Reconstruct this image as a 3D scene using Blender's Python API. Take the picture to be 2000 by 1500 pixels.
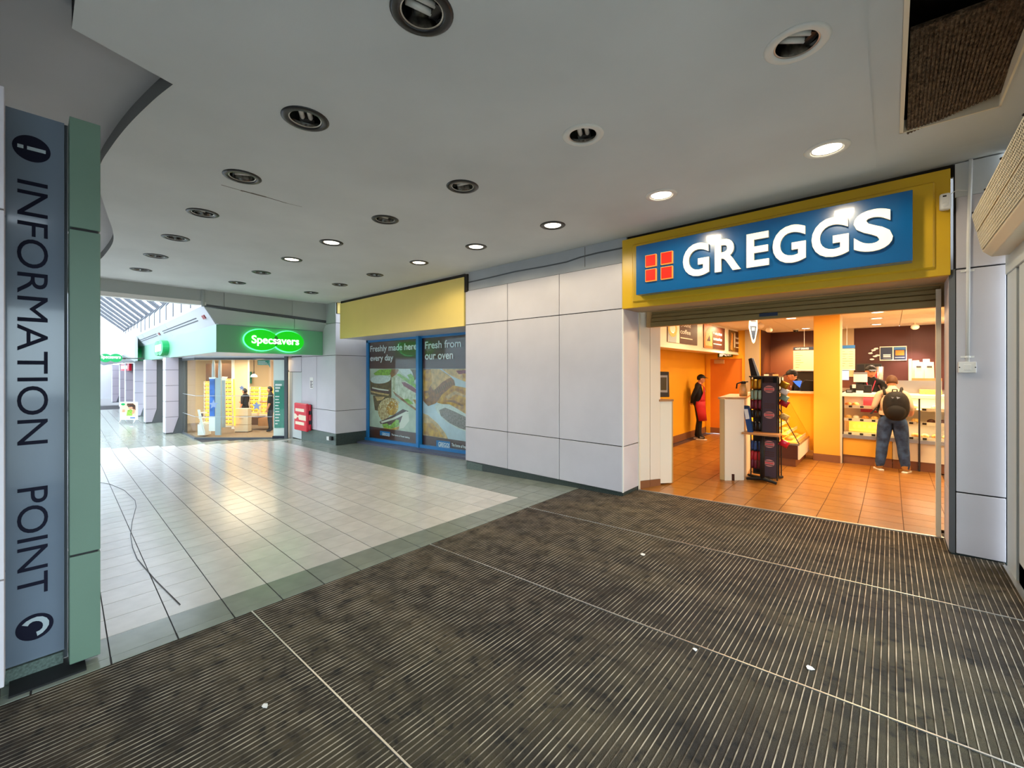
import bpy, bmesh, math, random
from mathutils import Vector, Matrix
random.seed(7)
sc = bpy.context.scene
for o in list(bpy.data.objects):
    bpy.data.objects.remove(o, do_unlink=True)
C = sc.collection
PI = math.pi

# ------------------------------------------------------------------ camera
FPX, EYE, HX, HY = 834.0, 1.75, 1000.0, 724.0
AZ = math.atan2(740.0, FPX)
FW = Vector((-math.sin(AZ), math.cos(AZ), 0)); RT = Vector((math.cos(AZ), math.sin(AZ), 0))
cam = bpy.data.cameras.new('camera'); cam_o = bpy.data.objects.new('camera', cam); C.objects.link(cam_o)
cam.sensor_width = 36.0; cam.sensor_fit = 'HORIZONTAL'
cam.lens = FPX / 2000.0 * 36.0
cam.shift_y = (HY - 750.0) / 2000.0
cam.clip_start = 0.02; cam.clip_end = 300
cam_o.location = (0, 0, EYE); cam_o.rotation_euler = (PI/2, 0, AZ)
sc.camera = cam_o

# ------------------------------------------------------------------ world, exposure
w = bpy.data.worlds.new('overcast_sky'); sc.world = w; w.use_nodes = True
bg = w.node_tree.nodes['Background']; bg.inputs[0].default_value = (0.77, 0.885, 1.0, 1); bg.inputs[1].default_value = 4.6
sc.view_settings.view_transform = 'Standard'; sc.view_settings.look = 'None'
sc.view_settings.gamma = 1.0; sc.view_settings.use_curve_mapping = False
sc.view_settings.exposure = 0.42

def lamp(name, kind, loc, power, color=(1, .8, .55), size=.15, rot=(0, 0, 0), spot=None, blend=.6, parent=None, sy=None):
    l = bpy.data.lights.new(name, kind); l.energy = power; l.color = color
    if kind == 'AREA':
        l.shape = 'DISK' if sy is None else 'RECTANGLE'; l.size = size
        if sy: l.size_y = sy
    else: l.shadow_soft_size = size
    if kind == 'SPOT': l.spot_size = spot; l.spot_blend = blend
    o = bpy.data.objects.new(name, l); C.objects.link(o); o.location = loc; o.rotation_euler = rot
    if parent: o.parent = parent; o.location = Vector(loc) - parent.location
    return o
WARM = (1.0, .72, .40)
# lamps of the bakery shop ceiling (their fittings are built further down)
SHOP_Z = 2.80
SHOP_LAMPS = [(-1.9, 8.0), (-.55, 8.0), (-2.7, 10.6), (-1.55, 11.6), (-.15, 8.9), (.55, 9.6), (-.1, 11.8), (.6, 12.3), (-3.3, 8.6)]
for i, (x, y) in enumerate(SHOP_LAMPS):
    lamp('shop_lamp', 'AREA', (x, y, SHOP_Z - .03), 28, WARM if y < 11.7 or x < -1 else (1, .74, .52), .2)
# lamps of the optician's ceiling
for x, y in [(-15.2, 5.2), (-17.0, 4.6), (-15.0, 7.0), (-17.5, 6.8), (-19.5, 4.6), (-20.0, 7.0)]:
    lamp('optician_lamp', 'AREA', (x, y, 2.12), 26, (1, .78, .52), 1.2)

# ------------------------------------------------------------------ geometry from sight lines
def ray(x, y): return FW + RT * ((x - HX) / FPX) + Vector((0, 0, (HY - y) / FPX))
EYEV = Vector((0, 0, EYE))
def onX(x, y, X): r = ray(x, y); return EYEV + r * (X / r.x)
def onY(x, y, Y): r = ray(x, y); return EYEV + r * (Y / r.y)
def onZ(x, y, Z=0.0): r = ray(x, y); return EYEV + r * ((Z - EYE) / r.z)
def fz(X):
    """height of the gently ramped mall floor"""
    if X > .9: return .035 * 3.7
    if X > -3.53: return .035 * (X + 2.8)
    if X > -15: return -.0255 + .0328 * (X + 3.53)
    return -.0255 + .0328 * (-15 + 3.53)
ZM = fz(-20)

# ------------------------------------------------------------------ materials
def lin(c):
    if isinstance(c, str): c = tuple(int(c[i:i+2], 16) / 255 for i in (0, 2, 4))
    return tuple(v / 12.92 if v <= .04045 else ((v + .055) / 1.055) ** 2.4 for v in c) + (1,)
def mat(name, col, rough=.5, metal=0., noise=None, bump=None, emit=0., spec=.5, coat=0., alt=None, rnd=0., ecol=None, trans=0.):
    m = bpy.data.materials.new(name); m.use_nodes = True
    nt = m.node_tree; N = nt.nodes; L = nt.links
    b = N['Principled BSDF']
    b.inputs['Base Color'].default_value = lin(col); b.inputs['Roughness'].default_value = rough
    b.inputs['Metallic'].default_value = metal; b.inputs['Specular IOR Level'].default_value = spec
    b.inputs['Coat Weight'].default_value = coat; b.inputs['Coat Roughness'].default_value = .05
    src = None
    tc = N.new('ShaderNodeTexCoord')
    if noise:
        n = N.new('ShaderNodeTexNoise'); n.inputs['Scale'].default_value = noise[0]; n.inputs['Detail'].default_value = 5
        L.new(tc.outputs['Object'], n.inputs['Vector'])
        cr = N.new('ShaderNodeValToRGB'); cr.color_ramp.elements[0].position = .35; cr.color_ramp.elements[1].position = .65
        c0 = lin(col); k = noise[1]
        cr.color_ramp.elements[0].color = tuple(v * (1 - k) for v in c0[:3]) + (1,)
        cr.color_ramp.elements[1].color = lin(alt) if alt else tuple(min(1, v * (1 + k)) for v in c0[:3]) + (1,)
        L.new(n.outputs['Fac'], cr.inputs['Fac']); src = cr.outputs['Color']
    if rnd:
        oi = N.new('ShaderNodeObjectInfo'); mr = N.new('ShaderNodeMapRange')
        mr.inputs['To Min'].default_value = 1 - rnd; mr.inputs['To Max'].default_value = 1 + rnd
        L.new(oi.outputs['Random'], mr.inputs['Value'])
        mx = N.new('ShaderNodeVectorMath'); mx.operation = 'SCALE'
        if src: L.new(src, mx.inputs[0])
        else: mx.inputs[0].default_value = lin(col)[:3]
        L.new(mr.outputs['Result'], mx.inputs['Scale']); src = mx.outputs['Vector']
    if src: L.new(src, b.inputs['Base Color'])
    if bump:
        n2 = N.new('ShaderNodeTexNoise'); n2.inputs['Scale'].default_value = bump[0]; n2.inputs['Detail'].default_value = 3
        L.new(tc.outputs['Object'], n2.inputs['Vector'])
        bp = N.new('ShaderNodeBump'); bp.inputs['Strength'].default_value = bump[1]; bp.inputs['Distance'].default_value = .01
        L.new(n2.outputs['Fac'], bp.inputs['Height']); L.new(bp.outputs['Normal'], b.inputs['Normal'])
    if emit:
        b.inputs['Emission Color'].default_value = lin(ecol or col); b.inputs['Emission Strength'].default_value = emit
    return m
def glass_mat(name, tint=(.93, .97, .96), refl=1.0):
    m = bpy.data.materials.new(name); m.use_nodes = True; nt = m.node_tree; N = nt.nodes; L = nt.links
    for n in list(N):
        if n.type != 'OUTPUT_MATERIAL': N.remove(n)
    out = [n for n in N if n.type == 'OUTPUT_MATERIAL'][0]
    t = N.new('ShaderNodeBsdfTransparent'); t.inputs[0].default_value = tint + (1,)
    g = N.new('ShaderNodeBsdfGlossy'); g.inputs['Roughness'].default_value = .01
    fr = N.new('ShaderNodeFresnel'); ge = N.new('ShaderNodeNewGeometry'); mr = N.new('ShaderNodeMapRange')   # the same reflection on both faces of a pane
    mr.inputs['To Min'].default_value = 1.4; mr.inputs['To Max'].default_value = 1 / 1.4
    L.new(ge.outputs['Backfacing'], mr.inputs['Value']); L.new(mr.outputs['Result'], fr.inputs['IOR'])
    mu = N.new('ShaderNodeMath'); mu.operation = 'MULTIPLY'; mu.inputs[1].default_value = refl; mu.use_clamp = True
    L.new(fr.outputs[0], mu.inputs[0])
    mx = N.new('ShaderNodeMixShader'); L.new(mu.outputs[0], mx.inputs[0]); L.new(t.outputs[0], mx.inputs[1]); L.new(g.outputs[0], mx.inputs[2])
    L.new(mx.outputs[0], out.inputs['Surface'])
    return m
M = {}
def mk(n, *a, **k): M[n] = mat(n, *a, **k); return M[n]
mk('panel', 'd0ccd2', .38, noise=(1.2, .05), bump=(60, .03)); mk('panel_warm', 'eee3d0', .45); mk('joint', '17161a', .7)
mk('ceil', 'd0d2d0', .85, noise=(.9, .05), bump=(90, .04)); mk('ceil_left', 'b2b0b0', .85, noise=(.9, .05)); mk('ceil_edge_shaded', '6d6e6c', .8)
mk('band', 'aeb2b6', .7, noise=(2, .05)); mk('bulk', 'b4bab7', .7, noise=(.8, .04)); mk('black', '0b0b0d', .6); mk('darkgap', '241c14', .8)
mk('tile_light', 'd2cfc9', .2, noise=(6, .05), rnd=.06, bump=(18, .05)); mk('tile_dark', '868d82', .2, noise=(6, .07), rnd=.08, bump=(18, .05)); mk('grout', '2e2e30', .8)
mk('terra', 'a06c30', .3, noise=(9, .10), rnd=.08, bump=(25, .06)); mk('terra_grout', '5d3b22', .8)
mk('carpet_strip', '564b43', .95, noise=(3.0, .5), alt='6a5f52', bump=(260, .9), rnd=.22); mk('scraper', 'a3988a', .5, metal=.25); mk('alu', 'c9c6bf', .35, metal=.8)
mk('matbase', '15120f', .9)
mk('granite', '5c6b64', .35, noise=(70, .35)); mk('granite_dark', '3a4440', .35, noise=(70, .35)); mk('plinth', '55566a', .4, noise=(90, .3))
mk('yellow', 'e6b823', .32, noise=(.7, .04)); mk('yellow2', 'f0d578', .38, noise=(.7, .04)); mk('blue', '0b62a4', .22, coat=.4); mk('blue_frame', '1e7fc4', .3)
mk('letter', 'fff1d6', .4, emit=.55, ecol='fff0cf'); mk('letter_side', 'cfc3a4', .4); mk('red_lit', 'ff2212', .35, emit=.35); mk('red_edge', 'ff9a3a', .4, emit=.5)
mk('green_col', '65806f', .5, noise=(1.5, .05), bump=(120, .03)); mk('info_glass', '6c7886', .15, coat=.5, noise=(.6, .12)); mk('navy', '0f1024', .7, spec=.2)
mk('soffit', 'bda987', .6); mk('shutter', '8f7a4c', .45, metal=.35); mk('cream', 'efe2c8', .5); mk('cream_dk', 'c8a56e', .55)
mk('shop_yellow', 'f7b41a', .6, noise=(.8, .03)); mk('shop_orange', 'e0801c', .55, noise=(1.2, .05)); mk('maroon', '46190b', .55, noise=(.9, .06)); mk('brown', '4b2417', .5)
mk('skirt', '8a5a3a', .4); mk('shop_ceil', 'eed9b8', .8); mk('column_y', 'eeb03a', .55, noise=(1, .04)); mk('white', 'f3f1ec', .45); mk('white_warm', 'f5ead4', .5)
mk('steel', 'b8b5ae', .3, metal=.8); mk('dark_steel', '4a4640', .35, metal=.7); mk('lamp_on', 'fff6e2', .5, emit=6, ecol='fff0d4'); mk('lamp_shop', 'fff3d8', .5, emit=6)
mk('reflector', '8d8d8a', .16, metal=1., noise=(30, .4)); mk('trim_white', 'e2dfd6', .35); mk('trim_dark', '1e1d1e', .35); mk('bulb_off', 'd9d5cd', .25)
mk('woven', '6a5744', .95, noise=(38, .6), bump=(120, 1.0)); mk('grille_cream', 'e3d6b8', .5); mk('door_white', 'c9d0cf', .4); mk('gasket', '1d1738', .5)
mk('mint', '7db097', .35, noise=(.6, .02)); mk('spec_green', '74b68c', .5); mk('spec_lit', '14d21e', .4, emit=.5, ecol='06d011'); mk('spec_over', '0b8d2c', .4, emit=.12); mk('spec_txt', 'ffffff', .4, emit=1.0)
mk('spec_disc', '17a35a', .35, emit=.1); mk('mall_white', 'd2d7dc', .5); mk('mall_pillar', 'b7b1be', .4); mk('pillar_dark', '565b60', .5); mk('rafter', '55585e', .5)
mk('canopy', 'c9ccd2', .5); mk('slot', '4a4b50', .6); mk('red_box', 'e21336', .3, coat=.3); mk('box_navy', '1b2233', .4); mk('teal', '2b8f78', .5); mk('teal_dk', '1f7a66', .5)
mk('brown_wall', '6b4a30', .6); mk('beige', 'e6cda6', .6); mk('op_carpet', '8a745c', .95, noise=(60, .3)); mk('glow_shelf', 'ffc955', .5, emit=.9, ecol='ffb640'); mk('wood', 'b98350', .45, noise=(4, .15))
mk('decal_blue', '8aa0c4', .5); mk('poster_blue', '3f70c4', .5, noise=(3, .4)); mk('grey_panel', 'aab6bb', .5)
mk('skin', 'd99a74', .5); mk('hair', '55341f', .7); mk('black_cloth', '14131a', .8, noise=(8, .3)); mk('apron', 'b8141c', .7, noise=(5, .1)); mk('jeans', '27406c', .85, noise=(9, .35), alt='3f5f92'); mk('tee', 'ddc1a6', .85, noise=(5, .06))
mk('sole', 'f0ece4', .5); mk('shoe_tan', 'b98a4a', .7); mk('pack', '0d0c10', .75, noise=(9, .3)); mk('lanyard', 'd83a5e', .5); mk('lips', 'a85a4a', .5)
mk('screen', '3e6fd8', .3, emit=1.0, ecol='3a6fe0'); mk('screen2', '9cc0f0', .3, emit=.6); mk('paper', 'f3e6b4', .6); mk('paper_w', 'f4f0ea', .6); mk('sign_navy', '1d2f4c', .5); mk('sign_blue', '2e6fae', .5)
mk('choc', '4b3a44', .45); mk('pink_oval', 'd9968c', .5); mk('foil_gold', 'b78a1e', .35, metal=.5); mk('foil_mint', '8fb2a4', .35); mk('foil_red', 'b01f2c', .35); mk('foil_wine', '6e1530', .35); mk('foil_blue', '22447e', .35); mk('foil_black', '17141a', .35)
mk('bread', 'd9923e', .6, noise=(30, .25)); mk('bread2', 'efc070', .6, noise=(40, .3)); mk('filling_red', 'c0121a', .5); mk('tag', 'efe6d2', .5); mk('tagink', '2a2420', .6)
mk('p_brown', '5a2f22', .3, coat=.5); mk('p_bg', 'c9d3bd', .3, coat=.5, noise=(3, .15)); mk('p_bg2', 'cfdfec', .3, coat=.5, noise=(3, .1)); mk('p_bun', 'cf9a4c', .3, coat=.5, noise=(14, .35), alt='f0d9a4'); mk('p_rye', '6d5424', .3, coat=.5, noise=(12, .4))
mk('p_crumb', 'dfe6e2', .3, coat=.5, noise=(18, .12)); mk('p_roll', 'cfd6a0', .3, coat=.5, noise=(9, .3), alt='f0efd8'); mk('p_meat', '5b3a35', .3, coat=.5, noise=(20, .4)); mk('p_leaf', '8dbb3c', .3, coat=.5, noise=(14, .4)); mk('p_cream', 'f1eedd', .3, coat=.5)
mk('p_pastry', 'd08a22', .3, coat=.5, noise=(7, .35), alt='f0b83c'); mk('p_crust', 'a06c34', .3, coat=.5, noise=(10, .35)); mk('p_mince', '8e8078', .3, coat=.5, noise=(26, .45)); mk('p_pale', 'd9b273', .3, coat=.5, noise=(9, .3)); mk('p_tomato', '8c3a3a', .3, coat=.5, noise=(18, .3))
mk('p_white', 'ffffff', .3, coat=.5); mk('sesame', 'f2e3bd', .4); mk('wire', '1b1b20', .5); mk('stain', '5d5346', .9); mk('fries', 'e0b070', .5, noise=(16, .3))
M['glass'] = glass_mat('glass', refl=.45); M['glass_roof'] = glass_mat('glass_roof', (.97, .98, 1.0), .5); M['glass_case'] = glass_mat('glass_case', (.98, .97, .93), .5)

# mat strips: random worn dirt; olive tone paints in greenish light near the shop
def strip_material():
    m = M['carpet_strip']; nt = m.node_tree; N = nt.nodes; L = nt.links
    b = N['Principled BSDF']; src = b.inputs['Base Color'].links[0].from_socket
    g = N.new('ShaderNodeNewGeometry'); n = N.new('ShaderNodeTexNoise'); n.inputs['Scale'].default_value = .55; n.inputs['Detail'].default_value = 4
    L.new(g.outputs['Position'], n.inputs['Vector'])
    cr = N.new('ShaderNodeValToRGB'); e = cr.color_ramp.elements
    e[0].position = .40; e[0].color = lin('857a72'); e[1].position = .62; e[1].color = lin('b6b494')
    L.new(n.outputs['Fac'], cr.inputs['Fac'])
    mx = N.new('ShaderNodeMix'); mx.data_type = 'RGBA'; mx.blend_type = 'MULTIPLY'; mx.inputs['Factor'].default_value = 1
    sp = N.new('ShaderNodeTexNoise'); sp.inputs['Scale'].default_value = 14; L.new(g.outputs['Position'], sp.inputs['Vector'])
    c2 = N.new('ShaderNodeValToRGB'); c2.color_ramp.elements[0].position = .30; c2.color_ramp.elements[0].color = (.25, .25, .25, 1); c2.color_ramp.elements[1].position = .42; c2.color_ramp.elements[1].color = (1, 1, 1, 1)
    L.new(sp.outputs['Fac'], c2.inputs['Fac'])
    m2 = N.new('ShaderNodeMix'); m2.data_type = 'RGBA'; m2.blend_type = 'MULTIPLY'; m2.inputs['Factor'].default_value = 1
    L.new(src, mx.inputs['A']); L.new(cr.outputs['Color'], mx.inputs['B']); L.new(mx.outputs['Result'], m2.inputs['A']); L.new(c2.outputs['Color'], m2.inputs['B'])
    sc2 = N.new('ShaderNodeVectorMath'); sc2.operation = 'SCALE'; sc2.inputs['Scale'].default_value = 1.45
    L.new(m2.outputs['Result'], sc2.inputs[0]); L.new(sc2.outputs['Vector'], b.inputs['Base Color'])
strip_material()
def scraper_material():
    m = M['scraper']; nt = m.node_tree; N = nt.nodes; L = nt.links; b = N['Principled BSDF']
    g = N.new('ShaderNodeNewGeometry'); n = N.new('ShaderNodeTexNoise'); n.inputs['Scale'].default_value = 7; n.inputs['Detail'].default_value = 6
    L.new(g.outputs['Position'], n.inputs['Vector']); cr = N.new('ShaderNodeValToRGB'); e = cr.color_ramp.elements
    e[0].position = .36; e[0].color = lin('4a4238'); e[1].position = .66; e[1].color = lin('b5a793')
    L.new(n.outputs['Fac'], cr.inputs['Fac']); L.new(cr.outputs['Color'], b.inputs['Base Color'])
scraper_material()

# ------------------------------------------------------------------ mesh builder
class MB:
    def __init__(s, T=None): s.v = []; s.f = []; s.m = []; s.T = T
    def add(s, vs, fs, m=0):
        b = len(s.v)
        for p in vs:
            p = Vector(p); s.v.append(s.T @ p if s.T else p)
        for f in fs: s.f.append([b + i for i in f]); s.m.append(m)
        return s
    def hexa(s, p, m=0):
        return s.add(p, [(0, 3, 2, 1), (4, 5, 6, 7), (0, 1, 5, 4), (1, 2, 6, 5), (2, 3, 7, 6), (3, 0, 4, 7)], m)
    def box(s, x0, x1, y0, y1, z0, z1, m=0):
        x0, x1 = sorted((x0, x1)); y0, y1 = sorted((y0, y1)); z0, z1 = sorted((z0, z1))
        return s.hexa([(x0, y0, z0), (x1, y0, z0), (x1, y1, z0), (x0, y1, z0), (x0, y0, z1), (x1, y0, z1), (x1, y1, z1), (x0, y1, z1)], m)
    def quad(s, a, b, c, d, m=0): return s.add([a, b, c, d], [(0, 1, 2, 3)], m)
    def slab(s, pts, off, m=0):
        n = len(pts); pts = [Vector(p) for p in pts]; off = Vector(off)
        return s.add(pts + [p + off for p in pts], [tuple(range(n - 1, -1, -1)), tuple(range(n, 2 * n))] + [(i, (i + 1) % n, n + (i + 1) % n, n + i) for i in range(n)], m)
    def tube(s, path, r, n=8, m=0, cap=True):
        path = [Vector(p) for p in path]; k = len(path); vs = []
        rr = r if isinstance(r, (list, tuple)) else [r] * k
        up = None
        for i, p in enumerate(path):
            d = (path[min(i + 1, k - 1)] - path[max(i - 1, 0)]).normalized()
            if up is None: up = Vector((0, 0, 1)) if abs(d.z) < .9 else Vector((1, 0, 0))
            a = d.cross(up).normalized(); b2 = a.cross(d).normalized(); up = b2
            for j in range(n):
                t = 2 * PI * j / n; vs.append(p + (a * math.cos(t) + b2 * math.sin(t)) * rr[i])
        fs = [(i * n + j, i * n + (j + 1) % n, (i + 1) * n + (j + 1) % n, (i + 1) * n + j) for i in range(k - 1) for j in range(n)]
        if cap: fs += [tuple(range(n - 1, -1, -1)), tuple(range((k - 1) * n, k * n))]
        return s.add(vs, fs, m)
    def lathe(s, prof, c=(0, 0, 0), n=24, m=0, close=False):
        c = Vector(c); vs = [c + Vector((r * math.cos(2 * PI * j / n), r * math.sin(2 * PI * j / n), z)) for r, z in prof for j in range(n)]
        k = len(prof)
        fs = [(i * n + j, i * n + (j + 1) % n, (i + 1) * n + (j + 1) % n, (i + 1) * n + j) for i in range(k - 1) for j in range(n)]
        if close: fs += [tuple(range(n - 1, -1, -1)), tuple(range((k - 1) * n, k * n))]
        return s.add(vs, fs, m)
    def ell(s, c, r, nu=14, nv=9, m=0, fn=None):
        c = Vector(c); r = (r, r, r) if not isinstance(r, (tuple, list)) else r; vs = []
        for i in range(nv + 1):
            ph = PI * i / nv
            for j in range(nu):
                th = 2 * PI * j / nu
                p = Vector((math.sin(ph) * math.cos(th), math.sin(ph) * math.sin(th), math.cos(ph)))
                if fn: p = fn(p)
                vs.append(c + Vector((p.x * r[0], p.y * r[1], p.z * r[2])))
        fs = [(i * nu + j, (i + 1) * nu + j, (i + 1) * nu + (j + 1) % nu, i * nu + (j + 1) % nu) for i in range(nv) for j in range(nu)]
        return s.add(vs, fs, m)
def setp(o, kind=None, label=None, cat=None, group=None):
    if kind: o['kind'] = kind
    if label: o['label'] = label
    if cat: o['category'] = cat
    if group: o['group'] = group
    return o
def to_mesh(name, mb, mats, smooth=False):
    me = bpy.data.meshes.new(name)
    lo = Vector((1e9,) * 3); hi = -lo
    for p in mb.v:
        for i in range(3): lo[i] = min(lo[i], p[i]); hi[i] = max(hi[i], p[i])
    c = (lo + hi) / 2
    me.from_pydata([p - c for p in mb.v], [], mb.f)
    for m in (mats if isinstance(mats, (list, tuple)) else [mats]): me.materials.append(M[m] if isinstance(m, str) else m)
    if any(mb.m): me.polygons.foreach_set('material_index', mb.m)
    bm = bmesh.new(); bm.from_mesh(me); bmesh.ops.remove_doubles(bm, verts=bm.verts, dist=1e-6); bmesh.ops.recalc_face_normals(bm, faces=bm.faces); bm.to_mesh(me); bm.free()
    if smooth: me.polygons.foreach_set('use_smooth', [True] * len(me.polygons))
    return me, c
def world_loc(p):
    l = Vector((0, 0, 0))
    while p: l += p.location; p = p.parent
    return l
def obj(name, mb, mats, parent=None, bev=0, smooth=False, seg=2, **k):
    me, c = to_mesh(name, mb, mats, smooth)
    o = bpy.data.objects.new(name, me); C.objects.link(o)
    o.location = c - world_loc(parent); o.parent = parent
    if bev:
        b = o.modifiers.new('bevel', 'BEVEL'); b.width = bev; b.segments = seg; b.limit_method = 'ANGLE'
    return setp(o, **k)
def thing(name, loc, label, cat, group=None, kind=None):
    o = bpy.data.objects.new(name, None); C.objects.link(o); o.location = loc; o.empty_display_size = .1
    return setp(o, kind, label, cat, group)
def root(name, loc=(0, 0, 0)): return thing(name, loc, None, None, kind='structure')
def dup(o, loc, parent=None, **k):
    c = o.copy(); C.objects.link(c); c.location = loc; c.parent = parent
    for ch in list(o.children):
        dup(ch, ch.location, c)
    return setp(c, **k)
_txt = {}
def txt(name, s, o, u, v, wd, h, m, parent=None, depth=.002, bold=0., shear=0., align='L', **k):
    cu = bpy.data.curves.new('t', 'FONT'); cu.body = s; cu.size = 1; cu.offset = bold; cu.shear = shear; cu.resolution_u = 5
    t = bpy.data.objects.new('t', cu); C.objects.link(t); bpy.context.view_layer.update()
    dg = bpy.context.evaluated_depsgraph_get(); me = bpy.data.meshes.new_from_object(t.evaluated_get(dg))
    bpy.data.objects.remove(t); bpy.data.curves.remove(cu)
    xs = [p.co.x for p in me.vertices]; ys = [p.co.y for p in me.vertices]
    x0, x1, y0, y1 = min(xs), max(xs), min(ys), max(ys)
    sy = h / (y1 - y0); sx = wd / (x1 - x0) if wd else sy
    o, u, v = Vector(o), Vector(u).normalized(), Vector(v).normalized(); n = u.cross(v)
    mb = MB(); flat = [o + u * ((p.co.x - x0) * sx) + v * ((p.co.y - y0) * sy) for p in me.vertices]
    faces = [tuple(p.vertices) for p in me.polygons]; nv = len(flat)
    edge = {}
    for f in faces:
        for i in range(len(f)):
            a, b = f[i], f[(i + 1) % len(f)]
            edge[(a, b)] = 1
    side = [(a, b, nv + b, nv + a) for (a, b) in edge if (b, a) not in edge]
    mb.add(flat + [p + n * depth for p in flat], [tuple(nv + i for i in f) for f in faces], 0)
    b0 = 0; mb.f += [list(q) for q in side]; mb.m += [1 if isinstance(m, (list, tuple)) and len(m) > 1 else 0] * len(side)
    bpy.data.meshes.remove(me)
    return obj(name, mb, m, parent, **k)
UX, UY, UZ = Vector((1, 0, 0)), Vector((0, 1, 0)), Vector((0, 0, 1))
def disc_pts(c, u, v, ru, rv, n=28, a0=0, a1=2 * PI):
    c, u, v = Vector(c), Vector(u), Vector(v)
    full = abs(a1 - a0 - 2 * PI) < 1e-6
    return [c + u * (ru * math.cos(a0 + (a1 - a0) * i / (n if full else n - 1))) + v * (rv * math.sin(a0 + (a1 - a0) * i / (n if full else n - 1))) for i in range(n)]
ORD = ['first', 'second', 'third', 'fourth', 'fifth', 'sixth', 'seventh', 'eighth', 'ninth', 'tenth', 'eleventh', 'twelfth', 'thirteenth']

# ================================================================== FLOORS
floor = root('floor')
def tile_prism(mb, pts, th=.02, inset=.0035):
    c = sum(pts, Vector()) / 4
    q = [p + (c - p).normalized() * inset * 1.4 for p in pts]
    mb.slab([p - Vector((0, 0, th)) for p in q], (0, 0, th))
TX, TY, SHEAR = .303, .325, .04
def tile_y(k, X): return .325 * k + SHEAR * (-3.54 - X)
def shop_line_y(X): return 3.30 + .033 * (-15.5 - X)           # shopfront line along the mall
def is_dark(x, y):
    if x > -3.93: return True
    k = (y - SHEAR * (-3.54 - x)) / .325
    if k > 14 and x > -13.5: return True
    if x < -15.6 and y > shop_line_y(x) - .62: return True
    d = ((x + 15.5) * (-1.95) + (y - 3.3) * 1.2) / 2.29   # signed distance to the chamfered glass
    return x < -11.8 and d > -.42
tiles = []
xb = [-3.53, -3.625] + [-3.93 - TX * i for i in range(0, 95)]
for i in range(len(xb) - 1):
    x1, x0 = xb[i], xb[i + 1]
    for k in range(-16, 24):
        a, b, c_, d = [Vector((x, tile_y(kk, x), fz(x))) for x, kk in ((x0, k), (x1, k), (x1, k + 1), (x0, k + 1))]
        cx, cy = (x0 + x1) / 2, (a.y + c_.y) / 2
        ylim = 5.46 if cx > -6.05 else (6.1 if cx > -11.3 else 5.46)
        if cy > ylim + .1: continue
        if cx < -15.5 and cy > shop_line_y(cx) + .1: continue
        if -15.5 <= cx < -14.2 and (cy - 3.3) > (cx + 15.5) * 1.65 + .25: continue
        for p in (b, c_) if False else ():
            pass
        vis = 0
        dep = cx * FW.x + cy * FW.y
        if dep > .4:
            px = HX + FPX * (cx * RT.x + cy * RT.y) / dep
            py = HY + FPX * (EYE - fz(cx)) / dep
            if 185 < px < 1300 and py < 1350: vis = 1
        tiles.append((0 if vis else 1, cx * cx + cy * cy, [a, b, c_, d], is_dark(cx, cy)))
tiles.sort(key=lambda t: (t[0], t[1]))
far = {True: MB(), False: MB()}
for n, (vv, dd, pts, dk) in enumerate(tiles):
    if n < 298:
        mb = MB(); tile_prism(mb, pts); obj('tile', mb, 'tile_dark' if dk else 'tile_light', floor)
    else: tile_prism(far[dk], pts)
obj('far_light_tiling', far[False], 'tile_light', floor, kind='stuff')
obj('far_dark_tiling', far[True], 'tile_dark', floor, kind='stuff')
mb = MB()
xs = [.9, -3.53, -15, -36]
for x1, x0 in zip(xs, xs[1:]):
    mb.hexa([(x0, -6, fz(x0) - .2), (x1, -6, fz(x1) - .2), (x1, 6.2, fz(x1) - .2), (x0, 6.2, fz(x0) - .2),
             (x0, -6, fz(x0) - .0035), (x1, -6, fz(x1) - .0035 if x1 < 0 else fz(x1) - .03), (x1, 6.2, fz(x1) - .0035 if x1 < 0 else fz(x1) - .03), (x0, 6.2, fz(x0) - .0035 if x0 > -20 else fz(x0) - .0035)])
mb.v = [p if not (abs(p.x + 3.53) < 1e-6 and p.z > -.1) else Vector((p.x, p.y, fz(-3.53) - .03)) if False else p for p in mb.v]
obj('grout_bed', mb, 'grout', floor)

# bakery floor: terracotta tiles, ramped for the first metre
floor_shop = root('floor')
def shop_fz(x, y):
    t = min(1, max(0, (y - 5.95) / (7.0 - 5.95)))
    return fz(x) * (1 - t) + .05 * t
ts = .372
mb = MB(); gb = MB(); n = 0
ys = [5.95 + .35 * i for i in range(4)] + [7.0 + ts * i for i in range(1, 19)]
for j in range(len(ys) - 1):
    for i in range(-9, 4):
        x0, x1 = -.27 + ts * i, -.27 + ts * (i + 1)
        x0, x1 = max(x0, -3.8), min(x1, .62)
        if ys[j] < 6.3: x1 = min(x1, .385); x0 = max(x0, -2.76)
        if x1 - x0 < .03 or (ys[j] > 10.2 and x0 > -.9): continue
        pts = [Vector((x, y, shop_fz(x, y))) for x, y in ((x0, ys[j]), (x1, ys[j]), (x1, ys[j + 1]), (x0, ys[j + 1]))]
        t = MB(); tile_prism(t, pts, .015, .004); obj('tile', t, 'terra', floor_shop); n += 1
        gb.slab([p - Vector((0, 0, .012)) for p in pts], (0, 0, .009))
gb.box(-3.9, .7, 7.0, 13.7, -.2, .03)
obj('grout_bed', gb, 'terra_grout', floor_shop)
mb = MB(); mb.hexa([(-2.78, 5.925, fz(-2.78) - .02), (.39, 5.925, fz(.39) - .02), (.39, 5.955, fz(.39) - .02), (-2.78, 5.955, fz(-2.78) - .02),
                    (-2.78, 5.925, fz(-2.78) + .004), (.39, 5.925, fz(.39) + .004), (.39, 5.955, fz(.39) + .004), (-2.78, 5.955, fz(-2.78) + .004)])
obj('threshold_strip', mb, 'alu', floor_shop)

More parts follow.
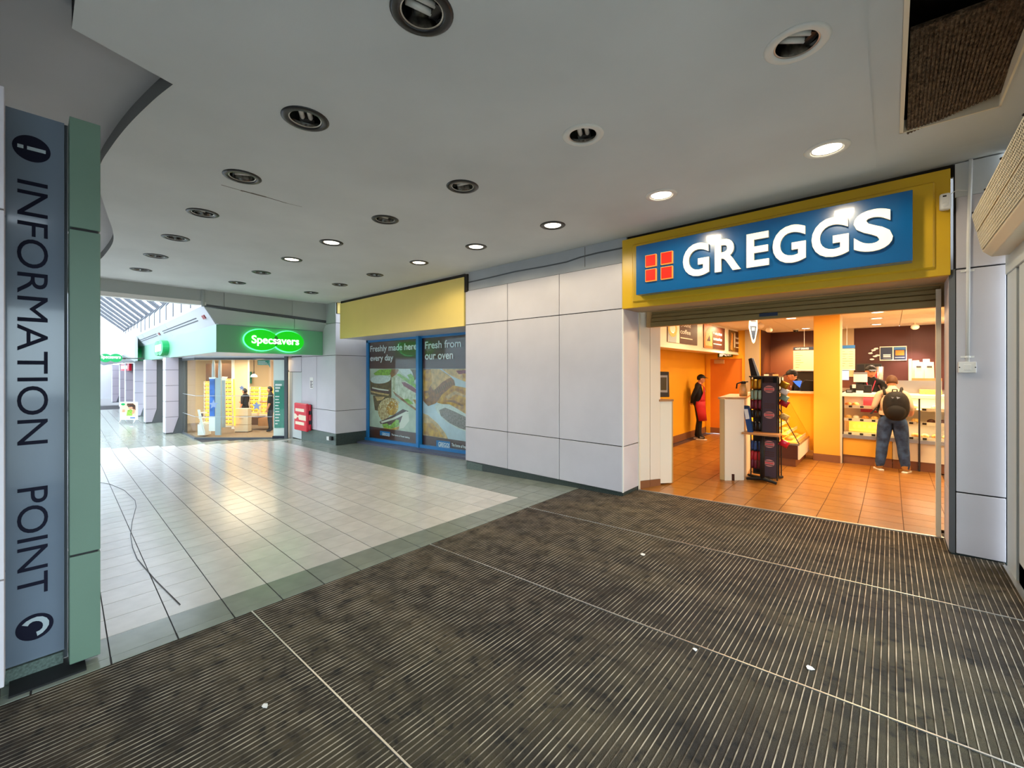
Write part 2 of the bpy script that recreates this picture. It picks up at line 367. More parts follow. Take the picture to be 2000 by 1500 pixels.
# ================================================================== ENTRANCE MATS
LEN, PITCH = 1.585, .033
def strip_mesh(x0, x1):
    t = MB()
    t.box(-.013, .013, -LEN / 2, LEN / 2, -.012, .0, 0)
    t.box(.0148, .0197, -LEN / 2, LEN / 2, -.012, .0025, 1)
    return to_mesh('tread_strip', t, ['carpet_strip', 'scraper'])
sm, smc = strip_mesh(0, 1)
MATS = [(-.50, 'wet brown ribbed entrance mat in the foreground, nearest the information pylon base'), (1.09, 'brown ribbed entrance mat between the two bright foreground seams'),
        (2.72, 'worn brown ribbed entrance mat, second back from the bakery threshold'), (4.30, 'greenish ribbed entrance mat running up to the bakery threshold')]
for y0, lb in MATS:
    L_ = {-.50: 1.588, 1.09: 1.628, 2.72: 1.578, 4.30: 1.622}[y0]
    t = thing('entrance_mat', (-1.4, y0 + .8, fz(-1.4)), lb, 'mat', 'ribbed entrance mats')
    x = -3.525; 
    while x < .73:
        o = bpy.data.objects.new('tread_strip', sm); C.objects.link(o); o.parent = t
        yc = y0 + (L_ - .011) / 2
        l_ = 1.180 if y0 > 4 and (x < -2.80 or x > .375) else L_
        o.location = Vector((x, y0 + (l_ - .011) / 2, fz(x) - .003)) + smc * 1 - Vector(t.location); o.scale = (1, (l_ - .014) / LEN, 1)
        x += PITCH
    mb = MB()
    for xa_, xb_, ln_ in (((-3.53, .74, L_),) if y0 < 4 else ((-3.53, -2.8, 1.18), (-2.8, .38, L_), (.38, .74, 1.18))):
        mb.hexa([(xa_, y0, fz(xa_) - .03), (xb_, y0, fz(xb_) - .03), (xb_, y0 + ln_, fz(xb_) - .03), (xa_, y0 + ln_, fz(xa_) - .03),
                 (xa_, y0, fz(xa_) - .014), (xb_, y0, fz(xb_) - .014), (xb_, y0 + ln_, fz(xb_) - .014), (xa_, y0 + ln_, fz(xa_) - .014)])
    obj('backing', mb, 'matbase', t)
    mb = MB(); yb = y0 + L_ - .01
    if y0 < 4: mb.hexa([(-3.53, yb, fz(-3.53) - .02), (.74, yb, fz(.74) - .02), (.74, yb + .009, fz(.74) - .02), (-3.53, yb + .009, fz(-3.53) - .02),
             (-3.53, yb, fz(-3.53) + .002), (.74, yb, fz(.74) + .002), (.74, yb + .009, fz(.74) + .002), (-3.53, yb + .009, fz(-3.53) + .002)])
    if y0 < 4: obj('edge_bar', mb, 'alu', t)
# litter on the mats
for (px, py, s, lb) in [(1255, 1087, .035, 'white scrap of paper on the mat in front of the bakery'), (1358, 1285, .02, 'tiny pale crumb beside the long foreground mat seam'), (1581, 1328, .03, 'grey folded scrap just behind the long foreground mat seam'), (518, 1377, .022, 'small pale flake left of the short foreground mat seam')]:
    p = onZ(px, py, .02); p.z = fz(p.x) + .0015
    mb = MB(); r = random.Random(px)
    pts = [p + Vector((math.cos(a) * s * r.uniform(.5, 1), math.sin(a) * s * r.uniform(.4, .8), 0)) for a in [i * PI / 3 for i in range(6)]]
    mb.slab(pts, (0, 0, .003)); obj('litter_scrap', mb, 'white', label=lb, cat='litter')
# loose cable lying on the tiles
pts = [(196, 943), (215, 946), (243, 958), (264, 978), (266, 990), (258, 1020), (255, 1045), (259, 1070), (268, 1092), (285, 1112), (305, 1135), (330, 1160), (352, 1182)]
path = []
for q in pts:
    p = onZ(q[0], q[1], -.06)
    for _ in range(4): p = onZ(q[0], q[1], fz(p.x))
    p.z = fz(p.x) + .005; path.append(p)
mb = MB(); mb.tube(path, .0032, 6); obj('loose_cable', mb, 'wire', smooth=True, label='thin black cable snaking over the pale floor tiles beside the green pylon', cat='cable')

# ================================================================== CEILING
ZC = 3.60
ceiling = root('ceiling')
LX = [-.40 - 1.41 * i for i in range(8)]; LY = [1.34, 2.88, 4.41]
XE = [-.10] + [(LX[i] + LX[i + 1]) / 2 for i in range(7)] + [-11.85]
YE = [1.0, 2.11, 3.645, 5.13]
HOLE = .145
LIGHTS = [(i, j) for j in range(3) for i in range(8) if not (j == 0 and i == 0)]
mb = MB()
def cell(mb, x0, x1, y0, y1, hole=None):
    if not hole:
        mb.quad((x0, y0, ZC), (x1, y0, ZC), (x1, y1, ZC), (x0, y1, ZC)); return
    cx, cy = hole; n = 32; inn, outp = [], []
    for k in range(n):
        a = 2 * PI * k / n; c, s = math.cos(a), math.sin(a)
        inn.append((cx + c * HOLE, cy + s * HOLE, ZC))
        t = min((x1 - cx) / c if c > 1e-9 else 1e9, (x0 - cx) / c if c < -1e-9 else 1e9, (y1 - cy) / s if s > 1e-9 else 1e9, (y0 - cy) / s if s < -1e-9 else 1e9)
        outp.append((cx + c * t, cy + s * t, ZC))
    mb.add(inn + outp, [(k, (k + 1) % n, n + (k + 1) % n, n + k) for k in range(n)])
    for X_, Y_ in ((x0, y0), (x1, y0), (x1, y1), (x0, y1)):     # fill the four corners
        ang = math.atan2(Y_ - cy, X_ - cx) % (2 * PI); k = int(ang / (2 * PI) * n) % n
        mb.add([(X_, Y_, ZC), outp[k], outp[(k + 1) % n]], [(0, 1, 2)])
for j in range(3):
    for i in range(8):
        cell(mb, XE[i + 1], XE[i], YE[j], YE[j + 1], (LX[i], LY[j]) if (i, j) in LIGHTS else None)
# edge towards the raised left-hand ceiling: straight, stepped, then a sweeping curve
curve = [(-3.31, .147), (-3.47, .61), (-3.77, .557), (-4.3, .487), (-4.86, .438), (-5.36, .415), (-5.96, .455), (-6.97, .606), (-7.7, .72), (-8.41, .786), (-9.36, .784), (-10.12, .753), (-11.0, .70), (-11.85, .62)]
def smooth_curve(ps, n=6):
    out = []
    for i in range(len(ps) - 1):
        p0, p1, p2, p3 = ps[max(i - 1, 0)], ps[i], ps[i + 1], ps[min(i + 2, len(ps) - 1)]
        for k in range(n):
            t = k / n
            out.append(tuple(.5 * (2 * b + (c - a) * t + (2 * a - 5 * b + 4 * c - d) * t * t + (3 * b - a - 3 * c + d) * t ** 3) for a, b, c, d in zip(p0, p1, p2, p3)))
    return out + [ps[-1]]
cv = [curve[0]] + smooth_curve(curve[1:])
for a, b in zip(cv, cv[1:]):
    mb.quad((a[0], a[1], ZC), (a[0], 1.0, ZC), (b[0], 1.0, ZC), (b[0], b[1], ZC))
mb.quad((-3.31, .147, ZC), (-.10, .136, ZC), (-.10, 1.0, ZC), (-3.31, 1.0, ZC))
mb.quad((-11.85, 5.13, ZC + .012), (.73, 5.13, ZC + .012), (.73, 5.7, ZC + .012), (-11.85, 5.7, ZC + .012))
mb.quad((-11.85, 5.13, ZC), (-.1, 5.13, ZC), (-.1, 5.13, ZC + .012), (-11.85, 5.13, ZC + .012))
obj('ceiling_board', mb, 'ceil', ceiling)
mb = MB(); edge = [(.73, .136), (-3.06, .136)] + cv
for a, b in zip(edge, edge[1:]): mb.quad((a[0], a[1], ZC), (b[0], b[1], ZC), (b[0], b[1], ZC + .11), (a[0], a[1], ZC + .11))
obj('ceiling_step', mb, 'ceil_edge_shaded', ceiling)  # darker grey than the ceiling: the step's shade is put into its colour
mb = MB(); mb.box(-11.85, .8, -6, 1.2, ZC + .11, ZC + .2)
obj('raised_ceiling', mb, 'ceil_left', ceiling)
# strip beside the doors with an open access hatch
mb = MB(); ZH = ZC + .006
hx0, hx1, hy0, hy1 = .05, .575, 2.2, 4.5
for q in ((-.115, hx0, .136, 5.13), (hx1, .76, .136, 5.13), (hx0, hx1, .136, hy0), (hx0, hx1, hy1, 5.13)):
    mb.quad((q[0], q[2], ZH), (q[1], q[2], ZH), (q[1], q[3], ZH), (q[0], q[3], ZH))
obj('ceiling_strip', mb, 'ceil', ceiling)
mb = MB(); mb.quad((-11.9, .1, ZC + .9), (1, .1, ZC + .9), (1, 6, ZC + .9), (-11.9, 6, ZC + .9)); obj('roof_void', mb, 'black', ceiling)
ht = thing('ceiling_hatch', ((hx0 + hx1) / 2, (hy0 + hy1) / 2, ZC), 'open access hatch in the ceiling with brown ribbed board hanging inside', 'hatch')
mb = MB()
for q in ((hx0 - .0, hx0 + .022, hy0, hy1), (hx1 - .012, hx1, hy0, hy1), (hx0, hx1, hy0, hy0 + .02), (hx0, hx1, hy1 - .012, hy1)): mb.box(q[0], q[1], q[2], q[3], ZC - .004, ZC + .09)
obj('frame', mb, 'cream', ht)
mb = MB(); mb.box(hx0 - .02, hx1 + .02, hy0 - .02, hy1 + .05, ZC + .55, ZC + .57)
for q in ((hx0 - .02, hx0, hy0, hy1), (hx1, hx1 + .02, hy0, hy1), (hx0, hx1, hy0 - .02, hy0), (hx0, hx1, hy1, hy1 + .02)): mb.box(q[0], q[1], q[2], q[3], ZC + .092, ZC + .56)
obj('shaft_lining', mb, 'black', ht)
a, b, c_, d = onZ(1771, 262, ZC - .003), onZ(1778, 60, ZC + .17), onZ(2060, -40, ZC + .17), onZ(1962, 178, ZC + .05)
mb = MB(); up = Vector((0, .0, .02)); N_ = 26
mb.slab([a, b, c_, d], up)
for k in range(N_):                                     # raised cords of the ribbed board
    t0 = (k + .2) / N_; t1 = (k + .75) / N_
    q = [a.lerp(d, t0), b.lerp(c_, t0), b.lerp(c_, t1), a.lerp(d, t1)]
    mb.slab(q, (0, 0, -.006))
obj('ribbed_board', mb, 'woven', ht)
# crack and patched plaster on the ceiling
mb = MB(); pk = [(432, 361), (470, 372), (490, 377), (520, 385), (560, 397), (590, 404)]
for (a, b), wd in zip(zip(pk, pk[1:]), (.006, .014, .016, .008, .004)):
    p, q = onZ(*a, ZC - .0012), onZ(*b, ZC - .0012); n = (q - p).cross(UZ).normalized() * wd
    mb.quad(p - n, p + n, q + n * .8, q - n * .8)
obj('plaster_crack', mb, 'stain', ceiling)

# ---- recessed downlights
def downlight(i, j):
    lit = (j == 2 and i <= 4) or (j == 1 and i in (4, 5))
    x, y = LX[i], LY[j]
    row = ['row along the raised ceiling edge', 'middle row', 'row nearest the bakery front'][j]
    n = i if j else i - 1
    white = (j == 1 and i <= 1) or (j == 2 and i <= 1)
    return lit, x, y, f"{'lit warm' if lit else 'unlit'} round ceiling downlight, {ORD[n]} from door end, {row}", white
base = {}
def make_light(kind):
    lit, white = kind
    t = thing('downlight', (0, 0, ZC), None, 'downlight')
    mb = MB(); mb.lathe([(.110, -.002), (.118, -.012), (.150, -.010), (.162, -.001), (.158, .006), (.112, .006), (.110, -.002)], n=36, c=(0, 0, ZC)); obj('trim_ring', mb, 'trim_white' if white else 'trim_dark', t, smooth=True)
    mb = MB(); mb.lathe([(.112, .0), (.108, .03), (.095, .085), (.070, .12), (.02, .135), (.0001, .135)], n=36, c=(0, 0, ZC)); obj('reflector', mb, 'reflector', t, smooth=True)
    mb = MB(); mb.lathe([(.103, .001), (.112, -.004), (.112, .003)], n=36, c=(0, 0, ZC)); obj('inner_ring', mb, 'alu', t, smooth=True)
    if lit:
        mb = MB(); mb.lathe([(.0001, -.001), (.06, -.004), (.104, .001)], n=28, c=(0, 0, ZC)); obj('lit_diffuser', mb, 'lamp_on', t)
    else:
        for s in (-1, 1):
            mb = MB(); mb.tube([(-.075, s * .028, ZC + .045), (.06, s * .028, ZC + .045)], .018, 10); obj('lamp_tube', mb, 'bulb_off', t, smooth=True)
        mb = MB(); mb.box(.055, .10, -.05, .05, ZC + .03, ZC + .075); obj('lamp_holder', mb, 'trim_dark', t)
    return t
for (i, j) in LIGHTS:
    lit, x, y, lb, white = downlight(i, j)
    if (lit, white) not in base:
        o = base[(lit, white)] = make_light((lit, white)); o.location = (x, y, ZC)
        setp(o, label=lb, group='recessed mall downlights')
    else: o = dup(base[(lit, white)], (x, y, ZC), label=lb, group='recessed mall downlights')
    o.rotation_euler.z = (i * 1.3 + j * .7) % 3
    if lit:
        l = lamp('downlight_beam', 'SPOT', (x, y, ZC - .03), 42, (1, .84, .58), .09, spot=math.radians(168), blend=.35)

# ================================================================== FACADE OF THE BAKERY (plane y = 5.48)
YF = 5.48
wall_f = root('wall_back')
def panel_grid(parent, cols, rows, front, axis, m='panel', th=.025, gap=.006, sign=1):
    for a0, a1 in cols:
        for z0, z1 in rows:
            mb = MB()
            if axis == 'y': mb.box(a0 + gap, a1 - gap, front, front + th * sign, z0 + gap, z1 - gap)
            else: mb.box(front, front + th * sign, a0 + gap, a1 - gap, z0 + gap, z1 - gap)
            obj('panel', mb, m, parent, bev=.003, seg=1)
R3 = [(.045, .688), (.688, 2.617), (2.617, 3.262)]
panel_grid(wall_f, [(-6.046, -4.969), (-4.969, -3.878), (-3.878, -2.80)], R3, YF, 'y')
panel_grid(wall_f, [(5.49, 5.965)], R3[:2], -2.79, 'x', sign=-1)
mb = MB(); mb.box(-2.806, -2.790, YF - .003, YF + .02, .045, 2.617); obj('corner_trim', mb, 'white', wall_f)
mb = MB(); mb.box(-6.03, -2.82, YF + .026, 5.97, -.0, 3.265); obj('wall_core', mb, 'joint', wall_f)
mb = MB(); mb.hexa([(-6.0, YF + .015, fz(-6) - .02), (-2.80, YF + .015, fz(-2.8) - .02), (-2.80, 5.95, fz(-2.8) - .02), (-6.0, 5.95, fz(-6) - .02), (-6.0, YF + .015, .043), (-2.80, YF + .015, .043), (-2.80, 5.95, .043), (-6.0, 5.95, .043)])
obj('granite_base', mb, 'granite_dark', wall_f)
mb = MB(); mb.hexa([(-6.02, YF + .006, fz(-6) - .02), (-5.6, YF + .006, fz(-5.6) - .02), (-5.6, YF + .03, fz(-5.6) - .02), (-6.02, YF + .03, fz(-6) - .02), (-6.02, YF + .006, .038), (-5.6, YF + .006, .02), (-5.6, YF + .03, .02), (-6.02, YF + .03, .038)])
obj('base_slab', mb, 'granite', wall_f)
mb = MB(); mb.box(-5.98, -2.75, YF + .02, YF + .1, 3.265, ZC + .01); obj('upper_band', mb, 'band', wall_f)
mb = MB(); pl = [(-5.97, 3.42), (-5.3, 3.43), (-4.8, 3.445), (-4.2, 3.43), (-3.75, 3.43), (-3.5, 3.46), (-3.2, 3.47), (-2.8, 3.468)]
mb.tube([(x, YF + .02, z) for x, z in pl], .012, 6); obj('sealant_line', mb, 'pillar_dark', wall_f)
mb = MB(); mb.box(-3.422, -3.418, YF + .016, YF + .02, 3.3, ZC); obj('band_seam', mb, 'stain', wall_f)
mb = MB(); mb.box(-6.06, -5.98, YF - .01, YF + .06, 3.24, 3.58); obj('channel_end', mb, 'darkgap', wall_f)

# yellow fascia with the lit sign
fs = thing('shop_fascia', (-1.2, YF, 3.1), 'deep yellow fascia board framing the blue bakery sign over the doorway', 'fascia')
mb = MB(); mb.box(-2.80, .40, YF - .012, YF + .05, 2.61, 3.565); obj('fascia_board', mb, 'yellow', fs, bev=.004)
mb = MB(); mb.box(-2.80, .40, YF + .05, 6.02, 2.612, 2.64); obj('soffit', mb, 'soffit', root('trim_3'))
mb = MB(); mb.box(-2.8, .42, YF + .05, YF + .09, 3.5, 3.62); obj('shadow_gap', mb, 'darkgap', wall_f)
mb = MB(); mb.box(-2.64, .30, YF - .04, YF - .012, 2.68, 3.47); obj('backing_panel', mb, 'yellow', fs, bev=.03, seg=1)
sg = thing('shop_sign', (-1.18, 5.3, 3.08), 'blue box sign with glowing cream letters GREGGS and four red squares', 'sign')
mb = MB(); mb.box(-2.515, .148, 5.30, YF - .04, 2.75, 3.39); obj('sign_box', mb, 'blue', sg, bev=.004)
YL = 5.30
for ch, (xa, xb_), bz, tz in zip('GREGGS', ((1334, 1385), (1396, 1447), (1458, 1502), (1509, 1574), (1585, 1658), (1667, 1744)), (0, 0, 0, 0, 0, 0), (0,) * 6):
    p0 = onY(xa, 500, YL - .03); p1 = onY(xb_, 500, YL - .03)
    e = .012 if ch in 'GS' else 0
    txt('letter', ch, (p0.x, YL - .001, 2.889 - e), UX, UZ, p1.x - p0.x, .37 + 2 * e, ['letter', 'letter_side'], sg, depth=.032, bold=.028)
for xa, xb_ in ((-2.374, -2.232), (-2.170, -2.023)):
    for z0, z1 in ((2.898, 3.052), (3.085, 3.236)):
        mb = MB(); mb.box(xa, xb_, YL - .03, YL, z0, z1); o = obj('red_square', mb, 'red_edge', sg)
        mb = MB(); mb.box(xa + .007, xb_ - .007, YL - .033, YL - .0302, z0 + .007, z1 - .007); obj('red_face', mb, 'red_lit', o)

# roller shutter, rolled up
sh = thing('roller_shutter', (-1.1, 6.0, 2.5), 'rolled-up brass coloured roller shutter across the bakery doorway head', 'shutter')
for k, (z0, z1, yy) in enumerate(((2.385, 2.455, 5.985), (2.460, 2.515, 6.0), (2.520, 2.565, 6.015), (2.568, 2.606, 6.03))):
    mb = MB(); mb.box(-2.62, .37, yy, yy + .03, z0, z1); obj('slat', mb, 'shutter', sh, bev=.008)
mb = MB(); mb.box(.335, .372, 5.97, 6.05, fz(.35), 2.56); obj('guide_rail', mb, 'cream', sh)
mb = MB(); p0, p1 = onY(1483, 617, 5.982), onY(1519, 613, 5.982); mb.box(p0.x, p1.x, 5.978, 5.985, p0.z - .012, p0.z + .03); obj('maker_plate', mb, 'sign_navy', sh)

# left jamb of the doorway
jb = root('wall_left'); 
for a, b in (((-2.775, 5.98), (-2.69, 6.14)), ((-2.69, 6.145), (-2.60, 6.31))):
    mb = MB(); d = Vector((b[0] - a[0], b[1] - a[1], 0)).normalized(); n = Vector((-d.y, d.x, 0)) * .05
    q = [Vector((a[0], a[1], .12)), Vector((b[0], b[1], .12)) - d * .006]; mb.slab([q[0], q[1], q[1] + n, q[0] + n], (0, 0, 2.62 - .12)); obj('panel', mb, 'panel_warm', jb)
    mb = MB(); q = [Vector((a[0], a[1], -.02)), Vector((b[0], b[1], -.02))]; mb.slab([q[0], q[1], q[1] + n, q[0] + n], (0, 0, .135)); obj('skirting', mb, 'skirt', jb)
mb = MB(); mb.box(-2.792, -2.772, 5.955, 5.99, 0, 2.62); obj('edge_strip', mb, 'cream', jb)
# right-hand pillar
pr = root('wall_right')
R4 = [(.118, .668), (.668, 2.655), (2.655, 3.30)]
panel_grid(pr, [(.43, .735)], R4, YF, 'y'); panel_grid(pr, [(YF + .03, 5.96)], R4[:2], .392, 'x', m='panel', sign=1)
mb = MB(); mb.slab([(.392, YF + .03, .118), (.43, YF, .118), (.43, YF + .02, .118), (.40, YF + .05, .118)], (0, 0, 2.54)); obj('corner_strip', mb, 'pillar_dark', pr)
mb = MB(); mb.box(.42, .80, YF + .027, 6.1, -.02, ZC); obj('pillar_core', mb, 'joint', pr)
mb = MB(); mb.box(.405, .74, YF + .012, YF + .1, .05, .116); obj('granite_base', mb, 'granite_dark', pr)
mb = MB(); mb.box(.43, .735, YF + .015, YF + .05, 3.30, ZC); obj('upper_band', mb, 'ceil', pr)
# conduit, switch, detector
cd = thing('conduit_pipe', (.51, YF, 2.5), 'white plastic conduit pipe running down the right-hand pillar', 'pipe')
px = onY(1890, 600, YF - .02).x
mb = MB(); mb.tube([(px + .02, YF - .016, ZC), (px + .005, YF - .016, 2.9), (px, YF - .016, onY(1888, 707, YF - .016).z)], .013, 10); obj('pipe', mb, 'white', cd, smooth=True)
for zz in (onY(1890, 529, YF).z, onY(1888, 697, YF).z):
    mb = MB(); mb.box(px - .042, px + .042, YF - .006, YF, zz - .008, zz + .008); mb.lathe([(.017, -.008), (.017, .008)], c=(px, YF - .016, zz), n=14); obj('saddle_clip', mb, 'white', cd)
sw = thing('wall_switch', (px, YF, 1.78), 'square white wall switch at the foot of the conduit', 'switch')
p0, p1 = onY(1872, 707, YF - .03), onY(1907, 728, YF - .03)
mb = MB(); mb.box(p0.x, p1.x, YF - .035, YF, p1.z, p0.z); obj('box', mb, 'white', sw, bev=.004)
c0 = (p0 + p1) / 2
mb = MB(); mb.box(c0.x - .022, c0.x + .022, YF - .042, YF - .035, c0.z - .025, c0.z + .025); obj('rocker', mb, 'white', sw, bev=.003)
for s in (-1, 1):
    mb = MB(); mb.ell((c0.x + s * .048, YF - .036, c0.z), .005, 8, 5); obj('screw', mb, 'black', sw)
dt = thing('motion_detector', (.34, YF - .02, 3.25), 'small white motion detector at the top right of the yellow fascia', 'detector')
p0, p1 = onY(1835, 379, YF - .07), onY(1858, 407, YF - .07)
mb = MB(); mb.box(p0.x, p1.x, YF - .075, YF - .012, p1.z, p0.z); obj('housing', mb, 'white', dt, bev=.018, seg=3)
mb = MB(); mb.box(p0.x + .02, p1.x - .03, YF - .078, YF - .074, p0.z - .035, p0.z - .022); obj('lens_slot', mb, 'black', dt)
mb = MB(); mb.ell(((p0.x + p1.x) / 2, YF - .072, p1.z + .045), (.022, .012, .022), 12, 8); obj('lens', mb, 'white', dt, smooth=True)
mb = MB(); mb.tube([(p1.x - .01, YF - .03, p0.z - .01), (p1.x + .04, YF - .02, p0.z + .02), (px, YF - .01, p0.z + .0)], .003, 6); obj('lead', mb, 'white', dt)

# glass doors on the right
dr = root('door_1')
mb = MB(); mb.box(.725, .79, 5.07, 5.40, .12, 2.62); obj('frame_post', mb, 'door_white', dr, bev=.004)
mb = MB(); mb.box(.745, .78, 4.98, 5.07, .12, 2.62); obj('gasket', mb, 'gasket', dr)
mb = MB(); mb.box(.728, .78, 4.75, 4.98, .14, 2.55); obj('door_stile', mb, 'door_white', dr, bev=.004)
mb = MB(); mb.box(.728, .78, -2, 4.98, .14, .30); obj('bottom_rail', mb, 'door_white', dr, bev=.004)
mb = MB(); mb.box(.70, .80, -2.2, 5.40, .02, .125); obj('sill_track', mb, 'alu', dr)
mb = MB(); mb.box(.715, .80, -2.2, 5.40, 2.55, 2.72); obj('head_rail', mb, 'door_white', dr, bev=.004)
mb = MB(); mb.box(.75, .756, -1.9, 4.75, .3, 2.55); obj('pane', mb, 'glass', dr)
for y in (1.9, 3.4):
    mb = MB(); mb.box(.73, .78, y - .05, y + .05, .3, 2.55); obj('stile', mb, 'door_white', dr, bev=.004)
mb = MB(); mb.box(.735, .80, -2.2, 5.45, 2.72, ZC + .012); obj('wall_over_doors', mb, 'ceil', dr)
# air curtain
ac = thing('air_curtain', (.55, 4.4, 2.95), 'cream air curtain heater with perforated grilles above the right-hand doors', 'heater')
A, B_ = onY(1898, 420, 5.25), onY(1919, 492, 5.25)
yn = 2.6
A2, B2 = Vector((A.x, yn, A.z - .0)), Vector((B_.x, yn, B_.z - .0))
mb = MB(); prof = [A, B_, B_ + Vector((.05, 0, -.05)), B_ + Vector((.20, 0, -.05)), A + Vector((.24, 0, .06)), A + Vector((.10, 0, .06))]
mb.slab(prof, (0, yn - 5.25, 0)); obj('casing', mb, 'grille_cream', ac, bev=.006)
n_ = (B_ - A).cross(UY).normalized(); n_ = n_ if n_.x < 0 else -n_
def acp(s, y, off=0.): p = A.lerp(B_, s); return Vector((p.x, y, p.z)) + n_ * off
for s0, s1 in ((.06, .47), (.54, .95)):
    mb = MB(); mb.quad(acp(s0, 5.21, .002), acp(s1, 5.21, .002), acp(s1, yn + .1, .002), acp(s0, yn + .1, .002)); obj('dark_backing', mb, 'darkgap', ac)
    mb = MB(); ny = 84; nz = 6
    for k in range(nz + 1):
        s = s0 + (s1 - s0) * k / nz; mb.slab([acp(s - .010, 5.21, .003), acp(s + .010, 5.21, .003), acp(s + .010, yn + .1, .003), acp(s - .010, yn + .1, .003)], n_ * .004)
    for k in range(ny + 1):
        y = 5.21 + (yn + .1 - 5.21) * k / ny; mb.slab([acp(s0, y - .0055, .003), acp(s1, y - .0055, .003), acp(s1, y + .0055, .003), acp(s0, y + .0055, .003)], n_ * .004)
    obj('perforated_grille', mb, 'grille_cream', ac)
for k in range(4):
    mb = MB(); p = acp(.02, 5.15 - k * .6, .004); mb.ell(p, .008, 8, 5); obj('screw', mb, 'black', ac)

# ================================================================== POSTER WINDOW AND PIER LEFT OF THE PANELLED WALL
YW = 6.43
f2 = thing('shop_fascia', (-8.5, YF, 3.05), 'plain pale yellow fascia board above the food poster windows', 'fascia')
mb = MB(); mb.box(-10.98, -6.075, YF - .012, YF + .03, 2.60, 3.535); obj('fascia_board', mb, 'yellow2', f2, bev=.004)
mb = MB(); mb.box(-10.98, -6.075, YF + .03, YW + .03, 2.604, 2.64); obj('soffit', mb, 'panel', root('trim_4'))
mb = MB(); mb.box(-10.98, -6.07, YF + .01, YF + .04, 3.54, ZC - .002); obj('shadow_gap', mb, 'darkgap', root('trim_6'))
win = root('window_1')
WL, WR = onY(717.5, 700, YW).x, -6.05
wb = lambda X: fz(X) + .055
WT = onY(718, 665, YW).z
M1, M2 = onY(820, 700, YW).x, onY(826.5, 700, YW).x
mb = MB(); mb.box(WL, WL + .12, YW - .05, YW, wb(WL), WT); obj('frame_post', mb, 'blue_frame', win, bev=.004)
mb = MB(); mb.box(M1, M1 + .10, YW - .12, YW, wb(M1), WT); obj('mullion', mb, 'blue_frame', win, bev=.004)
mb = MB(); mb.box(WL, WR, YW - .05, YW, WT - .07, WT); obj('head_rail', mb, 'blue_frame', win, bev=.004)
mb = MB(); mb.hexa([(WL, YW - .09, wb(WL)), (WR, YW - .09, wb(WR)), (WR, YW, wb(WR)), (WL, YW, wb(WL)), (WL, YW - .09, wb(WL) + .07), (WR, YW - .09, wb(WR) + .07), (WR, YW, wb(WR) + .07), (WL, YW, wb(WL) + .07)])
obj('sill_rail', mb, 'blue_frame', win)
for a, b in ((WL + .12, M1), (M1 + .1, WR)):
    mb = MB(); mb.slab([(a, YW - .022, wb(a) + .07), (b, YW - .022, wb(b) + .07), (b, YW - .022, WT - .07), (a, YW - .022, WT - .07)], (0, .005, 0)); obj('pane', mb, 'glass', win)
mb = MB(); mb.hexa([(-11.23, 6.08, fz(-11.2) - .02), (-5.9, 6.08, fz(-5.9) - .02), (-5.9, YW, fz(-5.9) - .02), (-11.23, YW, fz(-11.2) - .02),
                    (-11.23, 6.08, fz(-11.2) + .05), (-5.9, 6.08, fz(-5.9) + .05), (-5.9, YW, fz(-5.9) + .055), (-11.23, YW, fz(-11.2) + .055)])
obj('granite_ledge', mb, 'plinth', win)
mb = MB(); mb.box(-11.6, -5.9, YW + .03, YW + .1, -.4, ZC); obj('backing_wall', mb, 'joint', win)
YP = YW + .004
def PW(cx, cy, lift=0.): p = onY(640 + cx / 7.143, 640 + cy / 7.143, YP); return p + Vector((0, -.00015 * lift, 0))
def prints(parent, shapes):
    for k, (m, pts) in enumerate(shapes):
        mb = MB(); n = len(pts); mb.add([PW(x, y, k + 1) for x, y in pts], [tuple(range(n))]); obj('print', mb, m, parent)
def ring(cx, cy, rx, ry, rot=0, n=22, a0=0, a1=360):
    r = math.radians(rot); out = []
    for i in range(n):
        t = math.radians(a0 + (a1 - a0) * i / (n if a1 - a0 == 360 else n - 1)); x, y = rx * math.cos(t), ry * math.sin(t)
        out.append((cx + x * math.cos(r) - y * math.sin(r), cy + x * math.sin(r) + y * math.cos(r)))
    return out
rr = random.Random(3)
seeds = [('sesame', ring(870 + 150 * math.cos(a) * q, 1110 + 105 * math.sin(a) * q - 30, 9, 6, rr.uniform(0, 90), 6)) for a, q in [(rr.uniform(0, 6.3), rr.uniform(.2, .95)) for _ in range(46)]]
s1 = thing('poster', ((WL + M1) / 2, YP, 1.2), 'window poster reading Freshly made here, every day, with burger and sandwiches', 'poster')
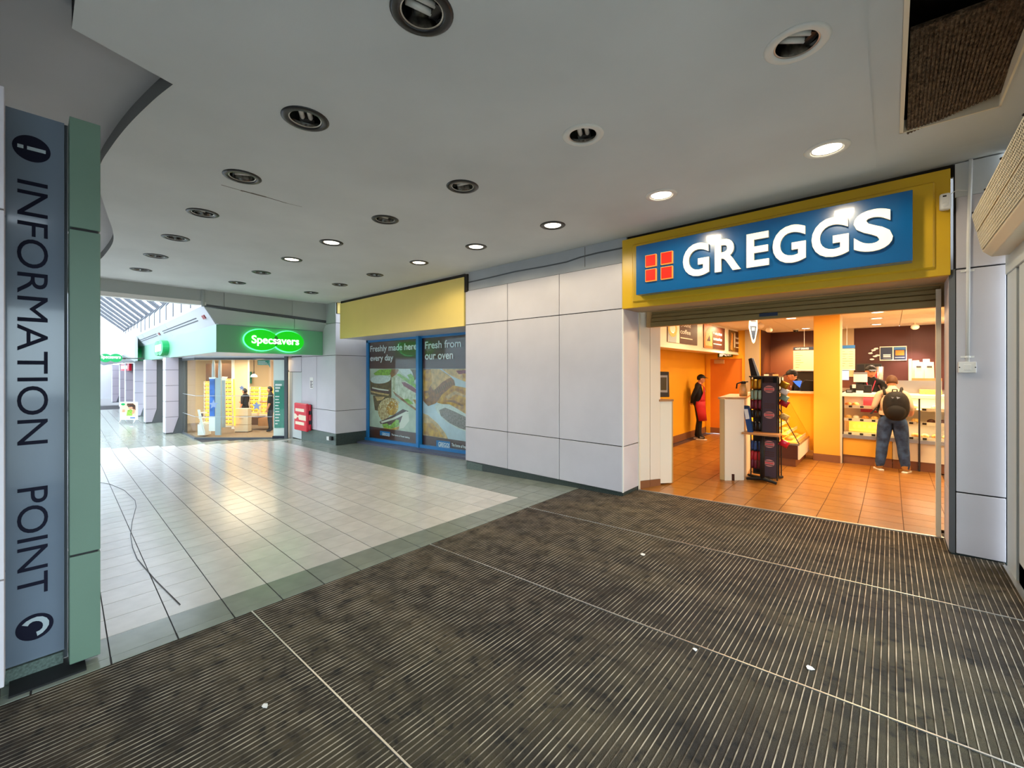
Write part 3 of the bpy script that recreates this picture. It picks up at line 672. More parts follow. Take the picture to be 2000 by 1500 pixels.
prints(s1, [('p_brown', [(585, 195), (1285, 110), (1285, 1640), (585, 1520)]), ('p_bg', [(587, 572), (1283, 572), (1283, 1475), (587, 1375)]),
 ('p_leaf', [(640, 640), (720, 585), (900, 578), (930, 640), (840, 665), (660, 662)]), ('p_crust', [(900, 578), (1000, 578), (960, 650), (890, 700), (870, 640)]),
 ('p_crumb', [(980, 576), (1283, 576), (1283, 800), (1150, 730), (1040, 640)]), ('p_leaf', [(1110, 660), (1160, 640), (1215, 690), (1205, 770), (1160, 755)]), ('p_rye', [(1150, 580), (1230, 580), (1240, 700), (1215, 740), (1180, 620)]),
 ('p_rye', [(592, 730), (890, 700), (890, 960), (860, 985), (600, 930)]), ('p_crumb', ring(738, 722, 142, 58, -4)), ('p_meat', [(600, 840), (700, 860), (870, 880), (870, 925), (760, 905), (600, 870)]), ('p_cream', [(620, 830), (720, 850), (850, 868), (850, 884), (720, 870), (620, 846)]), ('p_pale', [(600, 880), (720, 905), (860, 930), (850, 950), (700, 925), (605, 900)]),
 ('p_rye', [(632, 945), (890, 955), (880, 990), (730, 1165), (660, 1150)]), ('p_pale', [(660, 960), (800, 965), (760, 1010), (690, 1020)]),
 ('p_roll', [(890, 705), (960, 655), (1060, 690), (1283, 850), (1283, 1165), (1180, 1090), (1000, 950), (905, 880)]), ('p_crust', [(905, 880), (1000, 950), (1180, 1090), (1283, 1165), (1283, 1195), (1150, 1100), (950, 950)]), ('p_tomato', [(1030, 760), (1080, 760), (1200, 830), (1283, 905), (1283, 940), (1170, 880), (1060, 810)]), ('p_leaf', [(960, 655), (1000, 640), (1140, 730), (1283, 830), (1283, 880), (1120, 770)]), ('p_leaf', [(1060, 1000), (1120, 990), (1200, 1060), (1140, 1070)]), ('p_pastry', [(1190, 1000), (1283, 1010), (1283, 1090), (1220, 1060)]),
 ('p_bun', ring(880, 1165, 175, 190, -28, 20, 150, 345) ), ('p_pastry', ring(905, 1120, 80, 105, 20)),
 ('p_meat', [(725, 1310), (900, 1230), (1050, 1135), (1130, 1165), (1050, 1215), (880, 1300), (740, 1345)]), ('p_cream', [(740, 1312), (900, 1262), (1100, 1165), (1135, 1185), (950, 1275), (760, 1330)]), ('p_meat', [(760, 1330), (920, 1285), (1060, 1220), (1060, 1280), (1000, 1330), (780, 1370)]), ('p_leaf', [(760, 1350), (830, 1335), (870, 1370), (960, 1280), (1000, 1290), (1000, 1370), (880, 1410), (780, 1395)]), ('p_cream', [(1050, 1215), (1130, 1200), (1140, 1300), (1060, 1400), (1000, 1410), (1010, 1330)]), ('p_pastry', [(770, 1390), (880, 1412), (1000, 1375), (990, 1425), (900, 1422), (800, 1408)])] + seeds)
s2 = thing('poster', ((M2 + WR) / 2, YP, 1.2), 'window poster reading Fresh from our oven, with golden pasties', 'poster')
prints(s2, [('p_brown', [(1330, 105), (1960, 30), (1960, 1760), (1330, 1650)]), ('p_bg2', [(1330, 572), (1960, 572), (1960, 1592), (1330, 1500)]),
 ('p_pale', [(1590, 576), (1960, 572), (1960, 770), (1830, 720), (1690, 655)]), ('p_tomato', [(1790, 600), (1930, 590), (1930, 640), (1830, 650)]), ('p_pastry', [(1880, 640), (1960, 640), (1960, 765), (1890, 735)]),
 ('p_crust', [(1332, 576), (1560, 576), (1700, 670), (1765, 735), (1780, 800), (1600, 970), (1500, 1060), (1400, 1095), (1333, 1020)]), ('p_pale', [(1440, 576), (1560, 576), (1720, 690), (1600, 760), (1480, 880), (1430, 800)]), ('p_pastry', [(1332, 590), (1440, 590), (1455, 760), (1400, 880), (1333, 880)]), ('p_pastry', [(1340, 920), (1400, 905), (1420, 960), (1370, 1000)])]
 + [('p_rye', [(1500 + k * 26, 860 - k * 14), (1512 + k * 26, 856 - k * 14), (1530 + k * 26, 920 - k * 16), (1516 + k * 26, 926 - k * 16)]) for k in range(9)] +
 [('p_crumb', [(1490, 1090), (1540, 1050), (1700, 1080), (1960, 1180), (1960, 1460), (1800, 1400), (1640, 1300), (1530, 1180)]), ('p_mince', [(1555, 1150), (1640, 1115), (1760, 1165), (1960, 1260), (1960, 1440), (1840, 1400), (1700, 1330), (1580, 1230)]),
  ('p_pastry', [(1525, 1045), (1600, 930), (1750, 805), (1960, 845), (1960, 1225), (1860, 1160), (1700, 1070), (1600, 1065)]), ('p_pale', [(1640, 960), (1780, 880), (1960, 960), (1960, 990), (1790, 930), (1680, 1000)]), ('p_crust', [(1600, 1020), (1760, 1010), (1900, 1080), (1880, 1100), (1740, 1040)]),
  ('p_pale', [(1333, 1195), (1400, 1220), (1540, 1340), (1640, 1470), (1680, 1550), (1333, 1500)]), ('p_pastry', [(1340, 1330), (1460, 1330), (1560, 1440), (1620, 1530), (1440, 1510), (1340, 1480)])])
def wtxt(parent, s, xa, xb_, yt, yb, m='p_white', bold=.02, desc=0.):
    a, b = PW(xa, yb), PW(xb_, yb); t = PW(xa, yt)
    txt('lettering', s, (a.x, YP - .0135, a.z), UX, UZ, b.x - a.x, t.z - a.z, m, parent, depth=.001, bold=bold)
for o_, a in ((s1, ('Freshly made here,', 600, 1272, 255, 365)), (s1, ('every day', 600, 922, 385, 492)), (s2, ('Fresh from', 1364, 1866, 195, 298)), (s2, ('our oven', 1364, 1756, 372, 448))):
    p = PW(a[1], 400); wtxt(o_, *a)
for o_, x0, x1, y0, y1, tx in ((s1, 735, 876, 1437, 1512, 1150), (s2, 1520, 1714, 1567, 1668, 1960)):
    mb = MB(); mb.add([PW(x0, y0, 80), PW(x1, y0 + (x1 - x0) * .12, 80), PW(x1, y1 + (x1 - x0) * .02, 80), PW(x0, y1 - 12, 80)], [(0, 1, 2, 3)]); obj('logo_box', mb, 'blue_frame', o_)
    wtxt(o_, 'GREGGS', x0 + 30, x1 - 8, y0 + 22, y1 - 12); wtxt(o_, 'The home of fresh baking', x1 + 20, tx if o_ is s1 else x1 + 330, y0 + 40, y1 - 4)
pier = root('wall_far')
XP = -11.25; XB_ = -11.8
RP = [(.03, .655), (.655, 2.17), (2.17, 3.05)]
panel_grid(pier, [(YF + .0, YW)], RP + [(3.05, 3.30)], XP, 'x', sign=-1)
XJ, XD = onY(618.5, 780, YF).x, onY(589, 780, YF).x
panel_grid(pier, [(XJ, XP - .0), (XD, XJ)], RP, YF, 'y')
mb = MB(); mb.box(XB_ - .05, XP - .02, YF + .004, YF + .03, 3.055, ZC + .01); obj('upper_band', mb, 'bulk', pier)
mb = MB(); mb.box(XP - 3.4, XP - .028, YF + .028, YW + .1, -.5, ZC); obj('pier_core', mb, 'joint', pier)
mb = MB(); mb.box(XP - .03, XP - .012, YF + .01, YW, fz(XP) - .05, .027); obj('granite_base', mb, 'granite_dark', pier)
mb = MB(); mb.box(XD, XP - .01, YF + .008, YF + .03, fz(-13) - .05, .027); obj('granite_base', mb, 'granite', pier)
mb = MB(); mb.box(XP - .02, XP + .004, YF + .05, YF + .55, 3.31, ZC); obj('upper_band', mb, 'yellow2', pier)  # yellow light on the pier top, painted as a yellow strip
# service door beside the red box
d2 = root('door_2')
xa, xb_ = onY(563, 800, YF).x, onY(589, 800, YF).x
zt = onY(575, 727, YF).z
mb = MB(); mb.box(xa, xa + .10, YF - .01, YF + .03, fz(xa), zt + .06); obj('frame_post', mb, 'white', d2)
mb = MB(); mb.box(xa + .1, xa + .34, YF - .006, YF + .02, fz(xa), zt); obj('frame_reveal', mb, 'grey_panel', d2)
mb = MB(); mb.box(xa + .34, xb_, YF + .0, YF + .02, fz(xb_) + .01, zt); obj('door_leaf', mb, 'door_white', d2)
mb = MB(); mb.box(xa, xb_, YF - .01, YF + .02, zt + .012, 2.17); obj('panel', mb, 'panel', d2)
# wall notice, junction boxes, red extinguisher cabinet
nt_ = thing('wall_notice', (-12.6, YF, 1.7), 'narrow white notice with purple print on the wall above the red cabinet', 'notice')
p0, p1 = onY(605.5, 737, YF), onY(612, 759, YF)
mb = MB(); mb.box(p0.x, p1.x, YF - .008, YF - .001, p1.z, p0.z); obj('paper', mb, 'white', nt_)
for k in range(5):
    z = p0.z + (p1.z - p0.z) * (.36 + .13 * k); mb = MB(); mb.box(p0.x + .03, p1.x - .03 - .03 * (k % 2), YF - .0095, YF - .008, z - .012, z + .012); obj('print', mb, 'choc', nt_)
jx = thing('junction_box', (-11.5, YF, -.1), 'white and black socket boxes low on the granite base at the pier corner', 'socket')
for xa2, xb2, m_ in ((641, 645.5, 'white'), (646.5, 650.5, 'black')):
    p0, p1 = onY(xa2, 852, YF), onY(xb2, 860, YF); mb = MB(); mb.box(p0.x, p1.x, YF - .05, YF + .008, p1.z, p0.z); obj('box', mb, m_, jx, bev=.006)
rb = thing('extinguisher_cabinet', (-12.9, 5.3, .3), 'red and navy plastic fire extinguisher cabinet on the wall beside the service door', 'cabinet')
xr = onY(610, 820, YF).x; yf = onX(598, 820, xr).y; xl = onY(574.5, 820, yf).x
zt, zb = onX(598, 789, xr).z, onX(598, 844, xr).z
mb = MB(); mb.box(xl, xr - .01, yf + .10, YF - .001, zb + .02, zt - .02); obj('back_shell', mb, 'box_navy', rb, bev=.03)
mb = MB(); mb.box(xl - .01, xr, yf, yf + .085, zb, zt); obj('door', mb, 'red_box', rb, bev=.03, seg=3)
for z in (zb + .15 * (zt - zb), zb + .5 * (zt - zb), zb + .85 * (zt - zb)):
    mb = MB(); mb.box(xr - .06, xr + .004, yf + .07, yf + .15, z - .09, z + .09); obj('hinge_lug', mb, 'red_box', rb, bev=.02)
for z, hh in ((zb + .75 * (zt - zb), .045), (zb + .27 * (zt - zb), .045)):
    mb = MB(); mb.box(xl + .10, xr - .14, yf - .004, yf - .0005, z - hh, z + hh); obj('label_plate', mb, 'cream', rb)
z = zb + .5 * (zt - zb)
mb = MB(); mb.slab([(xl, yf - .003, z - .07), (xl + .13, yf - .003, z - .08), (xl + .24, yf - .003, z - .01), (xl + .30, yf - .003, z - .01), (xl + .36, yf - .003, z - .085), (xr - .02, yf - .003, z - .09), (xr - .02, yf - .003, z + .06), (xl + .36, yf - .003, z + .07), (xl + .30, yf - .003, z + .02), (xl + .24, yf - .003, z + .02), (xl + .12, yf - .003, z + .08), (xl, yf - .003, z + .09)], (0, .004, 0)); obj('latch_label', mb, 'cream', rb)

# ================================================================== BULKHEAD BETWEEN CEILING AND MALL
bk = root('wall_left')
XB = -11.8
Ya, Yb = onX(396, 580, XB).y, onX(643, 600, XB).y
zl = onX(390, 592, XB).z
mb = MB(); mb.box(XB - .15, XB, -6, Ya - .03, zl + .05, ZC + .2); obj('bulkhead_beam', mb, 'bulk', bk)
mb = MB(); mb.box(XB - .16, XB + .015, -6, Ya - .03, zl - .04, zl + .05); obj('beam_edging', mb, 'white', bk)
mb = MB(); mb.tube([(XB + .02, Ya, ZC), (XB + .02, Ya, zl - .06)], .035, 10); obj('corner_pipe', mb, 'bulk', bk, smooth=True)
p0, p1 = onX(400, 597, XB), onX(641, 629, XB)
cuts = [Ya + .03, onX(438, 590, XB).y, onX(571, 600, XB).y, YF + .05]
for a, b in zip(cuts, cuts[1:]):
    za = p0.z + (p1.z - p0.z) * (a - p0.y) / (p1.y - p0.y); zb_ = p0.z + (p1.z - p0.z) * (b - p0.y) / (p1.y - p0.y)
    mb = MB(); mb.slab([(XB, a + .004, za + .04), (XB, b - .004, zb_ + .04), (XB, b - .004, ZC + .2), (XB, a + .004, ZC + .2)], (-.15, 0, 0)); obj('panel', mb, 'bulk', bk)
mb = MB(); mb.slab([(XB - .02, Ya, p0.z - .01), (XB - .02, YF + .05, p1.z - .01), (XB - .02, YF + .05, p1.z + .05), (XB - .02, Ya, p0.z + .05)], (-.1, 0, 0)); obj('recess_strip', mb, 'pillar_dark', bk)
XS = -12.0
q0, q1 = onX(424, 632, XS), onX(634, 647, XS)
t0, t1 = onX(400, 600, XB), onX(642, 632, XB)
for a, b in ((0, .68), (.685, 1)):
    mb = MB(); mb.slab([t0.lerp(t1, a), t0.lerp(t1, b), q0.lerp(q1, b), q0.lerp(q1, a)], (-.04, 0, .02)); obj('sloping_panel', mb, 'bulk', bk)
mb = MB(); e0, e1 = onX(640, 629, XB), onX(652, 618, XB); mb.slab([t1 + Vector((.01, 0, 0)), Vector((XB + .01, YF + .03, t1.z + .06)), Vector((XS, YF + .03, 2.2)), Vector((XS, q1.y, 2.2)), q1], (0, .02, 0)); obj('end_panel', mb, 'panel', bk)

# ================================================================== OPTICIAN'S SHOP ON THE CORNER
DM = Vector((-.99945, .033, 0)).normalized()
def onV(px, py, P, Q):
    r = ray(px, py); d = (Q - P); n = Vector((d.y, -d.x, 0)); s = n.dot(P - EYEV) / n.dot(r); return EYEV + r * s
def flr(px, py):
    p = onZ(px, py, ZM)
    for _ in range(8): p = onZ(px, py, fz(p.x))
    return p
S0, S1 = flr(382, 858), flr(557, 856)
CK = Vector((XS, q0.y, 0)); zt_, zb_ = q0.z - .02, onX(424, 687.5, XS).z
LM = (onV(241, 700, CK, CK + DM) - CK).length
of = thing('shop_fascia', (XS, 3.5, 2.5), 'green corner fascia of the optician with long mint side along the mall', 'fascia')
mb = MB(); a, b = Vector((XS, q0.y, zb_)), Vector((XS, YF - .01, onX(633, 694, XS).z)); c_ = Vector((XS, YF - .01, q1.z - .02)); d = Vector((XS, q0.y, zt_))
mb.slab([a, b, c_, d], (-.08, 0, 0)); obj('front_board', mb, 'spec_green', of)
mb = MB(); e = CK + DM * LM; mb.slab([Vector((XS + .012, q0.y - .02, zb_)), Vector((e.x, e.y - .02, zb_)), Vector((e.x, e.y - .02, zt_)), Vector((XS + .012, q0.y - .02, zt_))], (0, .018, 0))
bk_ = MB().box(XS - .25, XS - .085, q0.y + .05, YF, zt_ - .3, ZC + .2); obj('closing_panel', bk_, 'bulk', bk); obj('side_board', mb, 'mint', of)
mb = MB(); mb.slab([(XS - .01, q0.y + .01, zb_ + .01), (XS - .01, YF, zb_ + .01), (-14.3, 6.1, zb_ + .01), (S0.x - 5, S0.y + 1.3, zb_ + .01), tuple(e + Vector((0, 0, zb_ + .01)))], (0, 0, .04)); obj('soffit', mb, 'mall_white', root('trim_5'))
def oval(parent, name, cxp, cyp, x0, x1, y0, y1, m, X, th, n=36):
    a, b = onX(x0, cyp, X), onX(x1, cyp, X); t, bt = onX(cxp, y0, X), onX(cxp, y1, X)
    c = Vector((X, (a.y + b.y) / 2, (t.z + bt.z) / 2)); ry, rz = (b.y - a.y) / 2, (t.z - bt.z) / 2
    mb = MB(); mb.slab(disc_pts(c, UY, UZ, ry, rz, n), (th, 0, 0)); obj(name, mb, m, parent); return c, ry, rz
def g2(x, y): return 360 + x / 6.667, 600 + y / 6.667
os_ = thing('optician_sign', (XS, 4.2, 2.6), 'glowing green double oval sign reading Specsavers on the corner fascia', 'sign')
XO = XS + .09
cA = oval(os_, 'lit_oval', *g2(1000, 428), g2(778, 0)[0], g2(1222, 0)[0], g2(0, 292)[1], g2(0, 562)[1], 'spec_lit', XO, .02)
cB = oval(os_, 'lit_oval', *g2(1358, 445), g2(1160, 0)[0], g2(1552, 0)[0], g2(0, 316)[1], g2(0, 580)[1], 'spec_lit', XO + .001, .02)
for (c, ry, rz) in (cA, cB):
    mb = MB(); mb.tube(disc_pts(c + Vector((-.05, 0, 0)), UY, UZ, ry * .97, rz * .97, 40) + [c + Vector((-.05, ry * .97, 0))], .03, 6, cap=False); obj('back_light', mb, mat('back_glow', '4dffa0', .5, emit=1.6, ecol='58ff9a') if 'back_glow' not in M else M['back_glow'], os_)
lens = [p for p in disc_pts(cA[0], UY, UZ, cA[1], cA[2], 120) if ((p.y - cB[0].y) / cB[1]) ** 2 + ((p.z - cB[0].z) / cB[2]) ** 2 < 1]
lens2 = [p for p in disc_pts(cB[0], UY, UZ, cB[1], cB[2], 120) if ((p.y - cA[0].y) / cA[1]) ** 2 + ((p.z - cA[0].z) / cA[2]) ** 2 < 1]
allp = lens + lens2; cc = sum(allp, Vector()) / len(allp); allp.sort(key=lambda p: math.atan2(p.z - cc.z, p.y - cc.y))
mb = MB(); mb.slab([Vector((XO + .0225, p.y, p.z)) for p in allp], (.003, 0, 0)); obj('overlap_lens', mb, 'spec_over', os_)
a, b, t = onX(*g2(872, 480), XO), onX(*g2(1488, 480), XO), onX(*g2(872, 368), XO)
txt('lettering', 'Specsavers', (XO + .027, a.y, a.z - .04), UY, UZ, b.y - a.y, (t.z - a.z) * 1.22, 'spec_txt', os_, depth=.006, bold=.018)
# raised oval boxes and word on the mint side
for px0, px1, y0, y1, lb in ((312, 334, 666, 695, 'larger green oval light box on the mint side fascia, nearer the corner'), (266, 279, 681, 703, 'smaller looking green oval light box further along the mint side fascia')):
    c0 = onV((px0 + px1) / 2, (y0 + y1) / 2, CK, CK + DM); dep = c0.x * FW.x + c0.y * FW.y; rz = (y1 - y0) / 2 / FPX * dep
    ob = thing('oval_sign', (c0.x, c0.y - .1, c0.z), lb, 'sign', 'oval light boxes on the optician side fascia')
    pr_ = DM.cross(UZ); pr_ = pr_ if pr_.y < 0 else -pr_
    base_ = c0 + pr_ * .02
    for dx in (-.38, .38):
        mb = MB(); mb.slab(disc_pts(base_ + DM * dx, DM, UZ, .62, rz, 28), pr_ * .18); obj('oval_box', mb, 'spec_disc', ob)
    mb = MB(); mb.slab([base_ + pr_ * .185 + DM * sx * .7 + UZ * sz * .12 for sx, sz in ((-1, -1), (1, -1), (1, 1), (-1, 1))], pr_ * .004); obj('lettering_band', mb, 'white', ob)
for (x0, x1, y0, y1) in ((363, 381, 662, 680), (294, 304, 683, 692)):
    a, b = onV(x0, y1, CK, CK + DM), onV(x1, y1, CK, CK + DM); t = onV(x0, y0, CK, CK + DM)
    txt('lettering', 'Opticians', a + Vector((0, -.012, 0)), -DM, UZ, (b - a).length, t.z - a.z, 'grey_panel', of, depth=.004)

# glazed corner
gl = root('window_2')
GH = onV(382, 699, S0, S1).z
SD = (S1 - S0); SL = SD.length; SU = SD.normalized(); SN = Vector((SU.y, -SU.x, 0)); SN = SN if SN.dot(Vector((0, 0, 0)) - S0) > 0 else -SN
def sg_pt(px, py, off=0.): return onV(px, py, S0, S1) + SN * off
def bar_on(P, Q, z0, z1, th, m, parent, name, off=0.):
    n = Vector(((Q - P).y, -(Q - P).x, 0)).normalized(); mb = MB()
    a, b = Vector((P.x, P.y, z0)), Vector((Q.x, Q.y, z0)); mb.slab([a - n * th / 2, b - n * th / 2, b + n * th / 2, a + n * th / 2], (0, 0, z1 - z0)); return obj(name, mb, m, parent)
zf = fz(-15)
bar_on(S0, S1, zf - .03, zf + .055, .06, 'pillar_dark', gl, 'sill_rail')
bar_on(S0, S1, GH - .06, GH + .01, .06, 'pillar_dark', gl, 'head_rail')
bar_on(S0, S1, GH + .01, zb_ + .03, .05, 'mall_white', gl, 'head_panel')
cutsx = [382, 457, 532, 557]
pp = [onV(x, 800, S0, S1) for x in cutsx]
for a, b in zip(pp, pp[1:]):
    u = (b - a).normalized() * .006; bar_on(a + u, b - u, zf + .055, GH - .06, .010, 'glass', gl, 'pane')
a, b = onV(556.5, 800, S0, S1), onV(562, 800, S0, S1); bar_on(a, b, zf, GH + .05, .09, 'pillar_dark', gl, 'jamb_post')
for y in (773, 814):
    z = sg_pt(440, y).z; bar_on(S0 + SU * .02 + SN * .01, pp[2] + SN * .01, z - .008, z + .008, .002, 'grey_panel', gl, 'etched_line')
S2 = S0 + DM * 2.55
bar_on(S0, S2, zf - .03, zf + .055, .06, 'pillar_dark', gl, 'sill_rail'); bar_on(S0, S2, GH - .06, GH + .01, .06, 'pillar_dark', gl, 'head_rail'); bar_on(S0, S2, GH + .01, zb_ + .03, .05, 'mall_white', gl, 'head_panel')
for k in range(3): bar_on(S0 + DM * (.85 * k + .01), S0 + DM * (.85 * k + .84), zf + .055, GH - .06, .010, 'glass', gl, 'pane')
for y in (773, 814):
    z = sg_pt(440, y).z; bar_on(S0 + SN * .01, S2 + Vector((0, -.01, 0)), z - .008, z + .008, .002, 'grey_panel', gl, 'etched_line')
# white end board with the teal service list, stuck behind the last pane
eb = thing('display_board', tuple(onV(545, 855, S0, S1) + Vector((0, 0, .1))), 'white end board with tall teal service list beside the service door', 'board')
a, b = onV(533, 800, S0, S1) - SN * .05, onV(556, 800, S0, S1) - SN * .05
bar_on(a, b, zf + .06, GH - .06, .03, 'white', eb, 'board'); bar_on(a + SN * .05, b + SN * .05, zf - .01, zf + .1, .075, 'box_navy', eb, 'plinth')
x0, x1 = onV(535, 800, S0, S1) - SN * .025, onV(555, 800, S0, S1) - SN * .025
z0, z1 = sg_pt(545, 836).z, sg_pt(545, 743).z
bar_on(x0, x1, z0, z1, .012, 'teal', eb, 'list_panel')
for k, (w_, h_) in enumerate(((.8, .05), (.6, .05), (.45, .05), (0, 0), (.5, .025), (.45, .025), (.55, .025), (.4, .025), (.5, .025), (.5, .025), (.6, .025), (.45, .025), (.5, .025), (.3, .025))):
    if w_: 
        z = z1 - .12 - k * .095; u = (x1 - x0); bar_on(x0 + u * .1 + SN * .01, x0 + u * (.1 + .8 * w_) + SN * .01, z - h_, z + .01, .004, 'white', eb, 'print_line')
bn = thing('window_bubble', tuple(sg_pt(515, 712)), 'green speech bubble sticker high on the corner glass', 'sticker')
pts = [sg_pt(x, y, -.012) for x, y in ((502.5, 703.5), (527, 703), (527.5, 719), (524, 713), (503, 713))]
mb = MB(); mb.slab(pts, SN * .003); obj('bubble', mb, 'teal', bn)
for k in range(3):
    a, b = sg_pt(504, 705.5 + k * 2.6, -.008), sg_pt(504 + (14, 17, 20)[k], 705.5 + k * 2.6, -.008); mb = MB(); mb.slab([a, b, b - UZ * .018, a - UZ * .018], SN * .001); obj('print_line', mb, 'white', bn)
for (x, y, r_, lb) in ((417.5, 790, 9.5, 'pale blue star sticker on the left of the corner glass'), (472.5, 757.5, 6.0, 'small pale blue star sticker in the middle of the corner glass'), (501.5, 793, 9.5, 'blue star sticker in front of the glowing frame displays')):
    mb = MB(); c = sg_pt(x, y, .008); dep = c.x * FW.x + c.y * FW.y; R_ = r_ / FPX * dep
    mb.slab([c + SU * math.sin(k * PI / 5) * R_ * (1 if k % 2 == 0 else .45) + UZ * math.cos(k * PI / 5) * R_ * (1 if k % 2 == 0 else .45) for k in range(10)], SN * .002)
    obj('star_sticker', mb, 'decal_blue', label=lb, cat='sticker', group='star stickers on the corner glass')

# interior shell
sh_ = root('floor')
mb = MB(); mb.slab([(S0.x, S0.y, zf - .02), (S1.x, S1.y, zf - .02), (-14.2, 9.5, zf - .02), (-22.5, 9.5, zf - .02), (-22.5, 3.6, zf - .02)], (0, 0, .02)); obj('carpet', mb, 'op_carpet', sh_)
wl = root('wall_back')
mb = MB(); mb.box(-22.5, -14.1, 9.3, 9.4, zf, 2.3); obj('back_wall', mb, 'beige', wl)
mb = MB(); mb.box(-14.2, -14.12, YF + .05, 9.4, zf, 2.3); obj('side_wall', mb, 'beige', wl)
mb = MB(); mb.box(-21.5, -21.4, 3.7, 9.4, zf, 2.3); obj('far_wall', mb, 'beige', wl)
mb = MB(); mb.slab([(S0.x, S0.y, 2.17), (S1.x, S1.y, 2.17), (-14.1, 9.4, 2.17), (-22.5, 9.4, 2.17), (-22.5, 3.6, 2.17)], (0, 0, .04)); obj('shop_ceiling', mb, 'cream', wl)
# partition walls in the optician
def at(px, py, P, Q): return onV(px, py, P, Q)
def par(k): return S0 - SN * k, S1 - SN * k                      # planes parallel to the corner glass, k metres behind it
def slab_px(parent, name, m, k, x0, x1, y0, y1, th=.04, **kw):
    P, Q = par(k); a, b, c_, d = at(x0, y1, P, Q), at(x1, y1, P, Q), at(x1, y0, P, Q), at(x0, y0, P, Q)
    mb = MB(); mb.slab([a, b, c_, d], -SN * th); return obj(name, mb, m, parent, **kw)
pw = root('wall_back')
slab_px(pw, 'brown_panel', 'brown_wall', 3.6, 402, 452, 710, 760); slab_px(pw, 'beige_panel', 'beige', 2.4, 457, 485, 690, 800); slab_px(pw, 'white_post', 'white', 2.35, 452, 457.5, 690, 842); slab_px(pw, 'white_post', 'white', 2.35, 484, 486.5, 690, 842)
slab_px(pw, 'back_panel', 'beige', 4.2, 487, 530, 700, 830); slab_px(pw, 'green_picture', 'teal_dk', 4.1, 485, 491, 726, 749)

# street outside the glass doors
og = root('ground')
mb = MB(); mb.box(-60, 60, -60, 60, -1.0, -.9); obj('street', mb, mat('street_grey', '4a4a4c', .9), og)
mb = MB(); mb.box(.85, 20, -12, 14, -.9, .0); obj('pavement', mb, mat('pavement_grey', '8f8d88', .9), og)
# walls behind the camera close the concourse
fw = root('wall_front')
mb = MB(); mb.box(-11.9, .85, -3.3, -3.2, -.5, ZC + .3); obj('rear_wall', mb, 'panel', fw)
mb = MB(); mb.box(-40, -11.9, -6.1, -6.0, -.5, 4.2); obj('mall_wall', mb, 'mall_white', fw)
# ================================================================== MALL BEYOND THE BULKHEAD
cn = root('trim_1')
o0 = onX(397.5, 596, XB); oe = onV(229, 676, o0, o0 + DM); LO = (oe - o0).length
ie = CK + DM * LM; ie.z = zt_; i0 = Vector((CK.x, CK.y - .02, zt_))
o0.z = max(o0.z, zt_ + .05); oe.z = o0.z
N5 = 4
def cp(s, t, lift=0.):                                     # point on the sloping canopy: s along the mall, t from fascia to outer edge
    a = i0.lerp(ie, s); b = o0.lerp(oe, s); return a.lerp(b, t) - Vector((0, .5, .45)).normalized() * lift
for k in range(N5):
    a, b = k / N5 + .002, (k + 1) / N5 - .002
    mb = MB(); mb.slab([cp(a, 0), cp(b, 0), cp(b, 1), cp(a, 1)], (0, .03, .03)); obj('canopy_panel', mb, 'canopy', cn)
mb = MB(); mb.slab([o0, oe, oe + UZ * .07, o0 + UZ * .07], (0, .05, 0)); obj('canopy_edge', mb, 'white', cn)
mb = MB(); mb.slab([cp(1, 0), cp(1, 1), cp(1, 1) + Vector((0, .4, 0))], -DM * .03); obj('canopy_end', mb, 'grey_panel', cn)
for s0, s1 in ((.06, .30), (.36, .58), (.66, .84)):
    for t in (.42, .56):
        mb = MB(); mb.slab([cp(s0, t, .004), cp(s1, t, .004), cp(s1, t + .05, .004), cp(s0, t + .05, .004)], Vector((0, .004, .004))); obj('air_slot', mb, 'slot', cn)
for s0 in (.02, .33, .62):
    mb = MB(); mb.slab([cp(s0, .42, .02), cp(s0 + .012, .42, .02), cp(s0 + .012, .6, .02), cp(s0, .6, .02)], Vector((0, .02, .02))); obj('beacon', mb, mat('beacon_red', '9a1420', .3) if 'beacon_red' not in M else M['beacon_red'], cn)
# clerestory with saw-tooth white panels, glazed roof above
ca = root('wall_right'); YV = 3.6
ze = onY(318, 594, YV).z
z0_ = o0.z + .02
for k in range(17):
    xa_, xc = -12.1 - 1.55 * k, -12.1 - 1.55 * (k + 1) + .02
    ya, yc_ = YV + .033 * (-12.1 - xa_) * 1.0, YV + .033 * (-12.1 - xc)
    xm = xa_ * .4 + xc * .6
    mb = MB(); mb.slab([(xa_, ya - .35, z0_ - .4), (xm, ya - .02, z0_ - .4), (xm, ya - .02, ze + .30), (xa_, ya - .35, ze - .15)], (0, .03, 0)); obj('tooth_panel', mb, 'mall_white', ca)
    mb = MB(); mb.slab([(xm, ya - .02, z0_ - .4), (xc, yc_ - .35, z0_ - .4), (xc, yc_ - .35, ze - .15), (xm, ya - .02, ze + .30)], (0, .03, 0)); obj('tooth_panel', mb, 'mall_white', ca)
    mb = MB(); mb.tube([(xa_, ya - .36, z0_), (xa_, ya - .36, ze - .15), (xm, ya - .03, ze + .30), (xc, yc_ - .36, ze - .15)], .022, 5); obj('tooth_edge', mb, 'rafter', ca)
roof = root('ceiling'); RL = 9.3
for k in range(17):
    x = -12.3 - 1.75 * k
    y0 = YV - .1 + .033 * (-12.1 - x); 
    for dx in (0, .42):
        mb = MB(); mb.slab([(x - dx, y0, ze - .0), (x - dx - .13, y0, ze), (x - dx - .13, y0 - RL, ze + RL * .875), (x - dx, y0 - RL, ze + RL * .875)], (0, .05, .08)); obj('rafter', mb, 'rafter', roof)
    mb = MB(); mb.slab([(x - .57, y0, ze + .09), (x - 1.74, y0, ze + .09), (x - 1.74, y0 - RL, ze + RL * .875 + .09), (x - .57, y0 - RL, ze + RL * .875 + .09)], (0, 0, .012)); obj('pane', mb, 'glass_roof', roof)
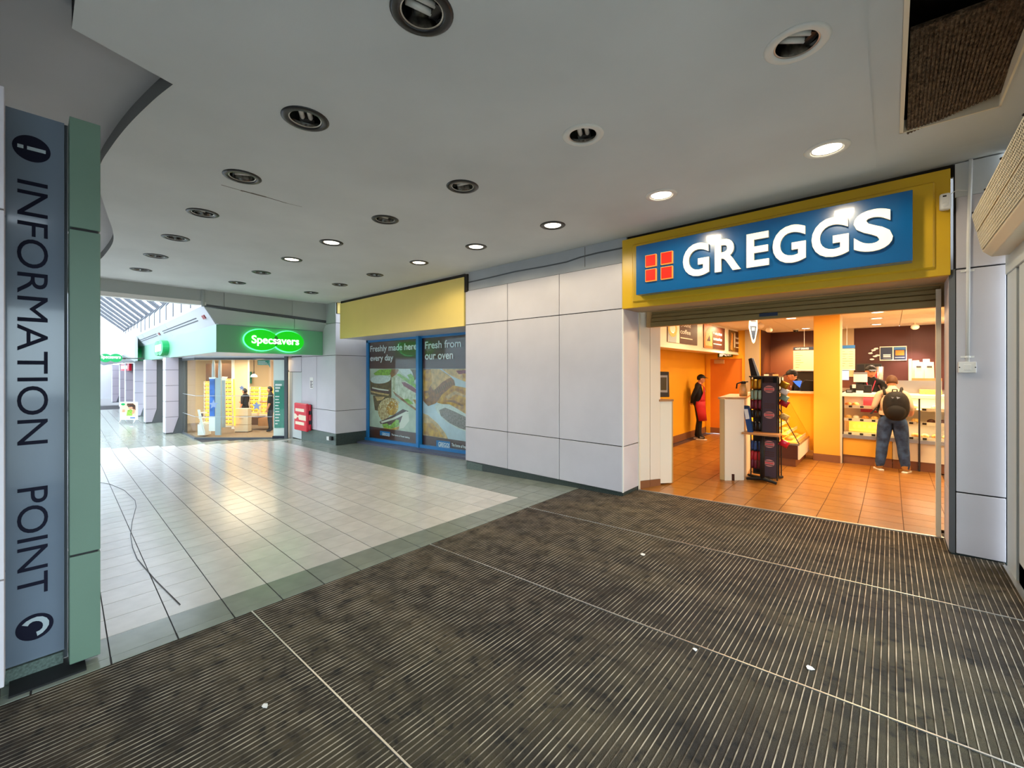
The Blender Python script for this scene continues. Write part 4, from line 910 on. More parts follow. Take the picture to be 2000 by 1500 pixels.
for k in range(3):
    yy = 1.6 + 2.0 * k; mb = MB(); mb.box(-41, -12.2, YV - yy - .04, YV - yy + .04, ze + yy * .875 - .02, ze + yy * .875 + .06); obj('purlin', mb, 'rafter', roof)
# pillars along the shopfronts
PX = [-18.3, -22.7, -26.4, -30.5, -33.7, -39.2]
for n, X in enumerate(PX):
    pl_ = root('pillar'); y0 = 3.03 + .033 * (-18.3 - X) - (.06 if n else 0); dp = .34
    top = 2.2 if n < 3 else 2.15; rows = [ZM + .04 + .535 * k for k in range(5)] + [top]
    for k, (a, b) in enumerate(zip(rows, rows[1:])):
        y1 = y0 + dp; yb = y1
        if k == 0: yb = y0 + dp * .55
        mb = MB(); mb.slab([(X, y0, a + .006), (X, yb, a + .006), (X, y1, b - .006), (X, y0, b - .006)], (-.03, 0, 0)); obj('panel', mb, 'mall_pillar', pl_)
        mb = MB(); mb.box(X - .40, X - .008, y0 - .02, y0, a + .006, b - .006); obj('front_panel', mb, 'mall_white', pl_)  # lit mall face: its brightness is put into a whiter panel colour
    mb = MB(); mb.box(X - .4, X - .025, y0 + .003, y0 + dp + .25, ZM, top); obj('pillar_core', mb, 'pillar_dark', pl_)
    mb = MB(); pts = [(X - .01, y0 + dp * .5, ZM)] + [(X - .01, y0 + dp * (1.0 + .5 * (1 - math.cos(t * PI / 2 / 6))) * 1.0, ZM + .62 * math.sin(t * PI / 2 / 6)) for t in range(6, -1, -1)][:0] + [(X - .01, y0 + dp + .22, ZM), (X - .01, y0 + dp + .22, 1.9), (X - .01, y0 + dp + .01, 1.9), (X - .01, y0 + dp + .01, ZM + .56)]
    mb.slab(pts, (-.02, 0, 0)); obj('curved_plinth', mb, 'pillar_dark', pl_)
# shopfront glass between pillars and shops further down the mall
sf = root('window_3')
def mline(x): return 3.42 + .033 * (-15.5 - x)
for x0, x1, ml in ((-18.05, -18.75, 1), (-18.8, -22.3, 3), (-23.1, -26.0, 3)):
    P, Q = Vector((x0, mline(x0), 0)), Vector((x1, mline(x1), 0))
    bar_on(P, Q, ZM, ZM + .09, .05, 'pillar_dark', sf, 'sill_rail'); bar_on(P, Q, 2.1, 2.2, .05, 'pillar_dark', sf, 'head_rail')
    for k in range(ml):
        a, b = P.lerp(Q, k / ml), P.lerp(Q, (k + 1) / ml); bar_on(a, a + (b - a).normalized() * .06, ZM + .09, 2.1, .06, 'pillar_dark', sf, 'stile'); bar_on(a + (b - a).normalized() * .06, b, ZM + .09, 2.1, .01, 'glass', sf, 'pane')
tb = thing('door_banner', (-20.3, 3.3, .9), 'tall teal lettered banner in the shop doorway between the first two mall pillars', 'banner')
mb = MB(); p0, p1 = onV(295.5, 802, Vector((-20, 3.55, 0)), Vector((-21, 3.58, 0))), onV(302.5, 738, Vector((-20, 3.55, 0)), Vector((-21, 3.58, 0))); mb.box(p0.x, p1.x, p0.y - .02, p0.y, p0.z, p1.z); obj('cloth', mb, 'teal_dk', tb)
for k in range(6):
    mb = MB(); z = p1.z - .25 - k * .22; mb.box(p0.x + (p1.x - p0.x) * .4, p0.x + (p1.x - p0.x) * .75, p0.y - .026, p0.y - .021, z - .06, z + .06); obj('print_line', mb, 'white', tb)
wm = root('wall_far')
mb = MB(); mb.slab([(-26.5, mline(-26.5) + .1, ZM), (-45, mline(-45) + .1, ZM), (-45, mline(-45) + .1, 2.2), (-26.5, mline(-26.5) + .1, 2.2)], (0, .1, 0)); obj('shop_wall', mb, mat('brownred', '8d6a66', .5), wm)
mb = MB(); mb.slab([(-24.6, 3.0, 2.18), (-45, 3.7, 2.18), (-45, 3.7, 3.6), (-24.6, 3.0, 3.6)], (0, .1, 0)); obj('upper_wall', mb, 'mall_white', wm)
mb = MB(); mb.slab([(-24.4, 2.6, 2.42), (-44, 3.2, 2.42), (-44, 3.6, 2.15), (-24.4, 2.98, 2.15)], (0, .05, .05)); obj('canopy_panel', mb, 'canopy', wm)
for x in (-25.2, -26.6, -28.2):
    mb = MB(); mb.box(x, x - .5, 2.70, 2.78, 2.26, 2.32); obj('air_slot', mb, 'slot', wm)
mb = MB(); mb.box(-45.2, -45, -7, 4.2, ZM, 12); obj('end_wall', mb, 'mall_white', wm)
for x, m_, z0, z1, lb in ((-31.2, 'red_box', 1.75, 2.12, 'red and white shop name board far down the mall'),):
    rs = thing('shop_board', (x, mline(x), 1.9), lb, 'sign'); mb = MB(); mb.box(x + 1.6, x - 1.5, mline(x) - .55, mline(x) - .45, z0, z1); obj('board', mb, m_, rs)
    mb = MB(); mb.box(x + 1.2, x - 1.2, mline(x) - .57, mline(x) - .551, z0 + .1, z1 - .1); obj('name_band', mb, 'white', rs)
rs = thing('hanging_board', (-37, 2.8, 1.7), 'red projecting shop sign at the far end of the mall beside the green pylon', 'sign')
p0, p1 = onX(188, 735, -37), onX(195, 714, -37); mb = MB(); mb.box(-37.1, -37, p0.y - .3, p1.y, p0.z, p1.z); obj('board', mb, 'red_box', rs); mb = MB(); mb.box(-37.0 + .001, -36.99, p1.y - .12, p1.y - .02, p0.z + .3, p1.z - .35); obj('emblem', mb, 'white', rs)
# projecting double oval sign over the mall
ps = thing('projecting_sign', (-23, 2.2, 2.25), 'small green double oval projecting sign reading Specsavers over the mall', 'sign')
XQ = -23.0
c1 = oval(ps, 'oval_plate', 204.5, 699, 193, 218, 691, 707.5, 'spec_disc', XQ, .08); c2 = oval(ps, 'oval_plate', 226, 699, 213, 238.5, 691, 707.5, 'spec_disc', XQ + .002, .08)
a, b = onX(197, 702, XQ), onX(235, 702, XQ); txt('lettering', 'Specsavers', (XQ + .09, a.y, a.z), UY, UZ, b.y - a.y, .17, 'spec_txt', ps, depth=.004, bold=.02)
mb = MB(); mb.tube([(XQ + .02, c2[0].y + c2[1], c2[0].z), (XQ + .02, 3.1, c2[0].z)], .02, 6); obj('bracket', mb, 'dark_steel', ps)
# A-board
bs = onZ(251, 826, ZM)
ab = thing('pavement_board', tuple(bs), 'white framed pavement board with eyewear photo standing beside a mall pillar', 'board')
def A_(u, z, off=0.): return Vector(bs) + RT * u - FW * off + UZ * (z - bs.z)
dep = bs.dot(FW); k_ = dep / FPX
ztop = EYE - (785 - HY) * k_; zlow = EYE - (820 - HY) * k_
W2 = 17 * k_
def aslab(name, m, u0, u1, z0, z1, off, th=.02): mb = MB(); mb.slab([A_(u0, z0, off), A_(u1, z0, off), A_(u1, z1, off), A_(u0, z1, off)], FW * th); return obj(name, mb, m, ab)
aslab('frame', 'white', -W2, W2, zlow, ztop, .0, .04)
for s in (-1, 1):
    mb = MB(); mb.tube([A_(s * (W2 - .06), zlow + .05, -.02), A_(s * (W2 - .06), bs.z + .01, .10)], .014, 6); obj('leg', mb, 'steel', ab); mb = MB(); mb.tube([A_(s * (W2 - .06), zlow + .05, -.05), A_(s * (W2 - .06), bs.z + .01, -.22)], .014, 6); obj('leg', mb, 'steel', ab)
hh = ztop - zlow
aslab('picture', 'beige', -W2 + .05, W2 - .05, zlow + .05, ztop - .05, .004, .003)
def apoly(m, pts, off): mb = MB(); mb.slab([A_(-W2 + .05 + x * (2 * W2 - .1), zlow + .05 + y * (hh - .1), off) for x, y in pts], FW * .002); obj('picture_print', mb, m, ab)
apoly('white', [(0, 0), (1, 0), (1, .16), (0, .16)], .008); apoly('poster_blue', [(.62, .02), (.95, .02), (.95, .09), (.62, .09)], .012)
apoly('hair', [(.42, .98), (.8, .99), (.97, .85), (.98, .55), (.85, .6), (.5, .78), (.4, .84)], .010); apoly('skin', [(.45, .86), (.75, .84), (.8, .68), (.7, .58), (.52, .66)], .012); apoly('black', [(.44, .84), (.9, .86), (.9, .79), (.7, .77), (.5, .76)], .014)
apoly('p_leaf', [(.38, .2), (.75, .2), (.82, .5), (.66, .6), (.45, .55)], .010); apoly('skin', [(.72, .3), (.9, .35), (.95, .6), (.82, .62)], .012); apoly('skin', [(.08, .4), (.26, .42), (.28, .58), (.12, .6)], .010); apoly('p_cream', [(.0, .18), (.36, .18), (.34, .4), (.05, .42)], .008); apoly('spec_disc', ring(.15, .93, .14, .075, 0, 14), .012)
mb = MB(); p = onZ(257, 833.5, ZM); mb.lathe([(.0001, .012), (.04, .012), (.05, 0)], c=tuple(p), n=12); obj('white_lid', mb, 'white', label='small white disc lying on the mall tiles below the pavement board', cat='litter')

# ================================================================== INFORMATION PYLON ON THE LEFT
py = thing('information_pylon', (-3.72, .12, 0), 'information pylon with green post and blue grey glass lettered INFORMATION POINT', 'pylon')
for a, b in ((.005, .640), (.652, 2.592), (2.606, 3.26)):
    mb = MB(); mb.box(-3.80, -3.64, .152, .285, a, b); obj('green_post', mb, 'green_col', py, bev=.004)
mb = MB(); mb.box(-3.79, -3.65, .16, .275, .0, 3.25); obj('post_core', mb, 'black', py)
XI = -3.75
mb = MB(); mb.box(XI - .02, XI, -.25, .135, .06, 3.25); obj('glass_panel', mb, 'info_glass', py)
mb = MB(); mb.box(XI - .06, XI - .021, -.25, .150, .0, 3.25); obj('back_panel', mb, 'pillar_dark', py)
mb = MB(); mb.box(XI - .05, XI + .006, -.25, .130, fz(-3.7) - .02, .052); obj('granite_base', mb, 'granite', py)
mb = MB(); mb.box(XI - .05, -3.57, -.08, .22, fz(-3.6) - .03, fz(-3.6) + .012); obj('base_plate', mb, 'black', py)
def itxt(s, ya, yb):
    zt, zb = onX(62, ya, XI).z, onX(62, yb, XI).z; a, b = onX(33, 600, XI).y, onX(94, 600, XI).y
    txt('lettering', s, (XI + .001, a, zt), -UZ, UY, zt - zb, b - a, 'navy', py, depth=.0015)
a_ = onX(62, 355, XI).z; itxt('INFORMATION', 355, 868); itxt('POINT', 952, 1162)
def disc_i(cx, cy, name='symbol_disc', m='navy', r=.075, off=.001): 
    c = onX(cx, cy, XI); c.x = XI + off; mb = MB(); mb.slab(disc_pts(c, UY, UZ, r, r, 36), (.001, 0, 0)); obj(name, mb, m, py); return c
c = disc_i(62, 291)
for z0, z1 in ((-.005, .05), (-.005, .05)):
    pass
mb = MB(); mb.slab([(XI + .0025, c.y - .018, c.z - .010), (XI + .0025, c.y + .055, c.z - .010), (XI + .0025, c.y + .055, c.z + .010), (XI + .0025, c.y - .018, c.z + .010)], (.001, 0, 0)); obj('symbol_bar', mb, 'grey_panel', py)
mb = MB(); mb.slab([(XI + .0025, c.y - .055, c.z - .010), (XI + .0025, c.y - .032, c.z - .010), (XI + .0025, c.y - .032, c.z + .010), (XI + .0025, c.y - .055, c.z + .010)], (.001, 0, 0)); obj('symbol_dot', mb, 'grey_panel', py)
c = disc_i(68, 1224)
arc = [(c.y + .015 + .045 * math.cos(t), c.z + .004 + .045 * math.sin(t)) for t in [math.radians(150 - k * 23) for k in range(11)]]
wd = [.013, .011, .010, .012, .013, .013, .013, .012, .010, .011, .013]
outer = [(XI + .0025, c.y + .0 + (.045 + w_) * math.cos(math.radians(150 - k * 23)), c.z + (.045 + w_) * math.sin(math.radians(150 - k * 23))) for k, w_ in enumerate(wd)]
inner = [(XI + .0025, c.y + .0 + (.045 - w_) * math.cos(math.radians(150 - k * 23)), c.z + (.045 - w_) * math.sin(math.radians(150 - k * 23))) for k, w_ in enumerate(wd)]
mb = MB(); 
for k in range(10): mb.slab([outer[k], outer[k + 1], inner[k + 1], inner[k]], (.001, 0, 0))
obj('handset_symbol', mb, 'grey_panel', py)
kp = root('wall_left')
for a, b in ((.08, .642), (.650, 2.596), (2.604, 3.25)):
    mb = MB(); mb.box(-3.66, -3.50, -.5, -.093, a, b); obj('panel', mb, 'panel', kp, bev=.004)
mb = MB(); mb.box(-3.66, -3.52, -.5, -.11, -.03, 3.25); obj('panel_core', mb, 'joint', kp)
kb = root('wall_left')
mb = MB(); mb.box(-4.6, XI - .07, -1.6, .10, -.1, 3.2); obj('kiosk_wall', mb, 'pillar_dark', kb)

# ================================================================== BAKERY INTERIOR
FS = .05
bw = root('wall_back')
YB = 13.6
mb = MB(); mb.box(onY(1480, 700, YB).x - .5, 1.3, YB, YB + .1, FS, SHOP_Z); obj('maroon_wall', mb, 'maroon', bw)
mb = MB(); mb.box(onY(1492, 700, YB).x - .12, onY(1492, 700, YB).x, YB - .08, YB, FS, SHOP_Z); obj('dark_edge', mb, 'brown', bw)
for px in (1780.5, 1585):
    x = onY(px, 700, YB).x; mb = MB(); mb.box(x - .004, x + .004, YB - .004, YB, 1.2, SHOP_Z); obj('panel_joint', mb, 'brown', bw)
x0, x1 = onY(1645, 690, YB).x - .4, onY(1668, 690, YB).x
mb = MB(); mb.box(x0, x1, YB - .02, YB, 1.6, SHOP_Z); obj('olive_panel', mb, 'soffit', bw)
mb = MB(); mb.box(1.0, 1.1, 6.1, YB, FS, SHOP_Z); obj('side_wall', mb, 'cream', bw)
bl = root('wall_left')
XY = -3.82
mb = MB(); mb.box(XY - .1, XY, 6.3, 12.35, FS, SHOP_Z); obj('yellow_wall', mb, 'shop_yellow', bl)
mb = MB(); mb.box(XY, XY + .025, 8.2, 12.3, FS, FS + .16); obj('skirting', mb, 'skirt', bl)
mb = MB(); mb.box(XY, -2.86, 6.1, 6.16, FS, SHOP_Z); obj('front_wall', mb, 'shop_yellow', bl)
YD = 12.3
dl, dr_ = onY(1387.5, 800, YD).x, onY(1450, 800, YD).x; zd = onY(1420, 701, YD).z
mb = MB(); mb.box(XY - .1, dl - .10, YD, YD + .1, FS, SHOP_Z); mb.box(dr_ + .10, onY(1484, 700, YD).x, YD, YD + .1, FS, SHOP_Z); mb.box(dl - .1, dr_ + .1, YD, YD + .1, zd + .09, SHOP_Z); obj('end_wall', mb, 'shop_yellow', bl)
x0, x1 = onY(1456, 690, YD).x, onY(1484, 690, YD).x
mb = MB(); mb.box(x0, x1, YD - .05, YD, FS, SHOP_Z); obj('olive_pier', mb, 'soffit', bl)
mb = MB(); xq = onY(1484, 700, YD).x; mb.box(xq - .1, xq, YD + .1, YB + .1, FS, SHOP_Z); obj('return_wall', mb, 'brown', bl)
d3 = root('door_3')
mb = MB(); mb.box(dl, dr_, YD + .0, YD + .05, FS + .01, zd); obj('door_leaf', mb, 'shop_orange', d3)
for a, b in ((dl - .10, dl), (dr_, dr_ + .10)):
    mb = MB(); mb.box(a, b, YD - .03, YD + .06, FS, zd + .09); obj('architrave', mb, 'shop_yellow', d3)
mb = MB(); mb.box(dl, dr_, YD - .03, YD + .06, zd, zd + .09); obj('head_architrave', mb, 'shop_yellow', d3)
mb = MB(); mb.box(dl + .0, dr_, YD - .01, YD, FS + .01, FS + .16); obj('kick_plate', mb, 'skirt', d3)
c0, c1 = onY(1396, 709, YD), onY(1415, 704, YD)
mb = MB(); mb.box(c0.x, c1.x, YD - .06, YD, c0.z - .02, c1.z + .02); obj('door_closer', mb, 'cream_dk', d3); mb = MB(); mb.tube([(c1.x - .05, YD - .05, c1.z + .03), (c0.x + .1, YD - .10, c1.z + .06), (c0.x + .15, YD - .03, zd + .05)], .012, 6); obj('closer_arm', mb, 'cream_dk', d3)
ex = thing('exit_sign', (-2.9, YD, 2.2), 'small green exit sign above the orange door', 'sign')
p0, p1 = onY(1402, 697.5, YD - .04), onY(1431, 689.5, YD - .04)
mb = MB(); mb.box(p0.x, p1.x, YD - .05, YD - .032, p0.z, p1.z); obj('plate', mb, mat('exit_green', '4b6a1e', .5), ex)
txt('lettering', 'EXIT', (p0.x + (p1.x - p0.x) * .52, YD - .051, p0.z + .025), UX, UZ, (p1.x - p0.x) * .42, (p1.z - p0.z) * .5, 'letter', ex, depth=.002, bold=.02)
h0 = (p0.x + (p1.x - p0.x) * .12); zc = (p0.z + p1.z) / 2
mb = MB(); mb.slab([(h0, YD - .052, zc - .035), (h0 + .07, YD - .052, zc - .035), (h0 + .10, YD - .052, zc + .01), (h0 + .16, YD - .052, zc - .03), (h0 + .16, YD - .052, zc + .0), (h0 + .10, YD - .052, zc + .045), (h0, YD - .052, zc + .04)], (0, .001, 0)); obj('running_figure', mb, 'letter', ex)
# bulkhead with three menu pictures
XMB = -3.0
mbk = root('trim_2')
zb0 = onX(1290, 671, XMB).z - .03
mb = MB(); mb.box(XMB - .10, XMB, 6.4, 12.95, zb0, SHOP_Z); obj('bulkhead_board', mb, 'panel_warm', mbk); mb = MB(); mb.box(XMB - .75, XMB - .1, 6.4, YD, zb0 + .02, SHOP_Z); obj('bulkhead_soffit', mb, 'cream', mbk)
mb = MB(); mb.box(XMB - .02, XMB + .015, 6.4, 12.9, zb0 - .03, zb0); obj('edge_strip', mb, 'white_warm', mbk)
def yz(px, py): p = onX(px, py, XMB); return p.y, p.z
def menu(lb, x0, x1, yt0, yt1, yb0, yb1, split, img, words):
    a, b = yz(x0, yb0), yz(x1, yb1); t0 = yz(x0, yt0)[1]; t1 = min(yz(x1, yt1)[1], SHOP_Z - .05); tz = min(max(t0, t1), SHOP_Z - .04); bz = (a[1] + b[1]) / 2
    t = thing('menu_picture', (XMB, (a[0] + b[0]) / 2, bz), lb, 'picture')
    mb = MB(); mb.box(XMB, XMB + .015, a[0], b[0], bz, tz); obj('panel', mb, 'brown', t)
    ys = a[0] + (b[0] - a[0]) * split
    mb = MB(); mb.box(XMB + .015, XMB + .018, a[0], ys, bz, tz); obj('photo', mb, img[0], t)
    for q_, (m_, f) in enumerate(img[1]):
        mb = MB(); mb.slab([(XMB + .019 + .003 * q_, a[0] + (ys - a[0]) * u, bz + (tz - bz) * v) for u, v in f], (.002, 0, 0)); obj('photo_print', mb, m_, t)
    hgt = tz - bz
    for w_, v, h_ in words: txt('lettering', w_, (XMB + .019, ys + .04, bz + hgt * v), UY, UZ, (b[0] - ys) * (.55 if len(w_) < 9 else .68), hgt * h_, 'white', t, depth=.002, bold=.01)
    mb = MB(); mb.box(XMB + .018, XMB + .02, ys + .05, ys + (b[0] - ys) * .7, bz + hgt * .2, bz + hgt * .24); obj('print_line', mb, 'white_warm', t)
menu('largest menu picture nearest the doorway with a coffee cup photo', 1302.5, 1360.5, 600, 620, 667, 675.5, .36, ('white_warm', [('grey_panel', [(.05, .0), (.7, .0), (.75, .35), (.0, .45)]), ('bread2', ring(.38, .5, .38, .3)), ('p_cream', ring(.36, .52, .24, .18))]), (('ground', .62, .2), ('coffee', .38, .18)))
menu('middle menu picture with an orange pastry photo', 1373.5, 1414.5, 632, 640, 679, 684, .38, ('shop_orange', [('bread2', [(.1, .1), (.9, .1), (.9, .6), (.6, .9), (.2, .7)]), ('brown', [(.3, .3), (.7, .3), (.6, .55)])]), (('Freshly baked', .6, .14), ('savouries', .38, .14)))
menu('smallest looking menu picture above the orange door with dark drink photo', 1423, 1452, 643, 650, 685.5, 689.5, .38, ('p_rye', [('bread', [(.2, .1), (.5, .05), (.6, .8), (.35, .9)]), ('white_warm', [(.75, .2), (.95, .2), (.95, .9), (.8, .9)])]), (('Freshly made', .6, .13), ('sandwiches', .4, .13)))
# ceiling, fittings
cl = root('ceiling')
for i in range(5):
    for j in range(8):
        x0, x1 = -3.85 + i * 1.0, -3.85 + (i + 1) * 1.0; y0, y1 = 6.1 + j * .95, 6.1 + (j + 1) * .95
        mb = MB(); mb.box(x0 + .004, min(x1, 1.05) - .004, y0 + .004, y1 - .004, SHOP_Z, SHOP_Z + .03); obj('panel', mb, 'shop_ceil', cl)
mb = MB(); mb.box(-3.9, 1.1, 6.05, 13.75, SHOP_Z + .03, SHOP_Z + .06); obj('ceiling_back', mb, 'cream_dk', cl)
mb = MB(); mb.box(-2.7, .45, 6.04, 6.12, 2.39, SHOP_Z + .05); obj('head_wall', mb, 'cream_dk', cl)
for n, (px, py) in enumerate(((1545, 621), (1574, 641), (1714, 609), (1712, 621), (1712, 633))):
    p = onZ(px, py, SHOP_Z); 
    if p.y > 13.3: p = p * (13.2 / p.y); p.z = SHOP_Z
    t = thing('shop_downlight', (p.x, p.y, SHOP_Z), f"glowing round downlight in the bakery ceiling, {['nearest the hanging tag','just left of the yellow column','frontmost of three above the customer','middle of three above the customer','rearmost of three above the customer'][n]}", 'downlight', 'bakery ceiling downlights')
    mb = MB(); mb.lathe([(.085, -.012), (.115, -.008), (.115, .0)], c=(p.x, p.y, SHOP_Z), n=20); obj('trim_ring', mb, 'trim_white', t); mb = MB(); mb.lathe([(.0001, -.008), (.088, -.008)], c=(p.x, p.y, SHOP_Z), n=20); obj('diffuser', mb, 'lamp_shop', t)
for px, py, lb in ((1787, 636, 'round spotlight fitting washing the maroon wall above the coffee shelf'), (1485, 632, 'small spotlight fitting near the pointed hanging tag'), (1502, 641, 'small spotlight fitting near the top of the dark conduit')):
    p = onZ(px, py - 4, SHOP_Z); p = p * min(1, 12.9 / p.y); p.z = SHOP_Z
    t = thing('spotlight', tuple(p), lb, 'spotlight'); mb = MB(); mb.lathe([(.02, 0), (.02, -.05)], c=tuple(p), n=10); obj('stem', mb, 'cream', t); mb = MB(); mb.ell((p.x, p.y, p.z - .09), (.075, .075, .06), 14, 8); obj('head', mb, 'white_warm', t, smooth=True)
sp = lamp('wall_washer', 'SPOT', (onY(1787, 640, 13.0).x, 12.95, SHOP_Z - .12), 380, (1, .72, .66), .05, (math.radians(20), 0, 0), spot=math.radians(75), blend=.8)
lamp('orange_washer', 'SPOT', (onY(1545, 640, 12.6).x, 12.5, SHOP_Z - .1), 520, (1, .55, .16), .05, (math.radians(35), 0, 0), spot=math.radians(95), blend=.8)
p = onZ(1554, 645, SHOP_Z); p = p * min(1, 12.8 / p.y)
cmx = thing('ceiling_camera', (p.x, p.y, SHOP_Z), 'black dome camera under the bakery ceiling', 'camera'); mb = MB(); mb.lathe([(.07, 0), (.07, -.03), (.05, -.03)], c=(p.x, p.y, SHOP_Z), n=14); obj('mount', mb, 'white_warm', cmx); mb = MB(); mb.ell((p.x, p.y, SHOP_Z - .035), (.055, .055, .05), 12, 8); obj('dome', mb, 'black', cmx, smooth=True)
ct = thing('wall_conduit', (-1.7, YB, 2), 'slim cream conduit on the orange lit back wall', 'pipe')
x = onY(1494.5, 700, YB - .05).x; mb = MB(); mb.tube([(x, YB - .05, SHOP_Z), (x, YB - .05, onY(1494, 730, YB).z)], .018, 8); obj('pipe', mb, 'white_warm', ct, smooth=True)
for py in (667, 722):
    z = onY(1494, py, YB).z; mb = MB(); mb.box(x - .05, x + .05, YB - .05, YB, z - .008, z + .008); obj('clip', mb, 'white_warm', ct)
# column
co = root('pillar')
YK = 9.88; k0, k1 = onY(1589, 800, YK).x, onY(1640.5, 800, YK).x
mb = MB(); mb.box(k0, k1, YK, YK + .42, FS + .13, SHOP_Z); obj('column_shaft', mb, 'column_y', co, bev=.006); mb = MB(); mb.box(k0 - .005, k1 + .005, YK - .012, YK + .43, FS, FS + .13); obj('skirting', mb, 'skirt', co)
mb = MB(); mb.box(k1, k1 + .03, YK + .02, YK + .06, FS, SHOP_Z); obj('edge_trim', mb, 'cream', co)
# hanging pointed tag
hg = thing('hanging_tag', (-1.2, 8.6, 2.2), 'navy and white pointed hanging tag under the shutter', 'sign')
YH = 8.4
def hp(x, y): return onY(x, y, YH)
mb = MB(); mb.slab([hp(1463.5, 622), hp(1479, 622), hp(1479.5, 643), hp(1474.5, 668), hp(1471.5, 671), hp(1468.5, 667), hp(1462.5, 640)], (0, .012, 0)); obj('white_plate', mb, 'white', hg)
mb = MB(); mb.slab([hp(1464.5, 636), hp(1477.5, 637), hp(1474, 660), hp(1471.5, 665), hp(1469, 659)], (0, -.004, 0)); obj('navy_face', mb, 'sign_navy', hg)
for x, y in ((1470, 641.2), (1473, 641.2), (1470, 644.4), (1473, 644.4)):
    mb = MB(); mb.slab([hp(x - 1.1, y - 1.2), hp(x + 1.1, y - 1.2), hp(x + 1.1, y + 1.2), hp(x - 1.1, y + 1.2)], (0, -.006, 0)); obj('square_mark', mb, 'white', hg)
a, b = hp(1465, 633), hp(1477.5, 633); mb = MB(); mb.slab([hp(1466, 626), hp(1477, 626), hp(1477, 629), hp(1466, 629)], (0, -.003, 0)); obj('print_line', mb, 'sign_navy', hg)
mb = MB(); mb.tube([hp(1471, 622), Vector((hp(1471, 622).x, YH, SHOP_Z))], .004, 5); obj('cord', mb, 'white', hg)

# ---- low cabinet with oven at the left jamb
lc = thing('low_cabinet', (-2.55, 6.4, FS), 'low cream cabinet end beside the left doorway jamb', 'cabinet')
za = onZ(1290, 944, FS); zc_ = onZ(1312, 943, FS); hz = onV(1301, 780, za, zc_).z
d = (zc_ - za).normalized(); n = Vector((-d.y, d.x, 0))
mb = MB(); mb.slab([za + UZ * .0, zc_, zc_ + n * .95 - d * .45, za + n * .95 - d * .45], (0, 0, hz - FS - .03)); obj('body', mb, 'white_warm', lc)
mb = MB(); mb.slab([za - d * .02 - n * .02 + UZ * (hz - FS - .03), zc_ + d * .02 - n * .02 + UZ * (hz - FS - .03), zc_ + n * .95 - d * .45 + UZ * (hz - FS - .03), za + n * .95 - d * .45 + UZ * (hz - FS - .03)], (0, 0, .03)); obj('worktop', mb, 'wood', lc)
mb = MB(); mb.slab([zc_ + d * .001, zc_ + d * .02, zc_ + d * .02 + n * 1.0, zc_ + d * .001 + n * 1.0], (0, 0, hz - FS - .035)); obj('edge_trim', mb, 'cream_dk', lc)
ov = thing('countertop_oven', (-2.85, 7.2, hz), 'steel countertop oven with dark glass door on the low cream cabinet', 'oven')
P_, Q_ = za + n * .5, za + n * .5 + d
def ovp(x, y): return onV(x, y, P_, Q_)
mb = MB(); a, b, c_, e = ovp(1286, 777), ovp(1308, 777), ovp(1307, 726), ovp(1286, 725.5); mb.slab([Vector((a.x, a.y, hz)), Vector((b.x, b.y, hz)), c_, e], n * .35); obj('body', mb, 'dark_steel', ov, bev=.01)
mb = MB(); mb.slab([ovp(1288, 766), ovp(1303, 766.5), ovp(1303, 733), ovp(1288, 733)], -n * .012); o = obj('door', mb, 'steel', ov); mb = MB(); mb.slab([ovp(1289.5, 762), ovp(1301, 762), ovp(1301, 737), ovp(1289.5, 737)], -n * .016); obj('door_glass', mb, mat('oven_glass', '5a4a20', .15), o)
# ---- partition block
pb = thing('counter_end', (-1.9, 7.3, FS), 'white counter end panel with brown edge post, left of the snack rack', 'counter')
p0, p1, p2 = onZ(1405, 937, FS), onZ(1415.5, 938.5, FS), onZ(1453, 938, FS); ht_ = onV(1430, 780, p1, p2).z
back = Vector((-.16, 1.2, 0))
mb = MB(); mb.slab([p1, p2, p2 + back, p1 + back], (0, 0, ht_ - FS)); obj('white_panel', mb, 'white_warm', pb)
mb = MB(); q = [p0 - (p1 - p0) * .0, p1 - (p1 - p0) * .04]; mb.slab([q[0], q[1], q[1] + Vector((0, .08, 0)), q[0] + Vector((0, .08, 0))], (0, 0, ht_ - FS + .01)); obj('edge_post', mb, 'cream_dk', pb, bev=.012)
mb = MB(); mb.slab([p0 - UX * .02 + UZ * (ht_ - FS), p2 + UX * .02 + UZ * (ht_ - FS), p2 + back + UZ * (ht_ - FS), p0 + back + UZ * (ht_ - FS)], (0, 0, .03)); obj('worktop', mb, 'wood', pb)
a = p1.lerp(p2, .42); mb = MB(); mb.box(a.x - .02, a.x + .025, a.y - .012, a.y + .0, FS, FS + .10); obj('bolt_plate', mb, 'brown', pb)
kt = thing('coffee_flask', (0, 0, 0), 'pale vacuum flask with black pouring head on the counter end', 'flask')
c0 = onV(1452, 775, p1 + Vector((0, .5, 0)), p2 + Vector((0, .5, 0))); c0.z = ht_ + .03; kt.location = c0
mb = MB(); mb.lathe([(.0001, 0), (.06, 0), (.062, .12), (.05, .17), (.035, .2), (.0001, .2)], c=tuple(c0), n=18); obj('body', mb, 'p_pale', kt, smooth=True); mb = MB(); mb.lathe([(.036, .2), (.04, .235), (.0001, .25)], c=tuple(c0), n=14); obj('lid', mb, 'black', kt, smooth=True); mb = MB(); mb.tube([c0 + Vector((-.03, 0, .225)), c0 + Vector((-.09, -.02, .20)), c0 + Vector((-.10, -.02, .12))], .012, 7); obj('handle', mb, 'black', kt, smooth=True); mb = MB(); mb.tube([c0 + Vector((.03, 0, .23)), c0 + Vector((.07, 0, .235))], .01, 6); obj('spout', mb, 'black', kt)

